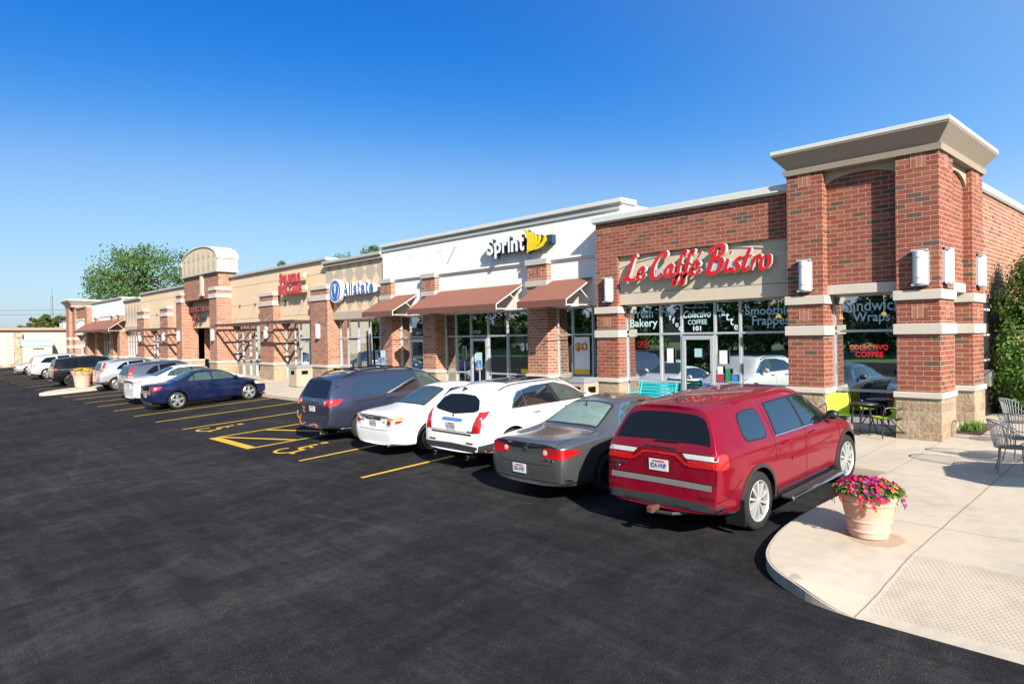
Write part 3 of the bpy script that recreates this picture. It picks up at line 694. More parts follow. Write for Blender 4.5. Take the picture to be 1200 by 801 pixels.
# ================================================================ LEFT SHOPS
ls = tan_shop('clinic_building', 'plain tan stucco shop with short brick pillars, left of the arched gable', -59.0, -47.2, [(-52.6,-50.7),(-58.8,-56.8)],
    [(-50.7,-47.2,[-49.6,-48.9],None),(-56.8,-52.6,[-55.9,-54.8,-53.9],(-54.8,-53.9))], -53)
eb = build(MB().box(-50.6,-48.4,1.75,1.95,.2,3.2).box(-56.7,-55.0,1.75,1.95,.2,3.2), 'inner_brick_wall', M['brick_far'], ls)
dp = thing('diamond_front_building', 'narrow shop front with pale diamond stucco, left of the tan shop', 'building', (-61.6, 1.1, 0))
build(MB().box(-64.2,-59.05,.9,1.5,3.2,5.85), 'stucco_wall', M['eifs_tan'], dp); diamonds(dp, -64.2,-59.05,3.6,5.8,.9,.95,1,'diamond',.5)
coping(dp, -64.2,-59.0,.72,1.6,5.85,6.03,'coping_grey'); build(MB().box(-64.2,-59.05,.87,.95,3.2,3.6), 'stucco_strip', M['eifs_grey'], dp)
w = storefront(dp, -64.2,-58.9,1.15,.08,3.2,[-63.4,-62.6,-61.7,-60.8,-59.9],[.9,2.3]); build(MB().box(-62.6,-61.2,1.3,1.32,1.9,3.1), 'window_poster', M['sign_blue'], w)
room(dp,-64.1,-59.1,1.3,6,.05,3.25)
wh = thing('white_shop_building', 'white stucco shop behind the striped brown canopy at the far end', 'building', (-70, 1.1, 0))
build(MB().box(-76.0,-64.4,.75,2.2,3.2,6.15), 'stucco_wall', M['eifs_white'], wh); coping(wh,-76.1,-64.3,.62,2.3,6.15,6.32,'coping_grey')
build(MB().box(-80,-76,2.5,6,5.4,6.5), 'rear_parapet', M['eifs_white'], wh)
mo = MB().box(-75.6,-64.5,.69,.76,4.72,4.80); build(mo, 'moulding', M['eifs_white'], wh)
for a in (-73.6,-67.5,-65.2): pillar(wh, a, a+.85, .5, 1.2, 4.62, [(4.62,4.80)], mat='brick_far')
storefront(wh,-75.5,-73.6,1.1,.08,3.2,[-74.5],[.9,2.3]); storefront(wh,-72.7,-67.5,1.1,.08,3.2,[-71.7,-70.6,-69.6,-68.5],[.9,2.3],(-70.6,-69.6)); storefront(wh,-66.6,-65.2,1.1,.08,3.2,[],[.9,2.3])
build(MB().box(-75.9,-72.7,1.4,1.6,1.0,3.2), 'inner_brick_wall', M['brick_far'], wh); room(wh,-75.9,-64.5,1.25,6,.05,3.25)
en = thing('end_tower_building', 'brick end block with small square tower at the far left end', 'building', (-81, 1.0, 0))
pillar(en,-84.5,-82.9,0,1.4,6.1,[(1.65,2.0),(2.55,2.85)],mat='brick_far'); pillar(en,-82.5,-81.3,.25,1.4,6.1,[(1.65,2.0),(2.55,2.85)],mat='brick_far')
build(MB().box(-82.9,-82.5,.3,1.2,2.9,6.1), 'tower_wall', M['brick_far'], en)
build(frus(MB(),-84.5,-81.3,0,2.6,[(.06,6.08),(.10,6.25),(.02,6.27),(.45,6.75)]), 'cornice', M['eifs_grey'], en); build(MB().box(-85.0,-80.8,-.5,3.1,6.75,6.88), 'cornice_cap', M['coping'], en)
build(MB().box(-81.3,-75.85,.4,2.4,3.0,5.85).box(-76.9,-75.95,.3,1.2,.97,5.85), 'brick_wall', M['brick_far'], en); coping(en,-81.3,-76.0,.25,1.3,5.85,6.02,'coping_grey')
sp = build(MB().box(-81.2,-76.9,.37,.45,3.1,4.75), 'sign_panel', M['eifs_white'], en)
am = MB(); arc = [(-81.2+4.3*i/14, 4.35+.25*(1-abs(2*i/14-1)**2)) for i in range(15)]
for a, b in zip(arc[:-1], arc[1:]): am.hexa([(a[0],.33,a[1]),(b[0],.33,b[1]),(b[0],.38,b[1]),(a[0],.38,a[1])], [(a[0],.33,a[1]+.1),(b[0],.33,b[1]+.1),(b[0],.38,b[1]+.1),(a[0],.38,a[1]+.1)])
build(am, 'arch_moulding', M['eifs_grey'], sp); storefront(en,-81.2,-76.9,.8,.08,3.0,[-80,-79,-78],[.9,2.3]); room(en,-81.2,-76.9,1.0,6,.05,3.2)
build(MB().box(-84.4,-76,1.4,20,4.9,5.0).box(-84.4,-84.1,1.4,20,-.3,5.0), 'rear_shell', M['brick_far'], en)
# the low building across the left end of the lot
far = thing('low_block_building', 'low beige building with stone wainscot and stone pier at far left', 'building', (-98, -20, -1))
build(MB().box(-110,-90,-40,4.5,.05,3.75), 'stucco_wall', M['eifs_cafe'], far)
M['ledgestone'] = brick_mat('stacked_ledgestone', [(.44,.33,.24),(.55,.45,.34),(.36,.27,.20),(.6,.52,.42)], (.30,.22,.16), (.45,.36,.28), L=.34, H=.085, darkfrac=.15)
build(MB().box(-110.1,-89.85,-40,4.6,-2,.05), 'stone_wainscot', M['ledgestone'], far); build(MB().box(-90.1,-89.5,-4.05,-3.3,-2,3.5), 'stone_pier', M['ledgestone'], far)
build(MB().box(-110.4,-89.6,-40.2,4.8,3.75,4.05), 'roof_fascia', plain('brown_fascia', (.33,.25,.18), .6), far)
build(MB().box(-97,-94.5,1.5,5.5,4.05,4.75), 'rooftop_unit', M['coping'], far)
shed = thing('lean_to_shed', 'beige lean-to with curved pale blue metal roof against the low building', 'shed', (-88.8,-2.1,-1))
build(MB().box(-89.85,-88,-3.5,-.75,-1.5,2.0), 'wall', M['eifs_cafe'], shed)
cv = MB(); pr = [(-87.9,1.95),(-88.1,2.3),(-88.6,2.62),(-89.2,2.75),(-89.86,2.78),(-89.86,1.95)]
cv.prism([(a, -3.6, b) for a, b in pr], (0, 2.95, 0)); build(cv, 'curved_roof', plain('pale_blue_metal', (.42,.55,.68), .35, .3), shed)
build(MB().box(-88.05,-87.98,-2.55,-1.55,1.58,1.72), 'vent_slot', M['black'], shed)
# ================================================================ SIGNS
sg = thing('shop_sign', 'large slanted red script cafe sign on the beige panel above the cafe windows', 'sign', (-5.8, .3, 3.6))
rw = MB().box(-6.9,-6.35,.16,.33,3.84,4.06).box(-5.35,-4.0,.16,.33,3.86,4.08)
build(rw, 'raceway', plain('raceway_grey', (.55,.55,.53), .4, .2), sg)
x = 0; word = 'Le Caff'; seq = []
for ch in 'Le': seq.append(ch)
seq += [' '] + list('Caff') + ['E', ' '] + list('Bistro')
adv = sum(.42 if c == ' ' else GLY[c][0] for c in seq)
SX = (8.02-3.62)/adv; SZ = .32; cx = 0; li = 0
for ch in seq:
    if ch == ' ': cx += .42; continue
    a, strokes = GLY[ch]; face = MB(); side = MB(); back = MB()
    for k, st in enumerate(strokes):
        L, R = stroke_poly(st, .40 if ch.isupper() and ch != 'E' else .33)
        yy = .13 - .003*k
        f = lambda p: Vector((-8.0 + (cx + p.x + .30*p.y*.5)*SX, 0, 3.80 + p.y*SZ + (.0)))
        n = len(L); PL = [f(p) for p in L]; PR = [f(p) for p in R]
        vs = [(p.x, yy, p.z) for p in PL] + [(p.x, yy, p.z) for p in PR]
        face.add(vs, [(i, i+1, n+i+1, n+i) for i in range(n-1)])
        out = PL + PR[::-1]; c0 = sum((p.x for p in out))/len(out)
        m = len(out)
        ex = [(p.x, yy+.004, p.z) for p in out] + [(p.x+.0, .24, p.z) for p in out]
        side.add(ex, [(i, (i+1) % m, m+(i+1) % m, m+i) for i in range(m)])
        side.add([(p.x, .24+.002*k, p.z) for p in PL] + [(p.x, .24+.002*k, p.z) for p in PR], [(i, i+1, n+i+1, n+i) for i in range(n-1)])
    lt = build(face, 'letter', M['sign_red'], sg, fix=False); build(side, 'letter_return', M['sign_side_white'], lt, fix=False)
    cx += a
sg = thing('shop_sign', 'white Sprint lettering with yellow winged emblem on the white stucco wall', 'sign', (-12.8, .75, 5.0))
xx = -14.28
for ch, wdt, z0, z1 in (('S',.36,5.14,5.72),('p',.36,5.00,5.56),('r',.24,5.15,5.55),('i',.11,5.15,5.70),('n',.34,5.15,5.55),('t',.26,5.14,5.70)):
    text('letter', ch, xx, xx+wdt, z0, z1, .42, M['sign_white'], sg, depth=.16, side_mat=M['sign_side'], bold=.035); xx += wdt+.05
build(MB().box(-14.2,-12.5,.58,.75,5.22,5.44), 'raceway', M['sign_side'], sg)
build(MB().box(-12.45,-11.2,.55,.75,5.28,5.56), 'raceway', plain('dark_blue_raceway', (.01,.05,.085), .3), sg)
for k in range(6):   # fan of six blades from the lower left corner
    a0 = math.radians(99 - k*11.5); a1 = a0 - math.radians(9.6); c = (-12.16, 5.02)
    R = [.86,.74,.70,.72,.80,.92][k]*.98; q = (.1, .28)
    pts = []
    def pt(r, a): return (c[0] + r*math.cos(a)*1.06, .36, c[1] + r*math.sin(a))
    # blades bend from the tip (bottom left) to the right hand point
    b0 = math.radians(103 - k*14.2); b1 = b0 - math.radians(12.6)
    ln = [.88,.76,.70,.70,.78,.96][k]
    for t in [0,.25,.5,.75,1]:
        aa = b0 - math.radians(14)*math.sin(t*PI); pts.append((c[0]+.012*k+ln*t*math.cos(aa)*.95, .36, c[1]+.010*k+ln*t*math.sin(aa)*.95))
    for t in [1,.75,.5,.25]:
        aa = b1 - math.radians(14)*math.sin(t*PI); pts.append((c[0]+.012*k+ln*t*math.cos(aa)*.90, .36, c[1]+.010*k+ln*t*math.sin(aa)*.90))
    b = build(MB().prism(pts, (0,.04,0)), 'emblem_blade', M['sign_yellow'], sg); build(MB().prism([(p[0]+.015,.402,p[2]-.015) for p in pts], (0,.15,0)), 'blade_return', M['sign_side'], b)
sg = thing('shop_sign', 'round blue hands emblem and blue Allstate lettering on the diamond stucco wall', 'sign', (-24.5, .85, 4.1))
em = build(MB().lathe([(0,0),(.56,0),(.56,.22),(0,.22)], (-25.5,.55,4.55), 40, 'y'), 'emblem_disc', M['sign_white'], sg)
build(MB().lathe([(.40,0),(.50,0),(.50,.004),(.40,.004)], (-25.5,.544,4.55), 40, 'y'), 'emblem_ring', M['sign_blue'], em, fix=False)
hd = MB()
for s in (-1, 1):
    pts = [(0,-.40),(.12,-.36),(.26,-.2),(.33,.05),(.30,.22),(.26,.30),(.24,.12),(.21,.34),(.165,.38),(.16,.16),(.12,.36),(.075,.36),(.08,.05),(.04,-.1),(0,-.14)]
    hd.prism([(-25.5+s*a*1.02, .545, 4.55+b*1.05) for a, b in pts], (0,.003,0))
build(hd, 'emblem_hands', M['sign_blue'], em, fix=True)
build(MB().blob((-25.5,.55,4.93),.09,.006,.06), 'emblem_hands', M['sign_blue'], em)
xx = -24.80
for ch, wdt in (('A',.46),('l',.12),('l',.12),('s',.33),('t',.21),('a',.35),('t',.21),('e',.36)):
    hz = {'A':.58,'l':.58,'t':.62}.get(ch, .44)
    text('letter', ch, xx, xx+wdt, 4.28, 4.28+hz, .60, M['sign_blue'], sg, depth=.14, side_mat=M['sign_white'], bold=.03); xx += wdt+.07
build(MB().box(-24.85,-21.95,.72,.85,4.36,4.6), 'raceway', M['sign_white'], sg)
def letters(nm_lab, rows, y, mat, race, depth=.2, shear=0, sname='letter', smat=None):
    g = thing('shop_sign', nm_lab, 'sign', (rows[0][1], y+.2, rows[-1][3]))
    for body, x0, x1, z0, z1, wz in rows:
        adv = [.45 if c == ' ' else (.35 if c in "I'" else 1.0) for c in body]; tot = sum(adv); k = (x1-x0)/tot; xx = x0
        for c, a in zip(body, adv):
            if c != ' ':
                zt = z1 if wz is None or c in wz else z0+(z1-z0)*.8
                text('letter', c, xx, xx+a*k*.80, z0, zt, y, mat, g, depth=depth, side_mat=smat or M['sign_side_white'], bold=.05, shear=shear)
            xx += a*k
        build(MB().box(x0+.3, x1+.35, y+depth, y+depth+.12, z0+(z1-z0)*.30, z0+(z1-z0)*.72), 'raceway', race, g)
    return g
letters('two rows of red clinic letters on tan stucco, right of the arched gable', [('SOLBERG',-31.5,-29.05,5.26,5.84,'S'),('EYE CARE',-31.65,-28.9,4.66,5.20,'EC')], .50, M['sign_red'], M['cream'], depth=.06, smat=M['sign_red_dark'])
gs = thing('shop_sign', 'two rows of dark red letters on the panel under the arched gable', 'sign', (-44.4,.6,3.6))
xx = -46.3
for c in 'PERFECTION':
    text('letter', c, xx, xx+.36, 4.22, 4.58, .45, M['sign_red_dark'], gs, depth=.2, side_mat=M['sign_side'], bold=.05); xx += .44
for i, c in enumerate('SPA'):
    text('letter', c, -45.3+.55*i, -44.86+.55*i, 3.62, 3.95, .45, M['sign_red_dark'], gs, depth=.2, side_mat=M['sign_side'], bold=.05)
build(MB().box(-46.2,-41.9,.62,.74,4.3,4.5).box(-45.2,-43.2,.62,.74,3.7,3.86), 'raceway', M['sign_side'], gs)
# neon in the windows
ng = thing('neon_sign', 'small red neon OPEN sign behind the cafe window left of the door', 'neon sign', (-7.95,.95,1.85)); text('letter', 'OPEN', -8.14,-7.72,1.86,2.06,.95,M['neon'],ng,bold=.0)
ng = thing('neon_sign', 'red neon coffee sign behind the corner tower window', 'neon sign', (-1.65,.8,1.6))
text('letter','COLECTIVO',-2.05,-1.22,1.82,1.95,.8,M['neon'],ng,bold=.045,spacing=1.1); text('letter','COFFEE',-1.92,-1.32,1.66,1.79,.8,M['neon'],ng,bold=.045,spacing=1.1)
text('script','Drink',-1.85,-1.4,1.99,2.13,.8,M['decal_dteal'],ng,shear=.3); text('script','Here',-1.8,-1.4,1.5,1.63,.8,M['decal_dteal'],ng,shear=.3)

# ================================================================ AWNINGS AND CANOPIES
def awning(lab, x0, x1, zw=4.05, zf=3.34, yw=.74, yf=-.50, nm='awning', cat='awning'):
    a = thing(nm, lab, cat, ((x0+x1)/2, yw, zf), 'brown cloth awnings over the shop windows')
    t = .015
    c = MB(); n = max(1, round((x1-x0)/1.7))
    for i in range(n):
        xa, xb = x0+(x1-x0)*i/n, x0+(x1-x0)*(i+1)/n
        c.hexa([(xa+.004,yf,zf),(xb-.004,yf,zf),(xb-.004,yw,zw),(xa+.004,yw,zw)], [(xa+.004,yf,zf+t),(xb-.004,yf,zf+t),(xb-.004,yw,zw+t),(xa+.004,yw,zw+t)])
    cn = build(c, 'canopy', M['awning'], a)
    v = MB(); k = max(2, int((x1-x0)/.3))
    for i in range(k):
        xa, xb = x0+(x1-x0)*i/k, x0+(x1-x0)*(i+1)/k; d = .012*math.sin(i*1.7)
        v.hexa([(xa,yf-.012+d*.3,zf-.20+d),(xb,yf-.012,zf-.20-d*.4),(xb,yf,zf-.20-d*.4),(xa,yf,zf-.20+d)], [(xa,yf-.012,zf+.01),(xb,yf-.012,zf+.01),(xb,yf,zf+.01),(xa,yf,zf+.01)])
    build(v, 'valance', M['awning_edge'], a)
    f = MB()
    for x in (x0+.02, x1-.02):
        f.tube([(x,yf,zf-.02),(x,yw,zw-.03)], .022, 6); f.tube([(x,yf+.02,zf-.2),(x,yf+.02,zf)], .02, 6); f.tube([(x,yf,zf-.16),(x,yw,zf-.14)], .016, 6)
        f.tube([(x,yf+(yw-yf)*.52,zf+(zw-zf)*.52),(x,yw,zf-.10)], .016, 6)
    for i in range(1, n):
        x = x0+(x1-x0)*i/n; f.tube([(x,yf,zf-.02),(x,yw,zw-.03)], .018, 6)
    f.tube([(x0,yf+.01,zf-.18),(x1,yf+.01,zf-.18)], .016, 6)
    build(f, 'frame', M['white_metal'], a)
    return a
awning('brown sloping awning nearest the brick cafe, over the right pair of panes', -11.78, -9.66)
awning('longest brown sloping awning, over the glass door in the white shop', -17.95, -12.80)
awning('brown sloping awning beside the tan diamond wall', -21.3, -19.0)
awning('large brown canopy with white ribs on the far white shop', -77.2, -63.4, 4.35, 3.42, .74, -.6)
def trellis(lab, x0, x1, rods):
    a = thing('steel_canopy', lab, 'canopy', ((x0+x1)/2, .9, 3.2), 'open steel canopies on tie rods')
    f = MB(); zc = 3.18; yf = -.30; yw = .88
    f.box(x0, x1, yf-.04, yf+.04, zc-.07, zc+.07)
    for y in (.15, .55): f.tube([(x0,y,zc),(x1,y,zc)], .03, 6)
    n = round((x1-x0)/1.25)
    for i in range(n+1):
        x = x0+(x1-x0)*i/n; f.box(x-.025, x+.025, yf+.04, yw, zc-.05, zc+.05)
    build(f, 'steel_frame', M['brown_steel'], a)
    for x in rods:
        r = build(MB().tube([(x, .9, 4.36), (x-.05, yf, zc+.07)], .010, 6), 'tie_rod', M['galv'], a)
        build(MB().tube([(x,.90,4.34),(x,.84,4.40)], .06, 8), 'rod_anchor', M['brown_steel'], r)
    return a
trellis('open brown steel canopy on tie rods, right of the arched gable', -38.9, -28.1, [-37.9,-35.6,-31.6,-29.35])
trellis('open brown steel canopy on tie rods, left of the arched gable', -58.4, -47.6, [-57.0,-54.6,-51.0,-48.6])

# ================================================================ WALL LIGHTS
def wall_light(lab, x, y, z, side=False):
    g = thing('wall_light', lab, 'wall light', (x, y, z), 'white box wall lights on the brick pillars')
    h = MB().box(-.15,.15,-.05,0,-.37,.37).box(-.15,.15,-.14,0,.33,.37).box(-.15,.15,-.14,0,-.37,-.33)
    if side: rot = lambda p: (-p[1]+0, p[0], p[2])
    else: rot = lambda p: p
    d = MB().lathe([(.0,-.33),(.125,-.33),(.125,.33),(0,.33)], (0,-.045,0), 16, 'z', PI, PI)
    b = MB().lathe([(.128,.20),(.131,.20),(.131,.215),(.128,.215)],(0,-.045,0),16,'z',PI,PI).lathe([(.128,-.215),(.131,-.215),(.131,-.20),(.128,-.20)],(0,-.045,0),16,'z',PI,PI)
    for m in (h, d, b): m.v = [tuple(Vector(rot(p)) + Vector((x,y,z))) for p in m.v]
    build(h,'housing',M['lamp_body'],g); build(d,'diffuser',M['lamp_white'],g,smooth=True); build(b,'band',M['lamp_body'],g)
wall_light('white box light on the brick pillar between white shop and cafe', -8.61, .25, 3.58)
wall_light('white box light on the left pillar of the corner tower', -2.69, 0, 3.54)
wall_light('white box light on the front of the corner pillar of the tower', -.33, 0, 3.53)
wall_light('white box light on the right hand face of the corner pillar', 0, .34, 3.55, True)
wall_light('white box light on the rear pillar of the tower side', 0, 2.95, 3.60, True)
wall_light('white box light on the thick pillar left of the diamond stucco office', -27.08, .5, 2.65)
wall_light('white box light on the slim pillar in the middle of the tan clinic', -33.2, .5, 2.66)
wall_light('white box light on the right pillar of the arched gable', -39.97, 0, 2.62)
wall_light('white box light on the left pillar of the arched gable', -46.5, 0, 2.62)
wall_light('white box light on the slim pillar beside the arched gable\'s left flank', -51.6, .5, 2.65)
wall_light('white box light on the slim pillar next to the pale diamond front', -57.8, .5, 2.65)

# ================================================================ GROUND
gm = MB(); ys = [-420,-120,-60,-40,-32,-28,-24,-20,-16,-12,-8,-4,0,4,12,40,120,420]; xs = [-900,-400,-200,-120,-90,-60,-40,-20,-10,0,10,30,80,300]
gv = [(x,y,lz(y)) for y in ys for x in xs]; nx = len(xs)
gm.add(gv, [(j*nx+i, j*nx+i+1, (j+1)*nx+i+1, (j+1)*nx+i) for j in range(len(ys)-1) for i in range(nx-1)])
g = build(gm, 'parking_lot', M['asphalt'], None, kind='structure', fix=False)
def tess(poly, step, y_breaks=()):
    bm = bmesh.new(); f = bm.faces.new([bm.verts.new((p[0], p[1], 0)) for p in poly])
    for ax in (0, 1):
        lo = min(p[ax] for p in poly); hi = max(p[ax] for p in poly); n = int((hi-lo)/step)
        for i in range(1, n+1):
            c = [0,0,0]; c[ax] = lo + i*step; nn = [0,0,0]; nn[ax] = 1
            bmesh.ops.bisect_plane(bm, geom=bm.verts[:]+bm.edges[:]+bm.faces[:], plane_co=c, plane_no=nn)
    bm.verts.index_update(); vs = [tuple(v.co) for v in bm.verts]; fs = [[v.index for v in f.verts] for f in bm.faces]
    be = [[v.index for v in e.verts] for e in bm.edges if len(e.link_faces) == 1]; bm.free(); return vs, fs, be
def slab(name, poly, hfun, mat, step=.5, drop=.3, kind='structure', parent=None, smooth_=False):
    vs, fs, be = tess(poly, step); n = len(vs); m = MB()
    m.add([(x,y,hfun(x,y)) for x,y,_ in vs], fs)
    m.add([(x,y,hfun(x,y)) for x,y,_ in vs] + [(x+0,y,hfun(x,y)-drop) for x,y,_ in vs], [(a,b,n+b,n+a) for a,b in be])
    return build(m, name, mat, parent, kind=kind, smooth=smooth_, ang=55)
def smooth(t): t = max(0, min(1, t)); return t*t*(3-2*t)
def hw(x, y):
    h = gz(y)
    if y < -6.7: h -= .128*smooth((-6.7-y)/1.6)*smooth((x-.75)/.75)
    return h
curb = [(-.02,-2.98),(-.08,-4.2),(-.12,-5.2),(-.14,-6.0),(-.10,-6.7),(.0,-7.25),(.15,-7.72),(.36,-8.05),(.62,-8.28),(.95,-8.46),(1.3,-8.54),(1.6,-8.56),(12,-8.56)]
curb = [(p.x, p.y) for p in catmull(curb[:-1], 4)] + [curb[-1]]
slab('sidewalk', [(12,4.0),(-.6,4.0),(-.6,2.3),(-88,2.3),(-88,-2.75),(-.30,-2.98)] + curb, hw, M['concrete'], .35, smooth_=True)
slab('kerb_face', [(a-.03, b-.012) for a, b in curb[:-1]] + [(a+.12, b+.10) for a, b in curb[:-1]][::-1], lambda x, y: hw(x+.05, y+.05)-.006, plain('weathered_kerb', (.42,.36,.29), .9, var=.3, sc=7, bump=.5), .3)
slab('traffic_island', [(-40.6,-8.9),(-40.42,-8.4),(-40.75,-3.0),(-43.0,-3.0),(-43.0,-7.2),(-42.75,-7.9),(-42.1,-8.5),(-41.3,-8.95),(-40.9,-9.02)], lambda x,y: gz(y), M['concrete_plain'], .6)
slab('planting_bed', [(-.02,1.02),(.45,1.02),(.45,2.49),(-.02,2.49)], lambda x,y: gz(y)+.012, plain('bark_mulch', (.09,.045,.028), .95, var=.5, sc=30, bump=.8), .3)
mk = MB()
def stripe(p, q, w=.11):
    p, q = Vector((*p, 0)), Vector((*q, 0)); d = (q-p).normalized(); nrm = Vector((-d.y, d.x, 0))*w/2
    ln = (q-p).length; k = max(1, int(ln/1.0)); vs = []
    for i in range(k+1):
        c = p + (q-p)*i/k
        for s in (-1, 1): vs.append((c.x+nrm.x*s, c.y+nrm.y*s, lz(c.y+nrm.y*s)+.004))
    mk.add(vs, [(2*i, 2*i+2, 2*i+3, 2*i+1) for i in range(k)])
for X in (-8.2,-10.99,-13.72,-16.46,-19.21,-22.08,-24.8,-27.76,-30.51,-33.0,-35.7,-38.15,-46.4,-50.0,-53.4,-56.6,-60.0,-63.4,-66.8,-72.5,-75.5,-78.5): stripe((X,-8.4),(X,-2.85))
lines = build(mk, 'parking_stripes', M['yellow'], None, kind='structure', fix=False)
mk = MB(); stripe((-16.5,-8.40),(-13.70,-8.40),.26); stripe((-16.38,-8.22),(-13.78,-7.15),.13); stripe((-16.38,-6.85),(-13.78,-5.75),.13); stripe((-16.38,-5.4),(-13.78,-4.3),.13)
build(mk, 'hatched_zone', M['yellow'], None, kind='structure', fix=False)
def wheelchair(cx, cy):
    global mk
    mk = MB(); pts = []
    # figure drawn facing the building; local (a: -x lateral, b: +y)
    def P(a, b): return (cx + a, cy + b)
    ring = [P(.30*math.cos(t)-.0, .30*math.sin(t)-.22) for t in [PI*(.85)+i*PI*1.45/12 for i in range(13)]]
    for a, b in zip(ring[:-1], ring[1:]): stripe(a, b, .09)
    stripe(P(-.06,.55),P(-.02,.05),.12); stripe(P(-.02,.05),P(.28,.04),.09); stripe(P(.26,.05),P(.40,-.36),.09); stripe(P(.40,-.36),P(.52,-.30),.08); stripe(P(-.05,.30),P(.22,.28),.07)
    c = P(-.07,.74); n = len(mk.v); mk.add([(c[0]+.1*math.cos(2*PI*i/12), c[1]+.1*math.sin(2*PI*i/12), lz(c[1])+.0045) for i in range(12)], [tuple(range(12))])
    return build(mk, 'accessible_marking', M['yellow'], None, kind='structure', fix=False)
def wheelchair_big(cx, cy, s=1.0):
    o = wheelchair(0, 0); me = o.data
    for v in me.vertices:
        x, y = v.co.x*s*1.15, v.co.y*s*1.15
        v.co = (cx + x, cy + y, lz(cy+y)+.0046)
    return o
wheelchair_big(-12.5,-7.72,.95); wheelchair_big(-18.35,-7.66,.95)

# ================================================================ STREET FURNITURE
M['terracotta'] = (lambda t: (t.col(t.mix(t.ramp(t.noise(t.obj(), 2.2, 5), [(.35,0),(.65,1)]), (.50,.26,.18), (.58,.36,.28))), t.p(rough=.75), t.bump(t.noise(t.obj(), 60, 3), .15, .004), t.m)[-1])(NT('terracotta'))
M['soil'] = plain('potting_soil', (.03,.02,.014), .95, var=.4, sc=30)
M['petal_mix'] = leaf_mat('petal_mix', [(.55,.01,.03),(.60,.015,.09),(.22,.02,.28),(.60,.02,.015),(.40,.01,.18),(.16,.01,.12),(.60,.01,.04),(.30,.005,.06)], .3)
M['petal_warm'] = leaf_mat('petal_warm', [(.60,.02,.01),(.75,.25,.01),(.8,.5,.02),(.75,.12,.01)], .3)
M['petal_yellow'] = leaf_mat('petal_yellow', [(.80,.52,.02),(.82,.62,.04)], .3)
M['leaf_petunia'] = leaf_mat('leaf_petunia', [(.05,.12,.025),(.10,.19,.04),(.14,.24,.06)], .3)
def disc_flower(m, c, nrm, r, rng, k=5):
    nrm = nrm.normalized(); a = nrm.orthogonal().normalized(); b = nrm.cross(a); ph = rng.random()*6
    vs = [c]; n = k*2
    for i in range(n):
        an = ph + 2*PI*i/n; rr = r*(1 if i % 2 == 0 else .72); vs.append(c + (a*math.cos(an)+b*math.sin(an))*rr + nrm*r*.35)
    m.add(vs, [(0, 1+i, 1+(i+1) % n) for i in range(n)])
def leafquad(m, c, nrm, ln, wd, rng):
    nrm = nrm.normalized(); a = nrm.orthogonal().normalized(); an = rng.random()*6.28; b = nrm.cross(a); u = a*math.cos(an)+b*math.sin(an); v = nrm.cross(u)
    m.add([c-u*ln*.5, c+v*wd*.5+nrm*ln*.08, c+u*ln*.5, c-v*wd*.5+nrm*ln*.08], [(0,1,2,3)])
def planter(lab, cx, cy, z, R=.36, H=.56, warm=False, fl=1.0, seed=3):
    rng = random.Random(seed)
    g = thing('flower_planter', lab, 'planter', (cx, cy, z))
    k = R/.36; h = H/.56
    pr = [(0,0),(.225*k,0),(.232*k,.03*h),(.24*k,.07*h),(.253*k,.075*h),(.253*k,.095*h),(.243*k,.10*h),(.262*k,.20*h),(.273*k,.205*h),(.273*k,.225*h),(.266*k,.23*h),(.312*k,.42*h),(.332*k,.425*h),(.338*k,.45*h),(.33*k,.455*h),(.352*k,.49*h),(.365*k,.545*h),(.36*k,.56*h),(.325*k,.56*h),(.315*k,.50*h),(0,.50*h)]
    build(MB().lathe(pr, (cx,cy,z), 40), 'pot', M['terracotta'], g, smooth=True, ang=50)
    build(MB().blob((cx,cy,z+.50*h), .30*k, .30*k, .05), 'soil', M['soil'], g)
    lf = MB(); f1 = MB(); f2 = MB()
    for i in range(int(2000*fl)):
        a = rng.random()*2*PI; r = math.sqrt(rng.random())*.395*k; hh = (.55*h/.56*.56) + (.155-.12*(r/(.395*k))**2)*rng.uniform(.25,1)
        leafquad(lf, Vector((cx+r*math.cos(a), cy+r*math.sin(a), z+hh)), Vector((rng.uniform(-1,1),rng.uniform(-1,1),rng.uniform(.2,1.4))), .062, .038, rng)
    for i in range(int(215*fl)):
        a = rng.random()*2*PI; r = math.sqrt(rng.random())*.415*k; hh = .56*h + .155 - .13*(r/(.415*k))**2 + rng.uniform(-.045,.03)
        if r > .36*k: hh -= rng.random()**2*.09
        n = Vector((math.cos(a)*r*2.2+rng.uniform(-.5,.5), math.sin(a)*r*2.2+rng.uniform(-.5,.5), .7))
        c = Vector((cx+r*math.cos(a), cy+r*math.sin(a), z+hh))
        right = (math.cos(a)*.68+math.sin(a)*.73)*r
        disc_flower(f2 if rng.random() < (.5 if warm else (.26 if right > .0 and rng.random() < .6 else .05)) else f1, c, n, rng.uniform(.026,.042), rng)
    for q in range(7):   # trailing stems over the rim
        a = rng.uniform(0, 2*PI)
        for t in range(8):
            rr = .37*k+.015*t**.5; c = Vector((cx+rr*math.cos(a+.03*t), cy+rr*math.sin(a+.03*t), z+.56*h-.022*t)); leafquad(lf, c, Vector((math.cos(a),math.sin(a),.4)), .05, .035, rng)
            if t % 3 == 2: disc_flower(f1, c+Vector((math.cos(a),math.sin(a),0))*.02, Vector((math.cos(a),math.sin(a),.3)), .032, rng)
    build(lf, 'foliage', M['leaf_petunia'], g, fix=False)
    build(f1, 'blossoms', M['petal_warm'] if warm else M['petal_mix'], g, fix=False); build(f2, 'yellow_blossoms', M['petal_yellow'], g, fix=False)
planter('terracotta pot of red and purple petunias on the kerb corner', .84, -6.40, gz(-6.4)+.002, .365, .56)
planter('terracotta pot of orange and yellow flowers on the concrete island', -42.3, -6.7, gz(-6.7)+.002, .56, .98, True, .6, 5)
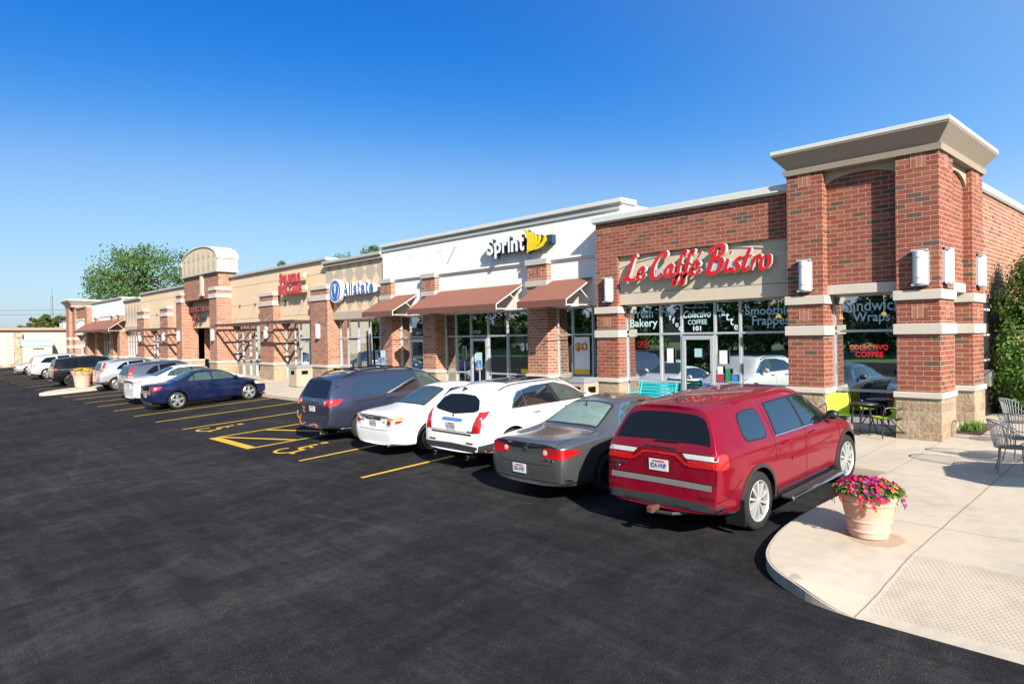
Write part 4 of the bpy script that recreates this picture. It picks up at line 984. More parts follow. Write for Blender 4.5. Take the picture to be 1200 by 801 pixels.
def trash(lab, cx, cy, w=.36):
    z = gz(cy); g = thing('litter_bin', lab, 'litter bin', (cx, cy, z), 'square concrete litter bins by the shops')
    b = MB().hexa([(cx-w,cy-w,z),(cx+w,cy-w,z),(cx+w,cy+w,z),(cx-w,cy+w,z)], [(cx-w*.97,cy-w*.97,z+.88),(cx+w*.97,cy-w*.97,z+.88),(cx+w*.97,cy+w*.97,z+.88),(cx-w*.97,cy+w*.97,z+.88)])
    build(b, 'bin_body', M['aggregate'], g, bevel=.02)
    l = MB().hexa([(cx-w*1.04,cy-w*1.04,z+.882),(cx+w*1.04,cy-w*1.04,z+.882),(cx+w*1.04,cy+w*1.04,z+.882),(cx-w*1.04,cy+w*1.04,z+.882)], [(cx-w*.7,cy-w*.7,z+1.04),(cx+w*.7,cy-w*.7,z+1.04),(cx+w*.7,cy+w*.7,z+1.04),(cx-w*.7,cy+w*.7,z+1.04)])
    build(l, 'lid', M['lid_grey'], g, bevel=.02)
    build(MB().box(cx+w-.03, cx+w+.012, cy-.16, cy+.16, z+.60, z+.77).box(cx-.16, cx+.16, cy-w-.012, cy-w+.03, z+.60, z+.77), 'opening', M['dark'], g)
trash('square concrete litter bin beside the pillar between white shop and cafe', -9.15, -.35, .33)
trash('square concrete litter bin in front of the diamond stucco office', -27.15, -.45, .42)
def bench():
    cx, cy = -6.75, -.15; z = gz(cy); g = thing('bench', 'turquoise slatted bench in front of the cafe window', 'bench', (cx, cy, z))
    s = MB(); b = MB(); f = MB(); L = .62
    for i in range(5): s.box(cx-L, cx+L, cy-.42+.09*i, cy-.42+.09*i+.07, z+.43, z+.455)
    for i in range(5): b.hexa([(cx-L,cy+.06+.02*i,z+.53+.085*i),(cx+L,cy+.06+.02*i,z+.53+.085*i),(cx+L,cy+.085+.02*i,z+.53+.085*i),(cx-L,cy+.085+.02*i,z+.53+.085*i)], [(cx-L,cy+.075+.02*i,z+.595+.085*i),(cx+L,cy+.075+.02*i,z+.595+.085*i),(cx+L,cy+.10+.02*i,z+.595+.085*i),(cx-L,cy+.10+.02*i,z+.595+.085*i)])
    build(s,'seat',M['turquoise'],g); build(b,'backrest',M['turquoise'],g)
    for x in (cx-L+.06, cx+L-.06):
        build(MB().tube([(x,cy-.42,z),(x,cy-.38,z+.42),(x,cy+.02,z+.42),(x,cy+.17,z+.98)],.022,6).tube([(x,cy+.02,z+.42),(x,cy+.10,z)],.022,6),'leg',M['turquoise'],g)
        build(MB().tube(catmull([(x,cy-.40,z+.44),(x,cy-.42,z+.62),(x,cy-.25,z+.67),(x,cy+.09,z+.66)],5),.02,6),'armrest',M['turquoise'],g)
bench()
def lime_chair(lab, cx, cy, rz):
    z = gz(cy); g = thing('patio_chair', lab, 'chair', (0,0,0), 'lime patio chairs outside the cafe')
    prof = [(.24,.43),(.10,.415),(-.08,.41),(-.18,.43),(-.225,.52),(-.25,.68),(-.27,.84),(-.285,.88)]
    s = MB(); n = len(prof)
    for k, (a, b) in enumerate(prof):
        w = .235 - (.02 if k > 5 else 0)
        for q in range(5):
            xx = -w + 2*w*q/4; s.v.append((xx, a, b - .012*(1-(2*q/4-1)**2)))
    for k in range(n-1):
        for q in range(4): s.f.append((k*5+q, k*5+q+1, (k+1)*5+q+1, (k+1)*5+q))
    m2 = len(s.v); s.v += [(x, y-.012, zz-.012) for x, y, zz in s.v]; s.f += [tuple(m2+i for i in f[::-1]) for f in s.f[:]]
    seat = build(s, 'woven_seat', M['lime'], g, smooth=True, fix=False)
    for sd in (-1, 1):
        x = .25*sd
        build(MB().tube(catmull([(x*1.02,.27,0),(x,.25,.40),(x*1.08,.22,.62),(x*1.08,0,.645),(x*1.03,-.22,.66),(x*.95,-.27,.86)],6),.013,6),'arm_frame',M['iron'],g)
        build(MB().tube([(x,.10,.40),(x*1.02,-.30,0)],.013,6),'leg',M['iron'],g); build(MB().tube([(x,-.16,.42),(x,.24,.42)],.012,6),'seat_rail',M['iron'],g)
    g.location = (cx, cy, z); g.rotation_euler = (0,0,rz)
    return g
lime_chair('lime green patio chair under the tower window, left of the small table', -1.98, -.02, PI+.45)
c2 = lime_chair('lime green patio chair against the stone base of the corner pillar', -.98, .02, PI-.75)
lime_chair('lime patio chair in front of the cafe, half hidden behind the red car roof', -4.75, -.3, PI+.2)
lime_chair('lime patio chair in front of the cafe right of the door, nearest the tower pillar', -3.75, -.15, PI-.3)
tb = thing('patio_table', 'small black round patio table between the two lime chairs', 'table', (-1.48, .12, gz(.12)))
build(MB().lathe([(0,.66),(.28,.66),(.285,.67),(.28,.685),(0,.685)], (-1.48,.12,0), 28), 'tabletop', M['iron'], tb)
for k in range(3):
    a = k*2.1+.3; build(MB().tube([(-1.48+.05*math.cos(a),.12+.05*math.sin(a),.66),(-1.48+.24*math.cos(a),.12+.24*math.sin(a),.0)],.013,6),'leg',M['iron'],tb)
# wrought iron garden set at the right edge
def iron_chair_proto(lab, loc, rz):
    g = thing('garden_chair', lab, 'chair', (0,0,0), 'wrought iron garden chairs')
    s = MB()
    s.tube([(.235*math.cos(2*PI*i/24),.235*math.sin(2*PI*i/24),.43) for i in range(24)], .011, 6, True)
    for k in range(-5, 6):
        q = k*.042; r = math.sqrt(max(0,.235**2-q*q)); s.box(q-.006,q+.006,-r,r,.425,.431); s.box(-r,r,q-.006,q+.006,.4315,.437)
    build(s,'seat',M['iron_pale'],g)
    b = MB(); rail = []
    for i in range(25):
        t = -1+2*i/24; a = PI*1.5 + t*PI*.62; hh = .87 - .22*abs(t)**2.2; rr = .235+.10*(1-.2*abs(t)); rail.append((rr*math.cos(a), rr*math.sin(a), hh))
    b.tube(rail, .012, 6)
    for i in range(2, 23):
        x, y, zt = rail[i]; d = math.hypot(x, y); b.tube([(x/d*.235,y/d*.235,.43),(x/d*(.235+d)*.5*.98,y/d*(.235+d)*.5*.98,.43+(zt-.43)*.5),(x,y,zt)], .0055, 4)
    build(b,'backrest',M['iron_pale'],g)
    for e in (0, -1):
        x, y, zt = rail[e]; build(MB().tube(catmull([(x,y,zt),(x*.95,y+.10,zt-.02),(x*.8,y+.12,.52),(x*.75,.12,.43)],5),.011,6),'arm',M['iron_pale'],g)
    for a in (.25,.75,1.25,1.75):
        a *= PI; build(MB().tube(catmull([(.22*math.cos(a),.22*math.sin(a),.43),(.24*math.cos(a),.24*math.sin(a),.2),(.29*math.cos(a),.29*math.sin(a),0)],5),.011,6),'leg',M['iron_pale'],g)
    g.location = (*loc, gz(loc[1])); g.rotation_euler = (0,0,rz); return g
ic = iron_chair_proto('wrought iron garden chair nearest the camera at the right edge, seen from its side', (1.54,-2.05), -PI/2+.25)
for lab, x, y, r in (('wrought iron garden chair with its back towards the camera beside the round table', 1.52,-1.2,-.25),('wrought iron garden chair leaning sideways behind the near two, next to the shrub', 1.22,.45,-PI/2),('wrought iron garden chair with a tall round back at the right edge before the shrub', 1.55,.95,-.5)):
    dup(ic, (x,y,gz(y)), r, lab)
tb = thing('garden_table', 'round wrought iron mesh table at the right edge among garden chairs', 'table', (2.15,-1.35,gz(-1.35)))
zt = gz(-1.35); m = MB(); m.tube([(2.15+.5*math.cos(2*PI*i/36),-1.35+.5*math.sin(2*PI*i/36),zt+.72) for i in range(36)], .013, 6, True)
for k in range(-9, 10):
    q = k*.053; r = math.sqrt(max(0,.25-q*q)); m.box(2.15+q-.009,2.15+q+.009,-1.35-r,-1.35+r,zt+.716,zt+.721); m.box(2.15-r,2.15+r,-1.35+q-.009,-1.35+q+.009,zt+.7215,zt+.726)
build(m,'tabletop',M['iron_pale'],tb)
for k in range(4):
    a = PI*(.25+.5*k); build(MB().tube(catmull([(2.15+.4*math.cos(a),-1.35+.4*math.sin(a),zt+.72),(2.15+.15*math.cos(a),-1.35+.15*math.sin(a),zt+.35),(2.15+.4*math.cos(a),-1.35+.4*math.sin(a),zt)],6),.013,6),'leg',M['iron_pale'],tb)
# parasol just outside the frame that throws the shade on the walk
um = thing('patio_umbrella', 'dark patio umbrella on a pole beside the garden table', 'umbrella', (4.75,-3.55,gz(-3.55)))
build(MB().tube([(4.75,-3.55,gz(-3.55)),(4.75,-3.55,2.35)],.025,8),'pole',M['iron'],um); build(MB().lathe([(0,2.3),(.5,2.15),(.95,1.92),(.95,1.90),(.5,2.12),(0,2.26)],(4.75,-3.55,0),8),'canopy',M['acc_blue'],um)
def acc_sign(lab, x, y, z0, z1):
    zg = gz(y); g = thing('accessible_parking_sign', lab, 'sign', (x,y,zg), 'accessible parking signs along the walk')
    build(MB().tube([(x,y+.02,zg),(x,y+.02,z1)],.025,8),'post',M['galv'],g)
    p = build(MB().box(x-.15,x+.15,y-.012,y-.006,z0,z1),'panel',M['acc_pale'],g)
    build(MB().box(x-.13,x+.13,y-.016,y-.0125,z0+.05,z0+.30),'symbol_field',M['acc_blue'],p)
    s = MB(); c = (x-.005, z0+.14)
    def seg(a, b, w=.016):
        a, b = Vector((a[0],0,a[1])), Vector((b[0],0,b[1])); d = (b-a).normalized(); n = Vector((-d.z,0,d.x))*w/2; o = Vector((c[0],y-.0185,c[1]))
        s.prism([tuple(o+a-n),tuple(o+a+n),tuple(o+b+n),tuple(o+b-n)],(0,.002,0))
    R = [(.05*math.cos(t),.05*math.sin(t)-.03) for t in [PI*.75+i*PI*1.35/9 for i in range(10)]]
    for a, b in zip(R[:-1], R[1:]): seg(a, b)
    seg((-.02,.09),(-.01,.01)); seg((-.01,.01),(.045,.01)); seg((.045,.01),(.07,-.06)); seg((-.02,.06),(.03,.055)); s.prism([(c[0]-.02+.017*math.cos(i*PI/4),y-.0185,c[1]+.115+.017*math.sin(i*PI/4)) for i in range(8)],(0,.002,0))
    build(s,'symbol',M['decal_white'],p)
acc_sign('pale accessible parking sign in front of the glass door under the longest awning', -12.88, -1.2, 1.18, 1.74); acc_sign('pale accessible parking sign in front of the brick pillar beside the insurance office', -18.93, -1.0, 1.2, 1.78)
# gas meter and pipes beside the tower
pp = thing('wall_pipes', 'dark pipes and meter rising beside the rear tower pillar', 'pipes', (-.05,3.75,.2))
build(MB().tube([(-.02,3.62,.1),(-.02,3.62,3.0)],.05,8).tube([(-.02,3.85,.1),(-.02,3.85,2.4)],.04,8),'pipe',M['black'],pp)
for z in (.9,1.5,2.1,2.7): build(MB().box(-.2,.02,3.56,3.95,z,z+.05),'bracket',M['white_metal'],pp)
build(MB().box(-.15,.12,3.5,3.8,.9,1.3),'meter',M['lid_grey'],pp,bevel=.02)
# mast and wires
ma = thing('radio_mast', 'thin grey lattice radio mast far beyond the low building', 'mast', (-250,25.6,0))
m = MB()
for a in range(3): m.tube([(-250+.5*math.cos(a*2.1),25.6+.5*math.sin(a*2.1),-2),(-250+.25*math.cos(a*2.1),25.6+.25*math.sin(a*2.1),17.4)],.07,4)
for k in range(24): 
    z = k*.8; m.tube([(-250+.45*math.cos(k*2.1),25.6+.45*math.sin(k*2.1),z),(-250+.45*math.cos((k+1)*2.1),25.6+.45*math.sin((k+1)*2.1),z+.8)],.04,4)
build(m,'lattice',M['galv'],ma); build(MB().tube([(-250,25.6,17.4),(-250,25.6,19.5)],.05,4),'antenna',M['galv'],ma)
wz = MB()
for k, z in enumerate((8.2,9.0)): wz.tube([(-150,y,z-.9*(1-((y+20)/42)**2)) for y in range(-62,23,6)],.025,4)
single(wz,'overhead_wires',M['black'],'pair of thin overhead wires crossing the sky above the low building','wires')
# ================================================================ TREES AND SHRUBS
M['leaf_tree'] = leaf_mat('leaf_tree', [(.04,.085,.02),(.06,.12,.028),(.085,.155,.04),(.11,.19,.05)], .25)
M['leaf_dark'] = leaf_mat('leaf_dark', [(.018,.045,.010),(.028,.065,.014),(.040,.085,.018)], .2)
M['leaf_yellow'] = leaf_mat('leaf_yellow', [(.075,.085,.016),(.10,.11,.02),(.05,.075,.018)], .2)
M['leaf_ever'] = leaf_mat('leaf_evergreen', [(.045,.11,.02),(.07,.16,.03),(.10,.21,.04),(.13,.26,.05)], .2)
def tree(lab, x, y, zb, top, rx, ry, zc, nclump=60, nleaf=160, ls=.5, mat='leaf_tree', seed=1, name='tree', cat='tree', group=None, flat=1.0, open_=.75):
    rng = random.Random(seed); g = thing(name, lab, cat, (x,y,zb), group)
    rz = top-zc; tr = MB(); H = zc-zb
    base = max(.15, rx*.06)
    tr.tube([(x,y,zb),(x+rx*.02,y,zb+H*.5),(x-rx*.02,y,zb+H),(x,y,zc+rz*.4)], [base,base*.8,base*.55,base*.15], 8)
    cl = []; lf = MB()
    for i in range(nclump):
        while True:
            p = Vector((rng.uniform(-1,1),rng.uniform(-1,1),rng.uniform(-.75,1)))
            if .25 < p.length < 1: break
        p = p.normalized()*(p.length**.6)
        p *= rng.uniform(.80, 1.06)
        c = Vector((x+p.x*rx, y+p.y*ry, zc+p.z*rz)); cr = rng.uniform(.13,.27)*(rx+rz)*.5
        if i % 2 == 0:
            s = Vector((x, y, zb+H*rng.uniform(.75,1.2))); mid = s.lerp(c,.5)+Vector((0,0,-.05*rz)); tr.tube([s,mid,c],[base*.30,base*.16,base*.04],5)
        for k in range(nleaf):
            d = Vector((rng.gauss(0,1),rng.gauss(0,1),rng.gauss(0,.7)*flat)); 
            d = d.normalized()*cr*(rng.random()**.45)*open_*1.25
            leafquad(lf, c+d, Vector((rng.uniform(-1,1),rng.uniform(-1,1),rng.uniform(-.2,1.2))), ls*rng.uniform(.7,1.3), ls*.55, rng)
    build(tr,'trunk',M['wood_dark'],g,smooth=True); build(lf,'crown',M[mat],g,fix=False)
    return g
tree('tall feathery green tree rising behind the left shop roofs', -114, 15.6, 0, 17.3, 12.6, 8, 11.0, 110, 120, .46, seed=4, open_=.95)
tree('green treetop showing above the roof of the diamond stucco office, left of its pair', -84.5, 34.5, 0, 15.2, 3.8, 3.8, 10.0, 36, 150, .36, seed=8)
tree('green treetop showing above the roof of the diamond stucco office, beside the white parapet', -77.5, 36.5, 0, 15.6, 4.2, 4, 10.2, 36, 150, .36, seed=18)
tree('small pale treetop just peeping over the tan clinic roof', -96, 30, 0, 14.6, 3.2, 3, 10.4, 22, 90, .34, seed=11)
for i, (yy, t, r, lab) in enumerate(((3.2,6.3,2.2,'low yellow green tree behind the low building, leftmost of the clump'),(5.6,7.1,2.4,'yellow green tree behind the low building and its rooftop unit'),(8.6,6.8,2.6,'yellow green tree behind the low building, next to the brick end tower'))):
    tree(lab, -128, yy, -1, t, 2.4, r, t-2.2, 34, 140, .34, 'leaf_yellow', 21+i, group='trees behind the low building')
# evergreen by the side wall
rng = random.Random(5)
sh = thing('evergreen_shrub', 'tall dense evergreen shrub against the brick side wall at the right edge', 'shrub', (1.35,5.3,gz(4)))
tr = MB().tube([(1.35,5.3,.1),(1.35,5.3,2.5),(1.4,5.3,4.2)],[.10,.07,.02],8)
lf = MB()
for i in range(330):
    a = rng.random()*2*PI; h = rng.random()**1.1; z = .12+h*4.35; r = (1.50*(1-h**3.2)+.22)*rng.uniform(.66,1.06)*(1+.12*math.sin(a*3+h*5))
    c = Vector((1.45+r*math.cos(a), 5.3+r*math.sin(a), z))
    tr.tube([(1.35,5.3,max(.3,z-.4)),c],[.02,.006],4)
    for k in range(135):
        d = Vector((rng.gauss(0,.13),rng.gauss(0,.13),rng.gauss(0,.17)))
        leafquad(lf, c+d, Vector((math.cos(a)+rng.uniform(-.8,.8),math.sin(a)+rng.uniform(-.8,.8),rng.uniform(-.2,1))), .10*rng.uniform(.7,1.3), .055, rng)
build(tr,'trunk',M['wood_dark'],sh); build(lf,'foliage',M['leaf_ever'],sh,fix=False)
lf = MB()
for k in range(170):
    c = Vector((.20+rng.gauss(0,.10),1.5+rng.gauss(0,.16),gz(1.5)+.03)); h = rng.uniform(.1,.26); d = Vector((rng.uniform(-.10,.10),rng.uniform(-.1,.1),h)); w_ = Vector((rng.uniform(-.012,.012),rng.uniform(-.012,.012),0))
    lf.add([c-w_,c+w_,c+d*.6+w_*.8,c+d],[(0,1,2,3)])
single(lf,'bed_plant',leaf_mat('bed_grass',[(.10,.20,.03),(.16,.28,.04)],.3),'low tuft of bright green leaves in the mulch between the tower pillars','plant',fix=False)
# plant behind the cafe glass
pl = thing('indoor_plant','leafy green plant standing inside the cafe window under the neon sign','plant',(-7.6,1.25,.05)); rng = random.Random(9)
build(MB().lathe([(0,0),(.14,0),(.19,.4),(0,.4)],(-7.6,1.25,.05),16),'pot',M['terracotta'],pl); lf = MB(); stm = MB()
for k in range(9):
    a = rng.random()*6.28; tip = Vector((-7.6+.33*math.cos(a),1.25+.22*math.sin(a),rng.uniform(.9,1.95))); stm.tube([(-7.6,1.25,.4),((-7.6+tip.x)/2,1.25,(tip.z+.6)/2),tip],.008,4)
    for q in range(34):
        t = rng.uniform(.3,1.05); c = Vector((-7.6,1.25,.4)).lerp(tip,t)+Vector((rng.gauss(0,.06),rng.gauss(0,.06),rng.gauss(0,.05))); leafquad(lf,c,Vector((rng.uniform(-1,1),-1,rng.uniform(0,1))),.13,.06,rng)
build(stm,'stem',M['wood_dark'],pl); build(lf,'foliage',leaf_mat('leaf_indoor',[(.08,.22,.03),(.14,.33,.05)],.3),pl,fix=False)
# surroundings across the street (seen in the shop windows)
gr = MB(); gr.add([(-300,-70,lz(-70)+.3),(150,-70,lz(-70)+.3),(150,-42,lz(-42)+.02),(-300,-42,lz(-42)+.02)],[(0,1,2,3)])
build(gr,'grass_verge',plain('lawn_grass',(.07,.13,.025),.9,var=.3,sc=3),None,kind='stuff',fix=False)
proto = tree('leafy street tree across the lot, seen in the shop window reflections', -8,-54,lz(-60),12.5,5.0,5,4.9,70,100,.6,'leaf_tree',31,group='street trees across the lot')
for i in range(5): dup(proto, (62+(i*17%11),-62+15*i,lz(-40)-(i*31%9)*.15), i*2.1, 'leafy street tree beside the lot, right of the camera', 'street trees beside the lot')
for i in range(13): dup(proto, (-106+9.6*i+(i*37%5)-2,-52-(i*53%9),lz(-60)-(i*29%10)*.12), i*1.3)
# ================================================================ PERSON
def skin_body(name, pts, edges, rad, mat, parent, root=0, sub=2):
    me = bpy.data.meshes.new(name); me.from_pydata(pts, edges, []); ob = bpy.data.objects.new(name, me); COL.objects.link(ob)
    sk = ob.modifiers.new('s','SKIN'); su = ob.modifiers.new('u','SUBSURF'); su.levels = sub; su.render_levels = sub
    for i, v in enumerate(me.skin_vertices[0].data): v.radius = (rad[i], rad[i]); v.use_root = (i == root)
    dg = bpy.context.evaluated_depsgraph_get(); m2 = bpy.data.meshes.new_from_object(ob.evaluated_get(dg)); bpy.data.objects.remove(ob)
    for p in m2.polygons: p.use_smooth = True
    m2.materials.clear(); m2.materials.append(mat); o2 = bpy.data.objects.new(name, m2); COL.objects.link(o2)
    if parent: o2.parent = parent
    return o2
M['skin'] = plain('skin', (.45,.25,.17), .55, var=.06); M['shirt'] = plain('pale_blue_shirt', (.50,.60,.68), .85); M['hair'] = plain('grey_brown_hair', (.07,.05,.04), .7); M['trousers'] = plain('dark_trousers', (.03,.035,.05), .85)
pe = thing('person','man in a pale blue shirt seated with a laptop inside the cafe window','person',(-4.75,1.75,.05))
# seated, facing the window (-y), forearms on the table
P = [(0,.02,.50),(0,.03,.72),(0,.02,.93),(0,.0,1.06),(0,-.02,1.13),(0,-.035,1.21),(0,-.04,1.30),
     (.17,.02,.99),(.24,-.02,.76),(.14,-.24,.74),(.09,-.31,.75),(-.17,.02,.99),(-.24,-.02,.76),(-.14,-.24,.74),(-.09,-.31,.75),
     (.09,-.02,.48),(.11,-.42,.47),(.11,-.42,.10),(.11,-.55,.04),(-.09,-.02,.48),(-.11,-.42,.47),(-.11,-.42,.10),(-.11,-.55,.04)]
Eg = [(0,1),(1,2),(2,3),(3,4),(4,5),(5,6),(2,7),(7,8),(8,9),(9,10),(2,11),(11,12),(12,13),(13,14),(0,15),(15,16),(16,17),(17,18),(0,19),(19,20),(20,21),(21,22)]
Rd = [.145,.14,.15,.075,.055,.09,.075,.075,.05,.038,.035,.075,.05,.038,.035,.085,.065,.045,.04,.085,.065,.045,.04]
body = skin_body('body', P, Eg, Rd, M['skin'], pe)
cl = skin_body('shirt', [P[i] for i in (0,1,2,3,7,8,11,12)], [(0,1),(1,2),(2,3),(2,4),(4,5),(2,6),(6,7)], [.158,.155,.165,.085,.088,.066,.088,.066], M['shirt'], pe)
tp = skin_body('trousers', [P[i] for i in (0,15,16,17,19,20,21)], [(0,1),(1,2),(2,3),(0,4),(4,5),(5,6)], [.155,.098,.078,.058,.098,.078,.058], M['trousers'], pe)
hb = MB(); hb.blob((0,-.022,1.30),.088,.098,.095,14,8); hr = build(hb,'hair',M['hair'],None,smooth=True); hr.parent = pe
fc = MB(); fc.blob((0,-.045,1.255),.078,.095,.115,14,10).blob((0,-.145,1.235),.015,.02,.022,8,6).blob((.079,-.03,1.25),.012,.02,.03,8,6).blob((-.079,-.03,1.25),.012,.02,.03,8,6); h = build(fc,'head',M['skin'],None,smooth=True); h.parent = pe
ey = MB().blob((.03,-.131,1.265),.012,.008,.008,8,6).blob((-.03,-.131,1.265),.012,.008,.008,8,6).box(-.025,.025,-.139,-.13,1.192,1.199); e = build(ey,'eyes_and_mouth',M['hair'],None); e.parent = pe
for s in (1,-1):
    for k in range(5):
        b0 = Vector((s*(.09-.012*k+ .012), -.315, .755)); b1 = b0+Vector((-s*.012,-.035,.012)); b2 = b1+Vector((-s*.01,-.03,-.012))
        if k == 4: b0 = Vector((s*.075,-.30,.76)); b1 = b0+Vector((-s*.03,-.01,.0)); b2 = b1+Vector((-s*.02,-.02,-.005))
        f = build(MB().tube([b0,b1,b2],[.010,.009,.007],6),'finger',M['skin'],None,smooth=True); f.parent = pe
tb = thing('cafe_table','small cafe table with a laptop just inside the window, right of the door','table',(-4.75,1.32,.05)); build(MB().box(-5.15,-4.3,1.1,1.58,.72,.75),'tabletop',M['wood_dark'],tb); build(MB().tube([(-4.75,1.34,.06),(-4.75,1.34,.72)],.04,8).lathe([(0,.05),(.25,.05),(.25,.08),(0,.1)],(-4.75,1.34,0),16),'leg',M['iron'],tb)
lp = thing('laptop','open pale laptop on the cafe table in front of the seated man','laptop',(-4.68,1.35,.80)); build(MB().box(-4.68,-4.36,1.25,1.47,.802,.815),'base',M['lamp_body'],lp); build(MB().hexa([(-4.68,1.235,.815),(-4.36,1.235,.815),(-4.36,1.245,.815),(-4.68,1.245,.815)],[(-4.68,1.16,1.03),(-4.36,1.16,1.03),(-4.36,1.17,1.03),(-4.68,1.17,1.03)]),'screen',M['lamp_body'],lp)
cc = thing('cafe_chair','dark chair under the seated man inside the cafe','chair',(-4.75,1.78,.05)); build(MB().box(-4.97,-4.53,1.62,2.02,.38,.42),'seat',M['wood_dark'],cc); build(MB().box(-4.97,-4.53,2.0,2.04,.42,.95),'backrest',M['wood_dark'],cc)
for a in (-4.95,-4.55):
    for b in (1.64,2.0): build(MB().tube([(a,b,.05),(a,b,.38)],.018,6),'leg',M['wood_dark'],cc)
# ================================================================ CARS
def lerp_tab(tab, x):
    if x <= tab[0][0]: return tab[0][1]
    for (a, b), (c, d) in zip(tab[:-1], tab[1:]):
        if x <= c: return b + (d-b)*(x-a)/(c-a)
    return tab[-1][1]
class Car:
    def __init__(s, name, label, cat, S, body_mat, group='cars parked nose-in along the shops'):
        s.S = S; s.root = thing(name, label, cat, (0,0,0), group); s.L = S['L']; s.W = S['W']/2
        s.bm = body_mat
        rings = []
        xs = S['st']; L = s.L
        def ring(x, f=1.0, dz=0, cap=False):
            zt = lerp_tab(S['top'], x); zb = lerp_tab(S['bot'], x); be = min(lerp_tab(S['belt'], x), zt-.06)
            w = s.W*lerp_tab(S['wid'], x)*f; wr = min(s.W*lerp_tab(S['rw'], x)*f, w*.96)
            dr = min(.075, (zt-be)*.5); zm = zb+.52*(be-zb); wb = w*S.get('wb', .965)
            cab = min(1, max(0, (zt-be)/.35)); mid = (.5*(wb+wr)+.018*cab, be+.5*(zt-dr-be))
            pts = [(0,zb),(w*.80,zb),(w*.965,zb+.05),(w,zm),(w*.995,zm+.55*(be-zm)),(wb,be),mid,(wr,zt-dr),(wr*.80,zt-dr*.38),(wr*.42,zt-dr*.06),(0,zt)]
            out = []
            for (y, z) in pts:
                X = x
                kr = max(0, 1-x/S.get('rl', .9)); kf = max(0, 1-(L-x)/S.get('fl', .9)); 
                X += kr*(lerp_tab(S['rp'], z) + S.get('rc', .13)*(abs(y)/s.W)**2.6)
                X -= kf*(lerp_tab(S['fp'], z) + S.get('fc', .22)*(abs(y)/s.W)**2.4)
                out.append((X, y, z))
            return out
        R = [ring(x) for x in xs]
        belt_pts = [r[5] for r in R] + [(r[5][0], -r[5][1], r[5][2]) for r in R]
        n = len(R[0]); vs = []; fs = []
        full = []
        for r in R:
            f = r + [(x,-y,z) for x,y,z in r[-2:0:-1]]; full.append(f)
        m = len(full[0])
        for f in full: vs += f
        for i in range(len(full)-1):
            for k in range(m): fs.append((i*m+k, i*m+(k+1) % m, (i+1)*m+(k+1) % m, (i+1)*m+k))
        for idx, base in ((0, 0), (1, (len(full)-1)*m)):
            for k in range(0, n-1):
                a, b = base+k, base+k+1; c, d = base+(m-k-1) % m if k+1 else base, base+(m-k) % m
                q = (a, b, base+(m-k-1) % m, base+(m-k) % m)
                q = tuple(dict.fromkeys(q))
                if len(q) >= 3: fs.append(q if idx else q[::-1])
        me = bpy.data.meshes.new('cage'); me.from_pydata(vs, [], fs); fixnorm(me)
        bm = bmesh.new(); bm.from_mesh(me); cr = bm.edges.layers.float.new('crease_edge')
        for e in bm.edges:
            if len(e.link_faces) == 2:
                a = e.calc_face_angle(0)
                if a > 1.0: e[cr] = .35
        bm.verts.ensure_lookup_table()
        for e in bm.edges:
            i, j = e.verts[0].co, e.verts[1].co
            if any((i-Vector(p)).length < 1e-4 for p in belt_pts) and any((j-Vector(p)).length < 1e-4 for p in belt_pts): e[cr] = max(e[cr], .42)
        bm.to_mesh(me); bm.free()
        ob = bpy.data.objects.new('cage', me); COL.objects.link(ob); su = ob.modifiers.new('u','SUBSURF'); su.levels = 2; su.render_levels = 2
        dg = bpy.context.evaluated_depsgraph_get(); sm = bpy.data.meshes.new_from_object(ob.evaluated_get(dg)); bpy.data.objects.remove(ob)
        b2 = bmesh.new(); b2.from_mesh(sm); s.bvh = BVHTree.FromBMesh(b2); b2.free()
        s.top0 = max(v.co.z for v in sm.vertices)
        # wheel arches cut from the body
        sm.materials.clear(); sm.materials.append(body_mat); sm.materials.append(M['dark'])
        bo = bpy.data.objects.new('body', sm); COL.objects.link(bo)
        cut = MB()
        for ax in S['ax']:
            for sd in (-1, 1):
                y0 = sd*(s.W-.30); y1 = sd*(s.W+.2); pts = []
                ar = S['wr']+S.get('ag', .055); zc = S['wr']
                for k in range(33):
                    t = PI*k/32; pts.append((ax+ar*math.cos(t), y0, zc+.01+ar*math.sin(t)))
                pts += [(ax-ar*.97, y0, -.05),(ax+ar*.97, y0, -.05)]
                cut.prism(pts, (0, y1-y0, 0))
        cm = bpy.data.meshes.new('cut'); cm.from_pydata(cut.v, [], cut.f); fixnorm(cm); cm.materials.append(M['dark']); co = bpy.data.objects.new('cut', cm); COL.objects.link(co)
        nv0 = len(sm.vertices); fm = None
        for solver, us in (('EXACT', False), ('EXACT', True), ('FAST', False)):
            md = bo.modifiers.new('b','BOOLEAN'); md.operation = 'DIFFERENCE'; md.object = co; md.solver = solver
            try: md.material_mode = 'TRANSFER'; md.use_self = us
            except Exception: pass
            dg = bpy.context.evaluated_depsgraph_get(); dg.update(); fm = bpy.data.meshes.new_from_object(bo.evaluated_get(dg)); bo.modifiers.clear()
            xs_ = [v.co.x for v in fm.vertices]; zs_ = [v.co.z for v in fm.vertices]
            if xs_ and max(xs_)-min(xs_) > .93*s.L and max(zs_) > .97*s.top0 and len(fm.vertices) > .7*nv0 and len(fm.polygons) > .7*len(sm.polygons): break
            fm = None
        if fm is None: print('ARCH CUT FAILED', label); fm = sm
        bo.data = fm; bpy.data.objects.remove(co)
        for p in fm.polygons: p.use_smooth = True
        try: fm.set_sharp_from_angle(angle=math.radians(42))
        except Exception: pass
        bo.parent = s.root; s.body = bo; ORI[bo.name] = Vector((0,0,0))
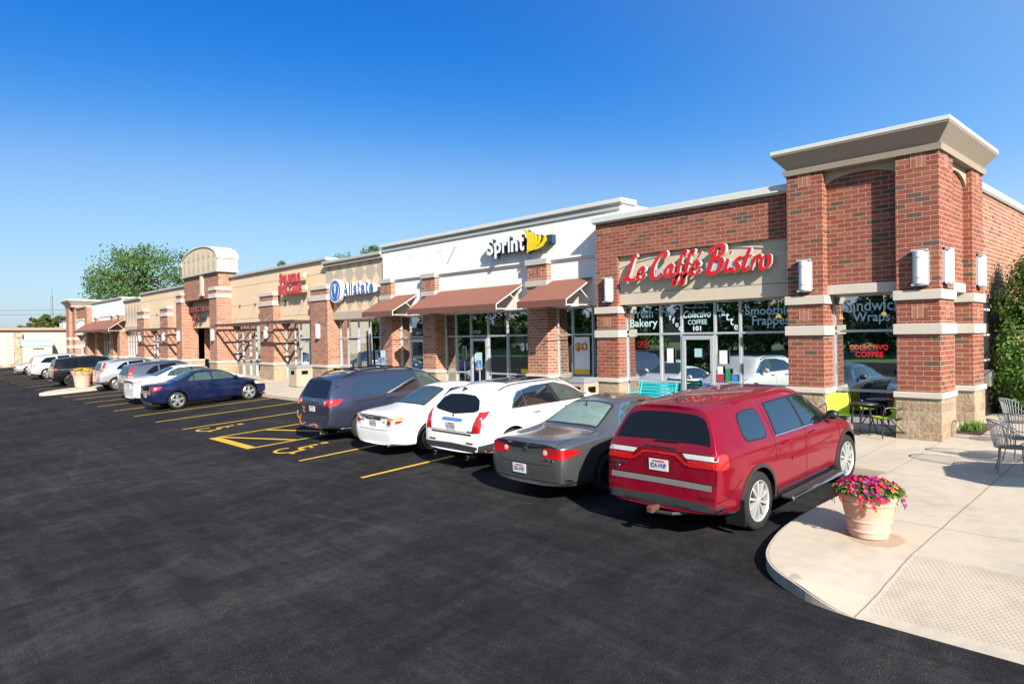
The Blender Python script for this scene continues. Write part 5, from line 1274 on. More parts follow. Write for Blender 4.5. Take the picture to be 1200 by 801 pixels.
    # --- projecting flat outlines on the body
    def hit(s, a, b, axis, sd=1):
        if axis == 'side': o, d = Vector((a, 3*sd, b)), Vector((0,-sd,0))
        elif axis == 'rear': o, d = Vector((-2, a, b)), Vector((1,0,0))
        elif axis == 'front': o, d = Vector((s.L+2, a, b)), Vector((-1,0,0))
        elif axis == 'corner':   # a = hundredths of a degree-turn from straight behind (0) to straight sideways (.9)
            t = math.radians(a*100); e = Vector((-math.cos(t), sd*math.sin(t), 0))
            o, d = Vector((lerp_tab(s.S['rp'], b)+.45, sd*(s.W-.45-max(0, b-1.12)*.5), b)) + e*2, -e
        else: o, d = Vector((a, b, 4)), Vector((0,0,-1))
        h = s.bvh.ray_cast(o, d)
        q = None
        if axis == 'side' and (h[0] is None or h[0].y*sd < s.W*.55): q = Vector((a, sd*s.W*.97, b))
        elif axis == 'rear' and (h[0] is None or h[0].x > lerp_tab(s.S['rp'], b)+.34): q = Vector((lerp_tab(s.S['rp'], b)+.10, a, b))
        elif axis == 'front' and (h[0] is None or h[0].x < s.L-.9): q = Vector((s.L-.1, a, b))
        elif h[0] is None: q = Vector((a, b, 1.0))
        if q is not None: h = s.bvh.find_nearest(q)
        n = h[1] if h[1].dot(d) <= 0 else -h[1]
        return h[0], n
    def decal(s, poly, axis, name, mat, sd=1, eps=.004, parent=None, step=.05, rnd=0, label=None, thick=.012, rel=False):
        if rnd:
            for _ in range(2):
                q = []; n = len(poly)
                for i in range(n):
                    a, b = Vector(poly[i]), Vector(poly[(i+1) % n]); l = (b-a).length; r = min(rnd*.6, l*.28); d = (b-a).normalized() if l else (b-a)
                    q += [tuple(a+d*r), tuple(b-d*r)]
                poly = q; rnd *= .5
        vs, fs, be = tess([(p[0], p[1]) for p in poly], step)
        P = []; Q = []
        for x, y, _ in vs:
            h, n = s.hit(x + (lerp_tab(s.S['rp'], y) if rel else 0), y, axis, sd); P.append(h+n*eps); Q.append(h+n*(eps-thick))
        N = len(P); m = MB(); m.add(P, fs); m.add(P+Q, [(a, b, N+b, N+a) for a, b in be])
        ob = build(m, name, mat, parent or s.root, smooth=True, ang=50)
        if label: ob['label'] = label
        return ob
    def both(s, *a, **k): return [s.decal(*a, sd=1, **k), s.decal(*a, sd=-1, **k)]
    def strip(s, pts, w, axis, name, mat, sd=1, eps=.003, parent=None, k=6, step=.06, curve=True):
        C_ = catmull(pts, k) if (curve and len(pts) > 2) else [Vector((p[0], p[1], 0)) for p in pts]
        C_ = [Vector((p[0], p[1], 0)) for p in C_]
        D = []
        for a, b in zip(C_[:-1], C_[1:]):
            m_ = max(1, int((b-a).length/step))
            for i in range(m_): D.append(a.lerp(b, i/m_))
        D.append(C_[-1]); L = []; R = []
        for i, p in enumerate(D):
            t = (D[min(i+1, len(D)-1)]-D[max(i-1, 0)]).normalized(); n = Vector((-t.y, t.x, 0))*w/2
            for lst, q in ((L, p+n), (R, p-n)):
                h, nn = s.hit(q.x, q.y, axis, sd); lst.append((h+nn*eps, h+nn*(eps-.008)))
        n = len(L); m = MB(); m.add([q[0] for q in L]+[q[0] for q in R], [(i,i+1,n+i+1,n+i) for i in range(n-1)])
        m.add([q[0] for q in L]+[q[1] for q in L], [(i,i+1,n+i+1,n+i) for i in range(n-1)]); m.add([q[0] for q in R]+[q[1] for q in R], [(i,i+1,n+i+1,n+i) for i in range(n-1)])
        return build(m, name, mat, parent or s.root, smooth=True, ang=50)
    def merge_strips(s, items, w, axis, name, mat, sd=1, **k):
        obs = [s.strip(p, w, axis, name, mat, sd=sd, **k) for p in items]
        base = obs[0]; bm = bmesh.new()
        for o in obs: bm.from_mesh(o.data)
        bm.to_mesh(base.data); bm.free()
        for o in obs[1:]: bpy.data.objects.remove(o)
        return base
    def wheels(s, spokes=5, rim='alloy', style='five', rr=.70):
        S = s.S; r = S['wr']; tw = .225
        for ax in S['ax']:
            for sd in (-1, 1):
                yo = sd*(s.W-.015); c = Vector((ax, 0, r)); f = lambda y: yo - sd*y
                pr = [(r*rr,.012),(r*.80,.0),(r*.93,.008),(r*.985,.03),(r,.055),(r,tw-.055),(r*.985,tw-.03),(r*.9,tw),(r*rr,tw-.01)]
                m = MB().lathe([(a, f(b)) for a, b in pr], (ax,0,r), 40, 'y')
                ty = build(m, 'wheel', M['rubber'], s.root, smooth=True, ang=60)
                rm = MB(); R = r*rr
                rm.lathe([(R+.004,f(.010)),(R*.985,f(.006)),(R*.93,f(.022)),(R*.91,f(.06)),(R*.90,f(.17))], (ax,0,r), 36, 'y')
                rm.lathe([(0,f(.018)),(R*.13,f(.020)),(R*.20,f(.028)),(R*.22,f(.06))], (ax,0,r), 20, 'y')
                for k in range(spokes):
                    a = 2*PI*k/spokes + .3
                    pair = ((-.0, 1.0),) if style != 'split' else ((-.5, .52), (.5, .52))
                    for off, wm in pair:
                        w0 = {'five':.15,'ten':.045,'split':.10}[style]*R*wm; w1 = {'five':.19,'ten':.085,'split':.13}[style]*R*wm
                        da = off*.34
                        def pt(rad, lat, y, ang): 
                            return (ax + rad*math.cos(ang) - lat*math.sin(ang), f(y), r + rad*math.sin(ang) + lat*math.cos(ang))
                        a1 = a+da*.35; a2 = a+da
                        top = [pt(R*.15,-w0,.020,a1),pt(R*.15,w0,.020,a1),pt(R*.94,w1*.9,.024,a2),pt(R*.94,-w1*.9,.024,a2)]
                        bot = [pt(R*.15,-w0*1.3,.07,a1),pt(R*.15,w0*1.3,.07,a1),pt(R*.94,w1*1.1,.075,a2),pt(R*.94,-w1*1.1,.075,a2)]
                        rm.hexa(bot, top)
                build(rm, 'rim', M[rim], ty, smooth=True, ang=30)
                build(MB().lathe([(0,f(.085)),(R*.885,f(.085)),(R*.885,f(.11)),(0,f(.19))], (ax,0,r), 28, 'y'), 'brake_disc', M['black'], ty)
    def plate(s, z, y=0, txt='824 VNP', axis='rear', w=.305, h=.155):
        p, n = s.hit(y, z, axis); sg = -1 if axis == 'rear' else 1
        x = p.x + sg*.012
        m = MB().box(x-.006, x+.006, y-w/2, y+w/2, z-h/2, z+h/2)
        o = build(m, 'licence_plate', M['plate'], s.root, bevel=.003)
        xx = x + sg*.0072
        if txt: text('plate_text', txt, 0, w*.82, 0, h*.46, 0, M['plate_ink'], o, bold=.03, u=(0, sg*1.0, 0), v=(0,0,1), n=(sg,0,0), origin=(xx, y - sg*w*.41, z-h*.28))
        build(MB().box(xx-.0005, xx+.0005, y-w*.3, y+w*.3, z+h*.27, z+h*.40), 'plate_text', M['plate_red'], o)
        return o
    def badge(s, y, z, ry, rz, mat='chrome', axis='rear', name='badge'):
        p, n = s.hit(y, z, axis); sg = -1 if axis == 'rear' else 1
        return build(MB().lathe([(0,.0),(ry,.0),(ry*.9,.012*sg),(0,.016*sg)], (p.x, y, z), 20, 'x'), name, M[mat], s.root)
    def vtext(s, name, txt, y0, y1, z0, h, mat):   # lettering on the tail, reads left to right from behind
        p, n = s.hit((y0+y1)/2, z0+h/2, 'rear')
        return text(name, txt, 0, abs(y1-y0), 0, h, 0, M[mat], s.root, depth=.01, bold=.02, u=(0,-1,0), v=(0,0,1), n=(-1,0,0), origin=(p.x-.014, max(y0,y1), z0))
    def handles(s, xs, z, mat='body', dz=0):
        for sd in (-1, 1):
            for x in xs:
                p, n = s.hit(x, z, 'side', sd); y = p.y
                m = MB().tube(catmull([(x-.10,y,z),(x-.07,y+sd*.035,z),(x+.07,y+sd*.035,z+.003),(x+.10,y,z+.004)],4),[.012]*13,6)
                build(m, 'door_handle', s.bm if mat == 'body' else M[mat], s.root, smooth=True)
    def mirrors(s, x, z, mat=None, sz=1.0):
        for sd in (-1, 1):
            p, n = s.hit(x, z-.02, 'side', sd); y = p.y
            m = MB(); m.blob((x+.02*sz, y+sd*.13*sz, z+.05), .085*sz, .10*sz, .078*sz, 12, 8); m.tube([(x+.03,y-sd*.01,z-.01),(x+.02,y+sd*.07,z+.02)],.022,6)
            o = build(m, 'mirror', mat or s.bm, s.root, smooth=True)
            g = MB().lathe([(0,-.071*sz),(.062*sz,-.069*sz)], (x+.02*sz, y+sd*.135*sz, z+.05), 16, 'x')
            build(g, 'mirror_glass', M['car_glass'], o, fix=False)
    def rails(s, x0, x1, y, mat='black', h=.05, r=.016):
        for sd in (-1, 1):
            pts = []
            for i in range(13):
                x = x0+(x1-x0)*i/12; p, n = s.hit(x, sd*y, 'top'); e = min(1, min(i, 12-i)/1.5); pts.append((x, sd*y, p.z-.005+h*e))
            build(MB().tube(pts, r, 6), 'roof_rail', M[mat], s.root, smooth=True)
    def wiper(s, y0, z0, y1, z1):
        a, n = s.hit(y0, z0, 'rear'); b, n2 = s.hit(y1, z1, 'rear')
        build(MB().tube([a+Vector((-.02,0,0)), b+Vector((-.025,0,0))], .008, 5).tube([b.lerp(a,.65)+Vector((-.012,0,.01)), b+Vector((-.012,0,.01))+(b-a)*.35], .006, 5), 'wiper', M['black'], s.root)
    def exhaust(s, ys, z, r=.035, mat='chrome', x=None):
        for y in ys:
            p, n = s.hit(y, max(z+.06, lerp_tab(s.S['bot'], 0)+.05), 'rear'); X = (p.x-.01) if x is None else x
            m = MB().lathe([(r,X),(r*1.06,X+.004),(r*1.06,X+.22)], (0,y,z), 16, 'x'); m.lathe([(r*.86,X+.002),(r*.86,X+.2),(0,X+.2)], (0,y,z), 16, 'x'); m.lathe([(r,X),(r*.86,X+.002)], (0,y,z), 16, 'x')
            build(m, 'exhaust_pipe', M[mat], s.root, smooth=True, ang=30)
    def antenna(s, x, kind='fin', mat='black'):
        p, n = s.hit(x, 0, 'top')
        m = MB().hexa([(x-.08,-.025,p.z-.01),(x+.10,-.018,p.z-.01),(x+.10,.018,p.z-.01),(x-.08,.025,p.z-.01)], [(x-.06,-.008,p.z+.06),(x-.02,-.006,p.z+.055),(x-.02,.006,p.z+.055),(x-.06,.008,p.z+.06)])
        build(m, 'antenna', M[mat], s.root, bevel=.006)
    def place(s, X, Y, rev=False, scale=1.03, yaw=0):
        # rear bumper centre at (X, Y); nose towards the shops unless rev
        r = s.root; z = SL*Y - .13
        yw = (-PI/2 if rev else PI/2) + math.radians(yaw)
        r.rotation_mode = 'XYZ'
        R = Matrix.Rotation(TILT, 4, 'X') @ Matrix.Rotation(yw, 4, 'Z')
        r.rotation_euler = R.to_euler('XYZ'); r.location = (X, Y, z); r.scale = (scale,)*3

def common(c, S, glass='car_glass'):
    pass
def seams(c, side, top=None, rear=None):
    for sd in (1, -1): c.merge_strips(side, .010, 'side', 'panel_gap', M['seam'], sd=sd, eps=.0016)
    if top: c.merge_strips(top, .010, 'top', 'panel_gap', M['seam'], eps=.0016)
    if rear: c.merge_strips(rear, .010, 'rear', 'panel_gap', M['seam'], eps=.0016)
def arch_lips(c, mat, w=.05, skip=()):
    S = c.S
    for sd in (1, -1):
        for ax in S['ax']:
            r = S['wr']+S.get('ag', .055)+w*.45
            pts = [(ax+r*math.cos(t), S['wr']+.01+r*math.sin(t)) for t in [PI*(-.03+1.06*i/24) for i in range(25)]]
            pts = [p for p in pts if p[1] > lerp_tab(S['bot'], p[0])+.03]
            c.strip(pts, w, 'side', 'arch_trim', mat, sd=sd, eps=.012, curve=False)
def front_end(c, zl=.66, zh=.80, grille=True, mat='black'):
    L = c.L; W = c.W
    for sd in (1, -1):
        c.decal([(sd*W*.50,zl),(sd*W*.86,zl+.04),(sd*W*.90,zh+.03),(sd*W*.52,zh-.01)][::sd], 'front', 'headlight', M['clear_lens'], eps=.008)
        c.decal([(L-.62,zl+.05),(L-.30,zl+.02),(L-.30,zh+.02),(L-.66,zh+.02)], 'side', 'headlight', M['clear_lens'], sd=sd, eps=.006)
    c.decal([(-W*.46,zl-.02),(W*.46,zl-.02),(W*.48,zh-.01),(-W*.48,zh-.01)], 'front', 'grille', M[mat], eps=.006)
    c.decal([(-W*.55,.32),(W*.55,.32),(W*.50,.48),(-W*.50,.48)], 'front', 'lower_intake', M['black'], eps=.006)

def sedan_spec(L=4.82, W=1.80, H=1.47, ra=1.05, wb=2.78, deck=1.02, tail=.99, xb=1.02, xt=1.88, xh=2.95, xc=3.72, cowl=.98, hood=.84, wr=.325, **k):
    S = dict(L=L, W=W, ax=(ra, ra+wb), wr=wr,
      top=[(0,tail-.03),(.05,tail),(.12,tail+.02),(xb-.35,deck),(xb,deck+.02),(xb+.12,deck+.07),(xt-.12,H-.075),(xt,H-.04),((xt+xh)/2,H),(xh,H-.06),(xh+.12,H-.115),(xc-.08,cowl+.05),(xc,cowl),(xc+.35,cowl-.035),(L-.45,hood),(L-.12,hood-.08),(L,hood-.16)],
      bot=[(0,.30),(.25,.22),(ra,.20),(L-ra,.19),(L-.3,.20),(L,.24)],
      belt=[(0,tail-.10),(.3,deck-.085),(xb,deck-.06),(xc,cowl-.08),(L-.5,hood-.08),(L,hood-.2)],
      wid=[(0,.86),(.12,.93),(.5,.98),(ra,1),(L-ra,1),(L-.55,.97),(L-.15,.86),(L,.76)],
      rw=[(0,.70),(.4,.80),(xb-.1,.82),(xt,.60),((xt+xh)/2,.63),(xh,.61),(xc,.82),(L-.6,.78),(L-.1,.66),(L,.6)],
      rp=[(.2,.10),(.35,.03),(.5,0),(.62,.0),(.70,.05),(.85,.06),(1.0,.05)], fp=[(.2,.06),(.4,0),(.6,.02),(.8,.10),(.9,.2)],
      st=[0,.045,.13,.42,xb-.28,xb,xb+.14,(xb+xt)/2,xt-.12,xt+.03,(xt+xh)/2,xh-.02,xh+.14,(xh+xc)/2,xc-.08,xc+.06,xc+.4,L-.75,L-.4,L-.14,L-.04,L])
    S.update(k); return S
def sedan_common(c, S, glass='car_glass_blue', rearglass='car_glass_clear', xb=1.02, xt=1.88, xh=2.95, xc=3.72, H=1.47, deck=1.02, cowl=.98, trim='black', bp=None, handle='body', L=4.82):
    W = c.W; zr = deck+.035; zf = cowl+.03; bp = bp or (xt+xh)/2+.05
    lo = lambda x: zr + (zf-zr)*(x-xb)/(xc-xb)
    topz = lambda x: min(H-.125, lo(x) + 1.2*(x-(xb+.42))/(xt-xb-.12)*(H-.1-zr)*.95, lo(x) + (xc-.30-x)/(xc-xh-.20)*(H-.14-zf))
    x0, x3 = xb+.50, xc-.30
    for sd in (1, -1):
        c.decal([(x0-.07,lo(x0)-.02),(x3+.12,lo(x3)-.02),(xh+.12,H-.155),(xh-.25,H-.105),((xt+xh)/2,H-.095),(xt+.05,H-.105),(x0+.14,lo(x0)+.17)], 'side', 'window_trim', M[trim], sd=sd, eps=.003, rnd=.05)
        c.decal([(x0+.22,lo(x0+.2)),(bp-.035,lo(bp)),(bp-.045,H-.125),(xt+.12,H-.130),(xt-.05,H-.165),(x0+.30,lo(x0)+.19)], 'side', 'side_window', M[glass], sd=sd, eps=.006, rnd=.03)
        c.decal([(bp+.035,lo(bp)),(x3-.02,lo(x3)),(xh+.09,H-.175),(xh-.2,H-.128),(bp+.03,H-.122)], 'side', 'side_window', M[glass], sd=sd, eps=.006, rnd=.03)
        c.decal([(x0,lo(x0)),(x0+.17,lo(x0)),(x0+.255,lo(x0)+.18),(x0+.13,lo(x0)+.13)], 'side', 'quarter_window', M[glass], sd=sd, eps=.006)
    c.decal([(xb+.07,-W*.66),(xb+.05,0),(xb+.07,W*.66),(xt-.10,W*.545),(xt-.07,0),(xt-.10,-W*.545)], 'top', 'rear_window', M['black'], eps=.003, rnd=.04)
    rg = c.decal([(xb+.11,-W*.62),(xb+.09,0),(xb+.11,W*.62),(xt-.13,W*.51),(xt-.105,0),(xt-.13,-W*.51)], 'top', 'rear_glass', M[rearglass], eps=.006, rnd=.03)
    c.decal([(xh+.10,-W*.53),(xh+.07,0),(xh+.10,W*.53),(xc-.05,W*.70),(xc+.02,0),(xc-.05,-W*.70)], 'top', 'windshield', M['car_glass_clear'], eps=.005, rnd=.04)
    ra = S['ax'][0]; zs = .30
    seams(c, [[(bp,lo(bp)-.01),(bp-.01,zs)],[(xc-.22,lo(xc)-.03),(xc-.16,.62),(xc-.22,zs)],[(x0+.30,lo(x0)-.01),(ra+S['wr']+.12,.62),(ra+S['wr']+.16,.36)],[(ra+S['wr']+.14,zs),(xc-.22,zs)]],
          [[(xb-.02,-W*.74),(xb-.03,0),(xb-.02,W*.74)],[(xb-.02,W*.74),(.14,W*.74)],[(xb-.02,-W*.74),(.14,-W*.74)],[(xc+.03,-W*.74),(xc+.09,0),(xc+.03,W*.74)],[(xc+.03,W*.76),(L-.35,W*.64)],[(xc+.03,-W*.76),(L-.35,-W*.64)]],
          [[(-W*.62,.63),(0,.615),(W*.62,.63)],[(-W*.62,.63),(-W*.70,.92)],[(W*.62,.63),(W*.70,.92)]])
    c.handles([bp-.15, x0+.42], lo(bp)-.13, handle); c.mirrors(xc-.38, lo(xc)+.0)
    front_end(c, .60, .74)

def suv_spec(L=5.11, W=1.925, H=1.78, ra=1.14, wb=3.04, wr=.385, belt=1.14, cowl=1.16, hood=1.04, xh=3.02, xc=3.86, spoil=1.70, rp=None, rr=.70, **k):
    S = dict(L=L, W=W, ax=(ra, ra+wb), wr=wr,
      top=[(0,spoil),(.15,spoil+.02),(.6,H-.03),(1.6,H),(xh-.4,H-.015),(xh,H-.07),(xh+.12,H-.125),(xc-.08,cowl+.05),(xc,cowl),(xc+.3,cowl-.03),(L-.5,hood),(L-.12,hood-.10),(L,hood-.20)],
      bot=[(0,.40),(.3,.33),(ra,.27),(L-ra,.26),(L-.3,.27),(L,.33)],
      belt=[(0,belt+.02),(1.0,belt),(xc,cowl-.09),(L-.5,hood-.09),(L,hood-.25)],
      wid=[(0,.90),(.10,.94),(.4,.985),(ra,1),(L-ra,1),(L-.5,.975),(L-.15,.88),(L,.78)],
      rw=[(0,rr-.06),(.5,rr-.02),(1.6,rr),(xh,rr-.02),(xc,.84),(L-.6,.80),(L-.1,.68),(L,.62)],
      rp=rp or [(.3,.12),(.42,.03),(.55,0),(.72,0),(.80,.06),(1.0,.09),(1.2,.13),(1.65,.36),(1.8,.42)], fp=[(.2,.08),(.45,0),(.75,.02),(.95,.10),(1.1,.2)], rl=1.3, rc=.12,
      st=[0,.03,.10,.30,.62,1.0,1.5,2.1,2.6,xh-.02,xh+.14,(xh+xc)/2,xc-.08,xc+.06,xc+.4,L-.75,L-.4,L-.14,L-.04,L])
    S.update(k); return S
P_ = dict(
 red=paint('ruby_red_paint', (.255,.003,.020), .35, .30, .3, .06), grey=paint('warm_grey_paint', (.20,.20,.205), .75, .26, .35), white=paint('white_paint', (.80,.79,.77), 0, .35),
 pearl=paint('pearl_white_paint', (.78,.76,.73), 0, .3), slate=paint('slate_blue_paint', (.085,.10,.165), .75, .24, .3), navy=paint('navy_blue_paint', (.004,.009,.045), .1, .4, .25, .05),
 silver=paint('silver_paint', (.52,.53,.55), .6, .32, .25), gun=paint('blue_grey_paint', (.17,.19,.235), .7, .28, .3), black=paint('black_paint', (.004,.0045,.006), 0, .5, 0, .03), pale=paint('pale_silver_paint', (.60,.61,.62), .5, .33, .2))
# ---- red SUV (nearest)
S = suv_spec(L=5.11, W=1.93, H=1.80, ra=1.12, wb=3.05, wr=.395, belt=1.16, spoil=1.735, rr=.70, rp=[(.3,.14),(.44,.03),(.52,0),(.70,0),(.76,.07),(.95,.085),(1.10,.10),(1.22,.15),(1.66,.40),(1.8,.46)])
c = Car('parked_car', 'ruby red SUV, the car nearest the camera, with tow hitch and side step', 'car', S, P_['red'])
W = c.W; L = c.L; red = c
for sd in (1, -1):
    c.decal([(.86,1.225),(1.50,1.195),(1.50,1.60),(1.18,1.615),(.92,1.59)], 'side', 'window_trim', M['black'], sd=sd, eps=.003, rnd=.10)
    c.decal([(.885,1.245),(1.475,1.215),(1.475,1.585),(1.19,1.60),(.95,1.575)], 'side', 'quarter_window', M['car_glass_blue'], sd=sd, eps=.006, rnd=.10)
    c.decal([(1.70,1.175),(3.78,1.135),(3.62,1.24),(3.16,1.545),(2.9,1.63),(1.72,1.64)], 'side', 'window_trim', M['black'], sd=sd, eps=.003, rnd=.03)
    c.decal([(1.74,1.205),(2.58,1.19),(2.50,1.61),(1.76,1.615)], 'side', 'side_window', M['car_glass_blue'], sd=sd, eps=.006, rnd=.03)
    c.decal([(2.66,1.19),(3.55,1.17),(3.13,1.52),(2.88,1.60),(2.58,1.61)], 'side', 'side_window', M['car_glass_blue'], sd=sd, eps=.006, rnd=.03)
    c.strip([(1.70,1.185),(3.70,1.148)], .016, 'side', 'belt_moulding', M['chrome'], sd=sd, eps=.008, curve=False)
    # wrap-round side of the tail lamp
    c.decal([(.40,.985),(.66,.97),(.70,1.0),(.69,1.12),(.62,1.165),(.40,1.17)], 'corner', 'tail_light', M['red_lens'], sd=sd, eps=.009)
    c.decal([(.18,.36),(.62,.40),(.62,.28),(.22,.30)], 'side', 'rear_cladding', M['plastic_grey'], sd=sd, eps=.006)
    c.strip([(1.66,.40),(2.6,.39),(3.64,.38)], .055, 'side', 'sill_trim', M['chrome'], sd=sd, eps=.008)
    c.decal([(1.62,.37),(3.66,.35),(3.66,.27),(1.62,.28)], 'side', 'sill_cladding', M['plastic_grey'], sd=sd, eps=.005)
    y = sd*(W+.01)
    step = MB().hexa([(1.72,y-sd*.02,.30),(3.55,y-sd*.02,.30),(3.55,y+sd*.15,.30),(1.72,y+sd*.15,.30)][::sd], [(1.72,y-sd*.02,.345),(3.55,y-sd*.02,.345),(3.55,y+sd*.15,.345),(1.72,y+sd*.15,.345)][::sd])
    st = build(step, 'side_step', M['plastic_grey'], c.root, bevel=.015)
    build(MB().tube([(1.72,y+sd*.155,.325),(3.55,y+sd*.155,.325)], .028, 8), 'step_trim', M['chrome'], st)
    fl = MB().hexa([(.66,sd*(W-.27),.16),(.70,sd*(W-.27),.16),(.70,sd*(W+.005),.16),(.66,sd*(W+.005),.16)][::sd], [(.60,sd*(W-.27),.52),(.64,sd*(W-.27),.52),(.66,sd*(W+.02),.52),(.62,sd*(W+.02),.52)][::sd])
    build(fl, 'mud_flap', M['black'], c.root)
c.decal([(-.75,1.25),(-.71,1.268),(0,1.288),(.71,1.268),(.75,1.25),(.69,1.42),(.60,1.585),(.42,1.635),(0,1.65),(-.42,1.635),(-.60,1.585),(-.70,1.42)], 'rear', 'rear_window', M['car_glass'], eps=.005, rnd=.05)
c.decal([(-.90,.985),(-.90,1.165),(.90,1.165),(.90,.985),(.40,.985),(.30,1.04),(.20,1.10),(-.20,1.10),(-.30,1.04),(-.40,.985)][::-1], 'rear', 'tail_light', M['dark_red_lens'], eps=.007, rnd=.02)
for sd in (1, -1):
    c.decal([(sd*.42,1.085),(sd*.86,1.085),(sd*.86,1.145),(sd*.36,1.145)][::sd], 'rear', 'reverse_light', M['clear_lens'], eps=.011, rnd=.015)
    c.strip([(sd*.90,1.0),(sd*.48,.995),(sd*.38,1.03),(sd*.26,1.118),(0,1.122)], .030, 'rear', 'light_bar', M['red_lens'], eps=.012, curve=False)
    c.decal([(sd*.46,1.00),(sd*.88,1.005),(sd*.88,1.07),(sd*.44,1.07)][::sd], 'rear', 'tail_light', M['red_lens'], eps=.010, rnd=.01)
c.strip([(-.80,.745),(0,.752),(.80,.745)], .075, 'rear', 'bumper_step', plain('bumper_tread_plate', (.22,.21,.20), .55, .3, var=.35, sc=26), eps=.007)
c.decal([(-.94,.34),(.94,.34),(.945,.50),(.7,.545),(0,.56),(-.7,.545),(-.945,.50)], 'rear', 'rear_cladding', M['plastic_grey'], eps=.010, rnd=.02)
c.decal([(-.21,.865),(.21,.865),(.24,1.05),(-.24,1.05)], 'rear', 'plate_recess', M['dark_red_lens'], eps=.004); c.plate(.955, 0, '824-VNP')
for sd in (1, -1): c.decal([(sd*.62,.60),(sd*.84,.60),(sd*.84,.635),(sd*.62,.635)][::sd], 'rear', 'reflector', M['dark_red_lens'], eps=.008)
c.strip([(.0,.565),(.35,.60),(.66,.80)], .010, 'side', 'bumper_seam', M['seam'], sd=-1, eps=.002); c.vtext('lettering', 'DODGE', .26, -.26, 1.175, .032, 'chrome'); c.vtext('lettering', 'DURANGO', .82, .55, .90, .035, 'chrome'); c.badge(.70,.86,.04,.018)
c.wiper(.10,1.275,-.30,1.285)
hx = build(MB().box(-.06,.25,-.032,.032,.37,.43).box(-.09,-.02,-.045,.045,.358,.442), 'tow_hitch', M['rust'], c.root, bevel=.008)
build(MB().tube([(.05,.10,.34),(.08,-.25,.35),(.20,-.40,.36)],.025,8),'exhaust_pipe',M['plastic_grey'],c.root)
seams(c, [[(2.62,1.18),(2.60,.80),(2.60,.44)],[(3.86,1.06),(3.84,.80),(3.72,.44)],[(1.62,1.66),(1.64,1.15),(1.62,.86)],[(1.62,.44),(3.72,.42)]], [[(3.9,-.74),(3.96,0),(3.9,.74)],[(3.9,.76),(4.75,.62)],[(3.9,-.76),(4.75,-.62)]], [[(-.86,1.18),(-.84,.80)],[(.86,1.18),(.84,.80)],[(-.84,.79),(0,.80),(.84,.79)]])
c.strip([(2.1,.80),(2.8,.815),(3.55,.86)], .05, 'side', 'door_crease', c.bm, sd=-1, eps=.012); c.strip([(2.1,.80),(2.8,.815),(3.55,.86)], .05, 'side', 'door_crease', c.bm, sd=1, eps=.012)
c.handles([1.93,2.83], 1.065); c.mirrors(3.42, 1.19, M['black'], 1.0); c.antenna(.75, 'fin', 'plastic_grey'); arch_lips(c, M['plastic_grey'], .045); front_end(c, .78, .94)
c.wheels(10, 'alloy_white', 'ten', .70); c.place(-1.46,-7.80)
# ---- grey sedan
k = dict(xb=1.18, xt=2.0, xh=3.10, xc=3.92, H=1.48, deck=1.045, cowl=1.0, L=5.16)
S = sedan_spec(L=5.16, W=1.875, H=1.48, ra=1.22, wb=2.94, deck=1.045, tail=1.01, xb=1.18, xt=2.0, xh=3.10, xc=3.92, cowl=1.0, hood=.88, wr=.34, ag=.075)
c = Car('parked_car', 'warm grey sedan with wide red tail lamps between the red SUV and the white crossover', 'car', S, P_['grey']); W = c.W
sedan_common(c, S, rearglass='car_glass_pale', glass='car_glass_clear', trim='chrome', **k)
for sd in (1, -1):
    c.decal([(-.10,.75),(.40,.735),(.58,.77),(.93,.84),(.62,.895),(.42,.905),(-.08,.90),(-.13,.86),(-.13,.79)], 'corner', 'tail_light', M['red_lens'], sd=sd, eps=.009)
    c.badge(sd*.46,.825,.05,.05,'clear_lens',name='reverse_light')
c.badge(0,.85,.05,.05); c.vtext('lettering','LUCERNE',-.38,-.66,.70,.03,'chrome'); c.plate(.52,.12,'283-HSF')
c.strip([(-.90,.40),(-.5,.375),(0,.37),(.5,.375),(.90,.40)], .02, 'rear', 'bumper_trim', M['chrome'], eps=.007); c.antenna(2.35,'fin','grey' if 'grey' in M else 'plastic_grey')
c.strip([(.16,.36),(1.8,.33),(3.6,.33)], .02, 'side', 'sill_trim', M['chrome'], sd=-1, eps=.006)
build(MB().tube([(1.75,0,1.43),(1.75,0,1.10)],.012,5),'belt_strap',M['black'],c.root)
c.wheels(5,'alloy_dark','split',.72); c.place(-4.28,-7.62)
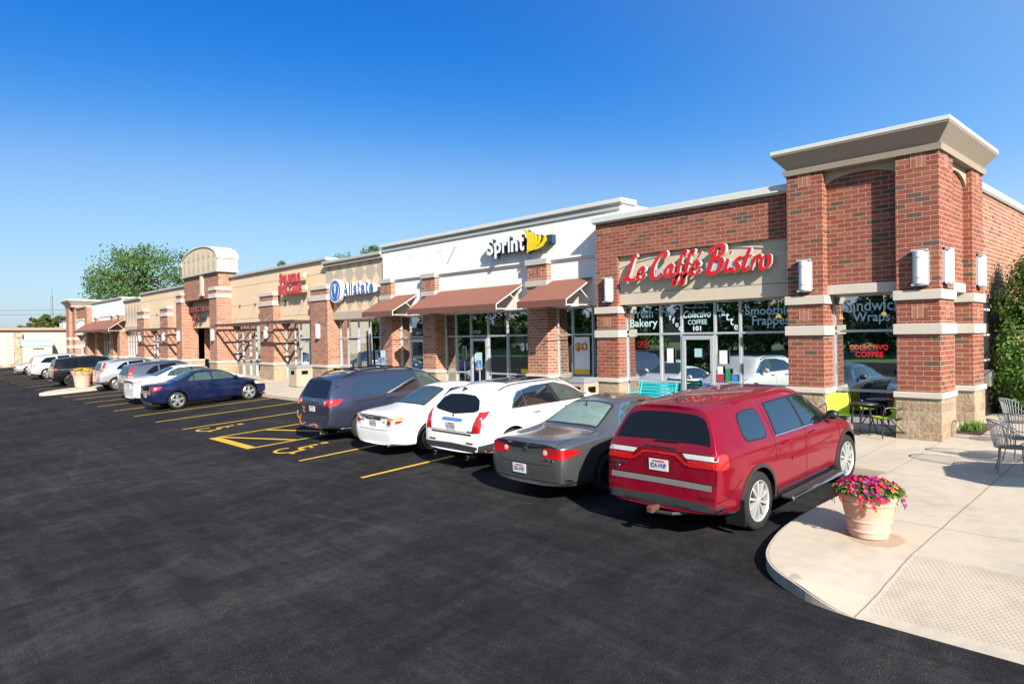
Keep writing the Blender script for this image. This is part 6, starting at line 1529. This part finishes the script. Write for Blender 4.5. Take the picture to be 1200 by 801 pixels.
# ---- white crossover
S = suv_spec(L=4.83, W=1.91, H=1.66, ra=1.02, wb=2.81, wr=.385, belt=1.10, spoil=1.56, rr=.645, cowl=1.10, hood=1.0, xh=2.95, xc=3.72, rp=[(.3,.12),(.45,.03),(.6,0),(.72,.0),(.78,.07),(.95,.08),(1.05,.12),(1.5,.52),(1.66,.62)])
c = Car('parked_car', 'white crossover with tall narrow red tail lamps and black lower bumper', 'car', S, P_['pearl']); W = c.W
for sd in (1, -1):
    c.decal([(1.05,1.165),(3.55,1.10),(3.40,1.20),(2.98,1.43),(2.6,1.535),(1.9,1.54),(1.38,1.475),(1.18,1.33)], 'side', 'window_trim', M['chrome'], sd=sd, eps=.003, rnd=.03)
    c.decal([(1.13,1.19),(1.46,1.18),(1.50,1.465),(1.41,1.445),(1.22,1.325)], 'side', 'quarter_window', M['car_glass_blue'], sd=sd, eps=.006)
    c.decal([(1.49,1.18),(2.40,1.155),(2.26,1.52),(1.9,1.522),(1.53,1.472)], 'side', 'side_window', M['car_glass_blue'], sd=sd, eps=.006)
    c.decal([(2.52,1.15),(3.42,1.128),(2.95,1.41),(2.6,1.51),(2.40,1.522)], 'side', 'side_window', M['car_glass_clear'], sd=sd, eps=.006)
    c.decal([(2.41,1.152),(2.51,1.150),(2.39,1.522),(2.27,1.522)], 'side', 'door_pillar', M['black'], sd=sd, eps=.007)
    c.decal([(.22,.80),(.47,.80),(.54,1.05),(.63,1.19),(.36,1.19)], 'corner', 'tail_light', M['red_lens'], sd=sd, eps=.010)
    c.decal([(.06,.55),(.60,.58),(.64,.36),(.12,.36)], 'side', 'lower_cladding', M['plastic_grey'], sd=sd, eps=.006); c.decal([(1.5,.40),(3.4,.38),(3.4,.29),(1.5,.30)], 'side', 'sill_cladding', M['plastic_grey'], sd=sd, eps=.006)
c.decal([(-.60,1.175),(0,1.115),(.60,1.175),(.70,1.22),(.58,1.40),(.40,1.475),(0,1.495),(-.40,1.475),(-.58,1.40),(-.70,1.22)], 'rear', 'rear_window', M['car_glass'], eps=.005, rnd=.03)
c.decal([(-.90,.33),(.90,.33),(.915,.53),(0,.555),(-.915,.53)], 'rear', 'lower_cladding', M['plastic_grey'], eps=.009, rnd=.02)
c.decal([(-.30,.985),(.30,.985),(.33,1.02),(.30,1.045),(-.30,1.045),(-.33,1.02)], 'rear', 'tailgate_bar', M['chrome'], eps=.012)
c.badge(0,1.085,.032,.035); c.plate(.885,0,'417-RKD'); c.vtext('lettering','SRX4',-.52,-.66,.80,.028,'chrome'); c.wiper(.42,1.205,.18,1.165)
c.decal([(-.62,.735),(.62,.735),(.66,.765),(-.66,.765)], 'rear', 'bumper_step', M['chrome'], eps=.007)
for sd in (1, -1): c.decal([(sd*.5,.60),(sd*.7,.60),(sd*.7,.575),(sd*.5,.575)][::-sd], 'rear', 'reflector', M['dark_red_lens'], eps=.011)
c.decal([(1.35,-.42),(2.75,-.42),(2.75,.42),(1.35,.42)], 'top', 'sunroof', M['car_glass'], eps=.004, rnd=.05)
seams(c, [[(2.45,1.14),(2.43,.40)],[(3.62,1.05),(3.6,.7),(3.46,.40)],[(1.42,1.16),(1.52,.75),(1.48,.50)],[(1.5,.42),(3.46,.40)]],[[(3.76,-.74),(3.82,0),(3.76,.74)]],[[(-.70,1.18),(-.72,.80)],[(.70,1.18),(.72,.80)],[(-.72,.79),(0,.785),(.72,.79)]])
c.rails(.95,2.9,.60,'chrome',.06,.018); c.handles([1.72,2.68],1.03,'chrome'); c.mirrors(3.25,1.13); c.antenna(.62,'fin','black'); c.exhaust([.52,-.52],.30,.045); front_end(c,.74,.92,mat='chrome'); c.wheels(6,'alloy','five',.72); c.place(-7.18,-6.98)
# ---- white sedan
k = dict(xb=1.06, xt=1.95, xh=2.95, xc=3.70, H=1.475, deck=1.03, cowl=.98, L=4.82)
S = sedan_spec(L=4.82, W=1.80, H=1.475, ra=1.08, wb=2.776, deck=1.03, tail=1.0, xb=1.06, xt=1.95, xh=2.95, xc=3.70, cowl=.98, hood=.86, wr=.335)
c = Car('parked_car', 'white sedan with angular amber and clear tail lamps, between the minivan and the white crossover', 'car', S, P_['white']); W = c.W
sedan_common(c, S, rearglass='car_glass_clear', **k)
for sd in (1, -1):
    c.decal([(.10,.715),(.45,.725),(.70,.80),(.90,.885),(.70,.925),(.25,.925)], 'corner', 'tail_light', M['clear_lens'], sd=sd, eps=.008)
    c.decal([(.20,.85),(.78,.868),(.68,.912),(.28,.914)], 'corner', 'turn_light', M['amber_lens'], sd=sd, eps=.012)
    c.decal([(.15,.755),(.33,.75),(.35,.838),(.18,.838)], 'corner', 'brake_light', M['red_lens'], sd=sd, eps=.012); c.decal([(.46,.765),(.64,.80),(.72,.845),(.46,.845)], 'corner', 'brake_light', M['red_lens'], sd=sd, eps=.012)
c.decal([(-.30,.845),(.30,.845),(.32,.88),(.28,.91),(-.28,.91),(-.32,.88)], 'rear', 'trunk_bar', M['chrome'], eps=.012); c.badge(0,.955,.036,.034); c.plate(.75,0,'962-KTE'); c.vtext('lettering','ALTIMA',.60,.40,.80,.028,'chrome'); c.vtext('lettering','2.5',-.40,-.48,.80,.028,'chrome')
c.exhaust([-.58],.29,.03); c.wheels(9,'alloy','split',.72); c.place(-9.88,-7.15)
# ---- minivan
S = suv_spec(L=5.08, W=1.965, H=1.75, ra=1.10, wb=3.03, wr=.345, belt=1.08, spoil=1.66, rr=.70, cowl=1.08, hood=.96, xh=3.25, xc=4.15, rp=[(.2,.12),(.42,.03),(.52,0),(.66,0),(.72,.06),(1.0,.08),(1.12,.12),(1.6,.42),(1.76,.52)])
c = Car('parked_car', 'slate blue minivan with roof rack and taped, damaged rear bumper', 'minivan', S, P_['slate']); W = c.W
for sd in (1, -1):
    c.decal([(.84,1.14),(1.78,1.125),(1.80,1.55),(1.10,1.55)], 'side', 'side_window', M['car_glass_blue'], sd=sd, eps=.005, rnd=.03); c.decal([(1.86,1.12),(2.92,1.10),(2.88,1.56),(1.87,1.56)], 'side', 'side_window', M['car_glass_blue'], sd=sd, eps=.005, rnd=.03)
    c.decal([(3.02,1.10),(3.95,1.08),(3.42,1.46),(3.2,1.555),(2.98,1.56)], 'side', 'side_window', M['car_glass_clear'], sd=sd, eps=.005, rnd=.03)
    c.decal([(.10,.985),(.45,.96),(.70,.985),(.84,1.06),(.88,1.13),(.45,1.13),(.10,1.11)], 'corner', 'tail_light', M['red_lens'], sd=sd, eps=.010)
    c.badge(sd*.66,1.035,.045,.045,'clear_lens',name='reverse_light')
c.decal([(-.70,1.16),(0,1.15),(.70,1.16),(.62,1.56),(.5,1.60),(0,1.615),(-.5,1.60),(-.62,1.56)], 'rear', 'rear_window', M['car_glass'], eps=.005, rnd=.04)
c.badge(0,1.075,.045,.035); c.plate(.87,0,'',w=.29,h=.14); c.wiper(.30,1.185,-.15,1.18)
c.strip([(-.78,.70),(0,.705),(.78,.70)],.05,'rear','bumper_step',M['plastic_grey'],eps=.008)
tp = [[(.62,.69),(.66,.52),(.50,.44),(.30,.50)],[(.80,.62),(.62,.54)],[(-.10,.47),(.08,.42),(-.05,.36),(-.25,.38),(-.30,.46),(-.12,.48)],[(.55,.90),(.44,.86),(.50,.80),(.38,.76)]]
c.merge_strips(tp,.03,'rear','orange_tape',M['amber_lens'],eps=.012); c.decal([(.80,.62),(.94,.64),(.95,.74),(.84,.78),(.78,.70)],'rear','silver_tape',plain('silver_tape',(.5,.52,.55),.3,.7,var=.3,sc=18),eps=.014); c.decal([(.50,.20),(.92,.24),(.80,.32),(.62,.34),(.45,.27)],'side','torn_patch',plain('torn_primer',(.5,.47,.42),.8,var=.5,sc=16),sd=-1,eps=.008)
seams(c, [[(2.96,1.08),(2.96,.36)],[(4.0,1.0),(3.95,.7),(3.80,.36)],[(1.80,1.12),(1.80,.36)],[(1.8,.36),(3.8,.35)],[(.62,1.02),(1.8,1.02)]],[[(4.2,-.76),(4.26,0),(4.2,.76)]],[[(-.74,1.62),(-.78,.74)],[(.74,1.62),(.78,.74)],[(-.78,.735),(0,.735),(.78,.735)]])
c.rails(.75,3.0,.62,'black',.09,.022); b = MB()
for x in (1.2,2.3): b.tube([(x,-.62,1.80),(x,.62,1.80)],.02,6)
build(b,'roof_crossbar',M['black'],c.root); c.handles([1.95,3.15],1.0); c.mirrors(3.72,1.07); front_end(c,.66,.80); c.exhaust([-.45],.27,.03); c.wheels(7,'alloy','five',.68); c.place(-13.05,-7.12)
# ---- navy sedan
k = dict(xb=1.0, xt=1.85, xh=2.92, xc=3.70, H=1.45, deck=1.03, cowl=.96, L=4.80)
S = sedan_spec(L=4.80, W=1.79, H=1.45, ra=1.02, wb=2.85, deck=1.03, tail=1.0, xb=1.0, xt=1.85, xh=2.92, xc=3.70, cowl=.96, hood=.84, wr=.335)
c = Car('parked_car', 'dark navy blue sedan with silver five spoke wheels, at the end of the far row', 'car', S, P_['navy']); W = c.W
sedan_common(c, S, glass='car_glass_clear', rearglass='car_glass_clear', **k)
for sd in (1, -1):
    c.decal([(.04,.79),(.45,.78),(.68,.81),(.90,.905),(.84,.945),(.45,.945),(.10,.935)],'corner','tail_light',M['red_lens'],sd=sd,eps=.010); c.badge(sd*.54,.83,.04,.04,'clear_lens',name='reverse_light')
    c.decal([(4.30,.66),(4.62,.60),(4.62,.70),(4.34,.75)],'side','headlight',M['amber_lens'],sd=sd,eps=.010)
c.badge(0,.93,.03,.035,'red_lens'); c.plate(.60,0,'309-LMC'); c.exhaust([-.5],.28,.03); c.wheels(5,'alloy','five',.74); c.place(-26.32,-7.66)
# ---- white saloon behind the navy one
k = dict(xb=1.0, xt=1.95, xh=3.05, xc=3.85, H=1.54, deck=1.12, cowl=1.05, L=5.15)
S = sedan_spec(L=5.15, W=1.93, H=1.54, ra=1.15, wb=2.87, deck=1.12, tail=1.09, xb=1.0, xt=1.95, xh=3.05, xc=3.85, cowl=1.05, hood=.93, wr=.36)
c = Car('parked_car', 'tall tailed white sedan with thin red lamp strips, partly behind the navy sedan', 'car', S, P_['white']); W = c.W
sedan_common(c, S, glass='car_glass_clear', rearglass='car_glass_clear', **k)
for sd in (1, -1): c.decal([(-.06,.92),(.45,.94),(.80,.99),(.78,1.03),(.45,1.02),(-.05,1.0)],'corner','tail_light',M['red_lens'],sd=sd,eps=.010); c.decal([(sd*.50,.945),(sd*.80,.955),(sd*.80,.985),(sd*.50,.975)][::sd],'rear','reverse_light',M['clear_lens'],eps=.013)
c.decal([(-.47,.955),(.47,.955),(.47,.975),(-.47,.975)],'rear','trunk_bar',M['chrome'],eps=.010); c.plate(.80,0,'550-GTR'); c.exhaust([.6,-.6],.30,.04); c.wheels(5,'alloy','split',.74); c.place(-29.7,-7.45)
# ---- two wagons with tall red lamps
def crv(lab, pt, X, Y, lamp='red_lens', wm='car_glass'):
    S = suv_spec(L=4.55, W=1.82, H=1.68, ra=.92, wb=2.62, wr=.345, belt=1.07, spoil=1.60, rr=.64, cowl=1.08, hood=.98, xh=2.72, xc=3.52, rp=[(.2,.12),(.42,.03),(.55,0),(.7,0),(.78,.05),(1.0,.07),(1.1,.10),(1.58,.36),(1.7,.42)])
    c = Car('parked_car', lab, 'car', S, P_[pt]); W = c.W
    for sd in (1, -1):
        c.decal([(.95,1.14),(1.52,1.12),(1.55,1.50),(1.40,1.47),(1.10,1.30)],'side','quarter_window',M['car_glass'],sd=sd,eps=.005,rnd=.02); c.decal([(1.60,1.12),(2.40,1.10),(2.36,1.53),(1.62,1.52)],'side','side_window',M['car_glass'],sd=sd,eps=.005,rnd=.02); c.decal([(2.48,1.10),(3.30,1.08),(2.85,1.42),(2.62,1.52),(2.44,1.53)],'side','side_window',M['car_glass_clear'],sd=sd,eps=.005,rnd=.02)
        c.decal([(.38,.98),(.58,.98),(.60,1.2),(.55,1.50),(.42,1.53),(.43,1.2)],'corner','tail_light',M[lamp],sd=sd,eps=.010); c.decal([(.46,1.14),(.57,1.14),(.58,1.25),(.47,1.25)],'corner','turn_light',M['amber_lens'],sd=sd,eps=.014)
        c.decal([(.08,.50),(.52,.54),(.55,.34),(.14,.34)],'side','lower_cladding',M['plastic_grey'],sd=sd,eps=.006); c.decal([(1.4,.40),(3.1,.38),(3.1,.29),(1.4,.30)],'side','sill_cladding',M['plastic_grey'],sd=sd,eps=.006)
    c.decal([(-.66,1.14),(.66,1.14),(.54,1.50),(0,1.54),(-.54,1.50)],'rear','rear_window',M['car_glass'],eps=.005,rnd=.03); c.decal([(-.86,.32),(.86,.32),(.87,.50),(-.87,.50)],'rear','lower_cladding',M['plastic_grey'],eps=.009)
    c.plate(.88,0,'771-JBX'); c.badge(0,1.05,.05,.04); c.wiper(.2,1.16,-.15,1.165); c.rails(.7,2.7,.58,'black',.05)
    seams(c,[[(2.44,1.09),(2.44,.42)],[(3.4,1.0),(3.3,.42)],[(1.56,1.12),(1.58,.7)]]); c.handles([1.72,2.6],.99); c.mirrors(3.1,1.08); front_end(c,.72,.88); c.wheels(7,'alloy','five',.70); c.place(X,Y); return c
crv('blue grey wagon with tall red corner lamps directly left of the white sedan', 'gun', -32.7, -7.0)
crv('bright silver wagon with tall red corner lamps beside the concrete island', 'silver', -39.75, -6.62)
# ---- black SUV
S = suv_spec(L=5.0, W=1.99, H=1.77, ra=1.05, wb=2.86, wr=.385, belt=1.12, spoil=1.70, rr=.69, cowl=1.16, hood=1.06)
c = Car('parked_car', 'black SUV behind the flower pot on the concrete island', 'car', S, P_['black']); W = c.W
for sd in (1, -1):
    for q in ([(.62,1.20),(1.52,1.18),(1.54,1.60),(.86,1.60)],[(1.60,1.18),(2.56,1.16),(2.54,1.62),(1.62,1.62)],[(2.64,1.16),(3.6,1.14),(3.10,1.52),(2.85,1.61),(2.62,1.62)]): c.decal(q,'side','side_window',M['car_glass'],sd=sd,eps=.005,rnd=.02)
    c.decal([(.10,1.04),(.45,1.03),(.72,1.045),(.72,1.10),(.45,1.12),(.10,1.12)],'corner','tail_light',M['red_lens'],sd=sd,eps=.010)
    c.strip([(.5,1.06),(2.0,1.03),(3.6,1.02)],.015,'side','side_moulding',M['chrome'],sd=sd,eps=.006,curve=False)
c.decal([(-.74,1.2),(.74,1.2),(.62,1.62),(-.62,1.62)],'rear','rear_window',M['car_glass'],eps=.005,rnd=.04); c.decal([(-.55,1.06),(.55,1.06),(.55,1.10),(-.55,1.10)],'rear','tailgate_bar',M['chrome'],eps=.010); c.plate(.85,0,'138-TWD'); c.exhaust([.62,-.62],.34,.045)
c.rails(.7,2.9,.62,'black',.05); c.handles([1.75,2.8],1.06); c.mirrors(3.35,1.15); front_end(c,.76,.94,mat='chrome'); c.wheels(5,'alloy_dark','five',.72); c.place(-47.35,-7.55)
# ---- white SUV
S = suv_spec(L=5.15, W=1.99, H=1.80, ra=1.10, wb=3.02, wr=.37, belt=1.08, spoil=1.70, rr=.66, cowl=1.12, hood=1.0)
c = Car('parked_car', 'pale silver white large SUV with small round red lamps, between black SUV and silver sedan', 'car', S, P_['pale']); W = c.W
for sd in (1, -1):
    for q in ([(.66,1.22),(1.70,1.16),(1.72,1.60),(1.1,1.56)],[(1.80,1.16),(2.62,1.13),(2.60,1.64),(1.84,1.63)],[(2.70,1.13),(3.62,1.10),(3.12,1.50),(2.9,1.62),(2.68,1.64)]): c.decal(q,'side','side_window',M['car_glass'] if q[0][0] < 2.6 else M['car_glass_clear'],sd=sd,eps=.005,rnd=.03)
    c.decal([(.10,.98),(.45,.96),(.68,.98),(.74,1.04),(.66,1.12),(.45,1.13),(.10,1.12)],'corner','tail_light',M['red_lens'],sd=sd,eps=.010)
c.decal([(-.70,1.2),(.70,1.2),(.58,1.60),(-.58,1.60)],'rear','rear_window',M['car_glass'],eps=.005,rnd=.04); c.decal([(-.9,.34),(.9,.34),(.9,.46),(-.9,.46)],'rear','lower_cladding',M['plastic_grey'],eps=.009); c.plate(.82,0,'046-PHN')
c.rails(.8,2.9,.60,'alloy',.05); c.handles([1.95,2.85],1.03); c.mirrors(3.35,1.12); front_end(c,.72,.90); c.wheels(6,'alloy','five',.72); c.place(-58.6,-7.10)
# ---- silver sedan, parked nose out
k = dict(xb=1.0, xt=1.85, xh=2.9, xc=3.62, H=1.46, deck=1.02, cowl=.97, L=4.75)
S = sedan_spec(L=4.75, W=1.78, H=1.46, ra=1.02, wb=2.74, xb=1.0, xt=1.85, xh=2.9, xc=3.62, wr=.325, hood=.86)
c = Car('parked_car', 'silver sedan parked nose out at the far left end of the row', 'car', S, P_['silver'], group=None); W = c.W
sedan_common(c, S, glass='car_glass', rearglass='car_glass_clear', **k)
for sd in (1, -1): c.decal([(sd*.5,.78),(sd*.88,.78),(sd*.88,.92),(sd*.5,.92)][::sd],'rear','tail_light',M['red_lens'],eps=.010)
c.plate(.5,0,'',axis='front'); c.wheels(5,'alloy','five',.70); c.place(-69.6,-1.75,rev=True)

# ================================================================ CAMERA, LIGHT, WORLD
cam_d = bpy.data.cameras.new('camera'); cam = bpy.data.objects.new('camera', cam_d); COL.objects.link(cam)
cam_d.sensor_width = 36; cam_d.sensor_fit = 'HORIZONTAL'; cam_d.lens = 23.91; cam_d.clip_start = .1; cam_d.clip_end = 4000
Rt = Vector((.6853,.72813,-.01396)); Up = Vector((.00411,.0153,.99987)); Fw = Vector((-.72825,.68527,-.00749))
cam.matrix_world = Matrix(((Rt.x,Up.x,-Fw.x,4.0599),(Rt.y,Up.y,-Fw.y,-15.6531),(Rt.z,Up.z,-Fw.z,2.2343),(0,0,0,1)))
SCN.camera = cam
sd_ = bpy.data.lights.new('sun','SUN'); sd_.energy = 5.0; sd_.angle = math.radians(.5); sd_.color = (1,.93,.82); so = bpy.data.objects.new('sun', sd_); COL.objects.link(so)
SUN = Vector((2.3,-1.0,1.45)).normalized(); so.rotation_euler = SUN.to_track_quat('Z','Y').to_euler(); so.location = SUN*60
wd = bpy.data.worlds.new('World'); SCN.world = wd; wd.use_nodes = True; nt = wd.node_tree; bg = nt.nodes['Background']
sk = nt.nodes.new('ShaderNodeTexSky'); sk.sky_type = 'NISHITA'; sk.sun_disc = False; sk.sun_elevation = math.asin(SUN.z); sk.sun_rotation = math.atan2(SUN.x, SUN.y)
sk.altitude = 200; sk.air_density = 1.15; sk.dust_density = .9; sk.ozone_density = 3.2
def vscale(a, k):
    nd = nt.nodes.new('ShaderNodeVectorMath'); nd.operation = 'SCALE'; nd.inputs['Scale'].default_value = k; nt.links.new(a, nd.inputs[0]); return nd.outputs[0]
cv = nt.nodes.new('ShaderNodeRGBCurve'); cv.mapping.extend = 'EXTRAPOLATED'
for ch, pts in ((0, [(0,0),(.198,.018),(.381,.25),(.87,.56),(1,.62)]), (1, [(0,0),(.352,.205),(.631,.51),(1,.76)]), (2, [(0,0),(.604,.68),(.922,.87),(1,.91)])):
    c_ = cv.mapping.curves[ch]
    c_.points[0].location = pts[0]; c_.points[1].location = pts[-1]
    for q in pts[1:-1]: c_.points.new(*q)
    for q in c_.points: q.handle_type = 'AUTO_CLAMPED'
cv.mapping.update()
nt.links.new(vscale(sk.outputs[0], .126), cv.inputs['Color'])     # deepen the zenith blue
tc = nt.nodes.new('ShaderNodeTexCoord'); dt = nt.nodes.new('ShaderNodeVectorMath'); dt.operation = 'DOT_PRODUCT'; nt.links.new(tc.outputs['Generated'], dt.inputs[0]); dt.inputs[1].default_value = (.917,-.399,0)
mr = nt.nodes.new('ShaderNodeMapRange'); mr.interpolation_type = 'SMOOTHSTEP'; nt.links.new(dt.outputs['Value'], mr.inputs['Value'])
for k_, v_ in (('From Min',-.94),('From Max',-.32),('To Min',0),('To Max',1)): mr.inputs[k_].default_value = v_
ad = nt.nodes.new('ShaderNodeVectorMath'); ad.operation = 'MULTIPLY_ADD'; cmb = nt.nodes.new('ShaderNodeCombineXYZ')
for i_ in range(3): nt.links.new(mr.outputs[0], cmb.inputs[i_])
nt.links.new(cmb.outputs[0], ad.inputs[0]); ad.inputs[1].default_value = (.19,.27,.24); nt.links.new(cv.outputs[0], ad.inputs[2])   # paler sky towards the sun
nt.links.new(vscale(ad.outputs[0], 5.95), bg.inputs[0]); bg.inputs[1].default_value = .083
vs = SCN.view_settings; vs.view_transform = 'Standard'; vs.look = 'None'; vs.exposure = 1.2; vs.gamma = 1; vs.use_curve_mapping = False
SCN.render.engine = 'CYCLES'; SCN.cycles.max_bounces = 8; SCN.cycles.transparent_max_bounces = 12; SCN.cycles.glossy_bounces = 4; SCN.cycles.diffuse_bounces = 3
SCN.cycles.caustics_reflective = False; SCN.cycles.caustics_refractive = False
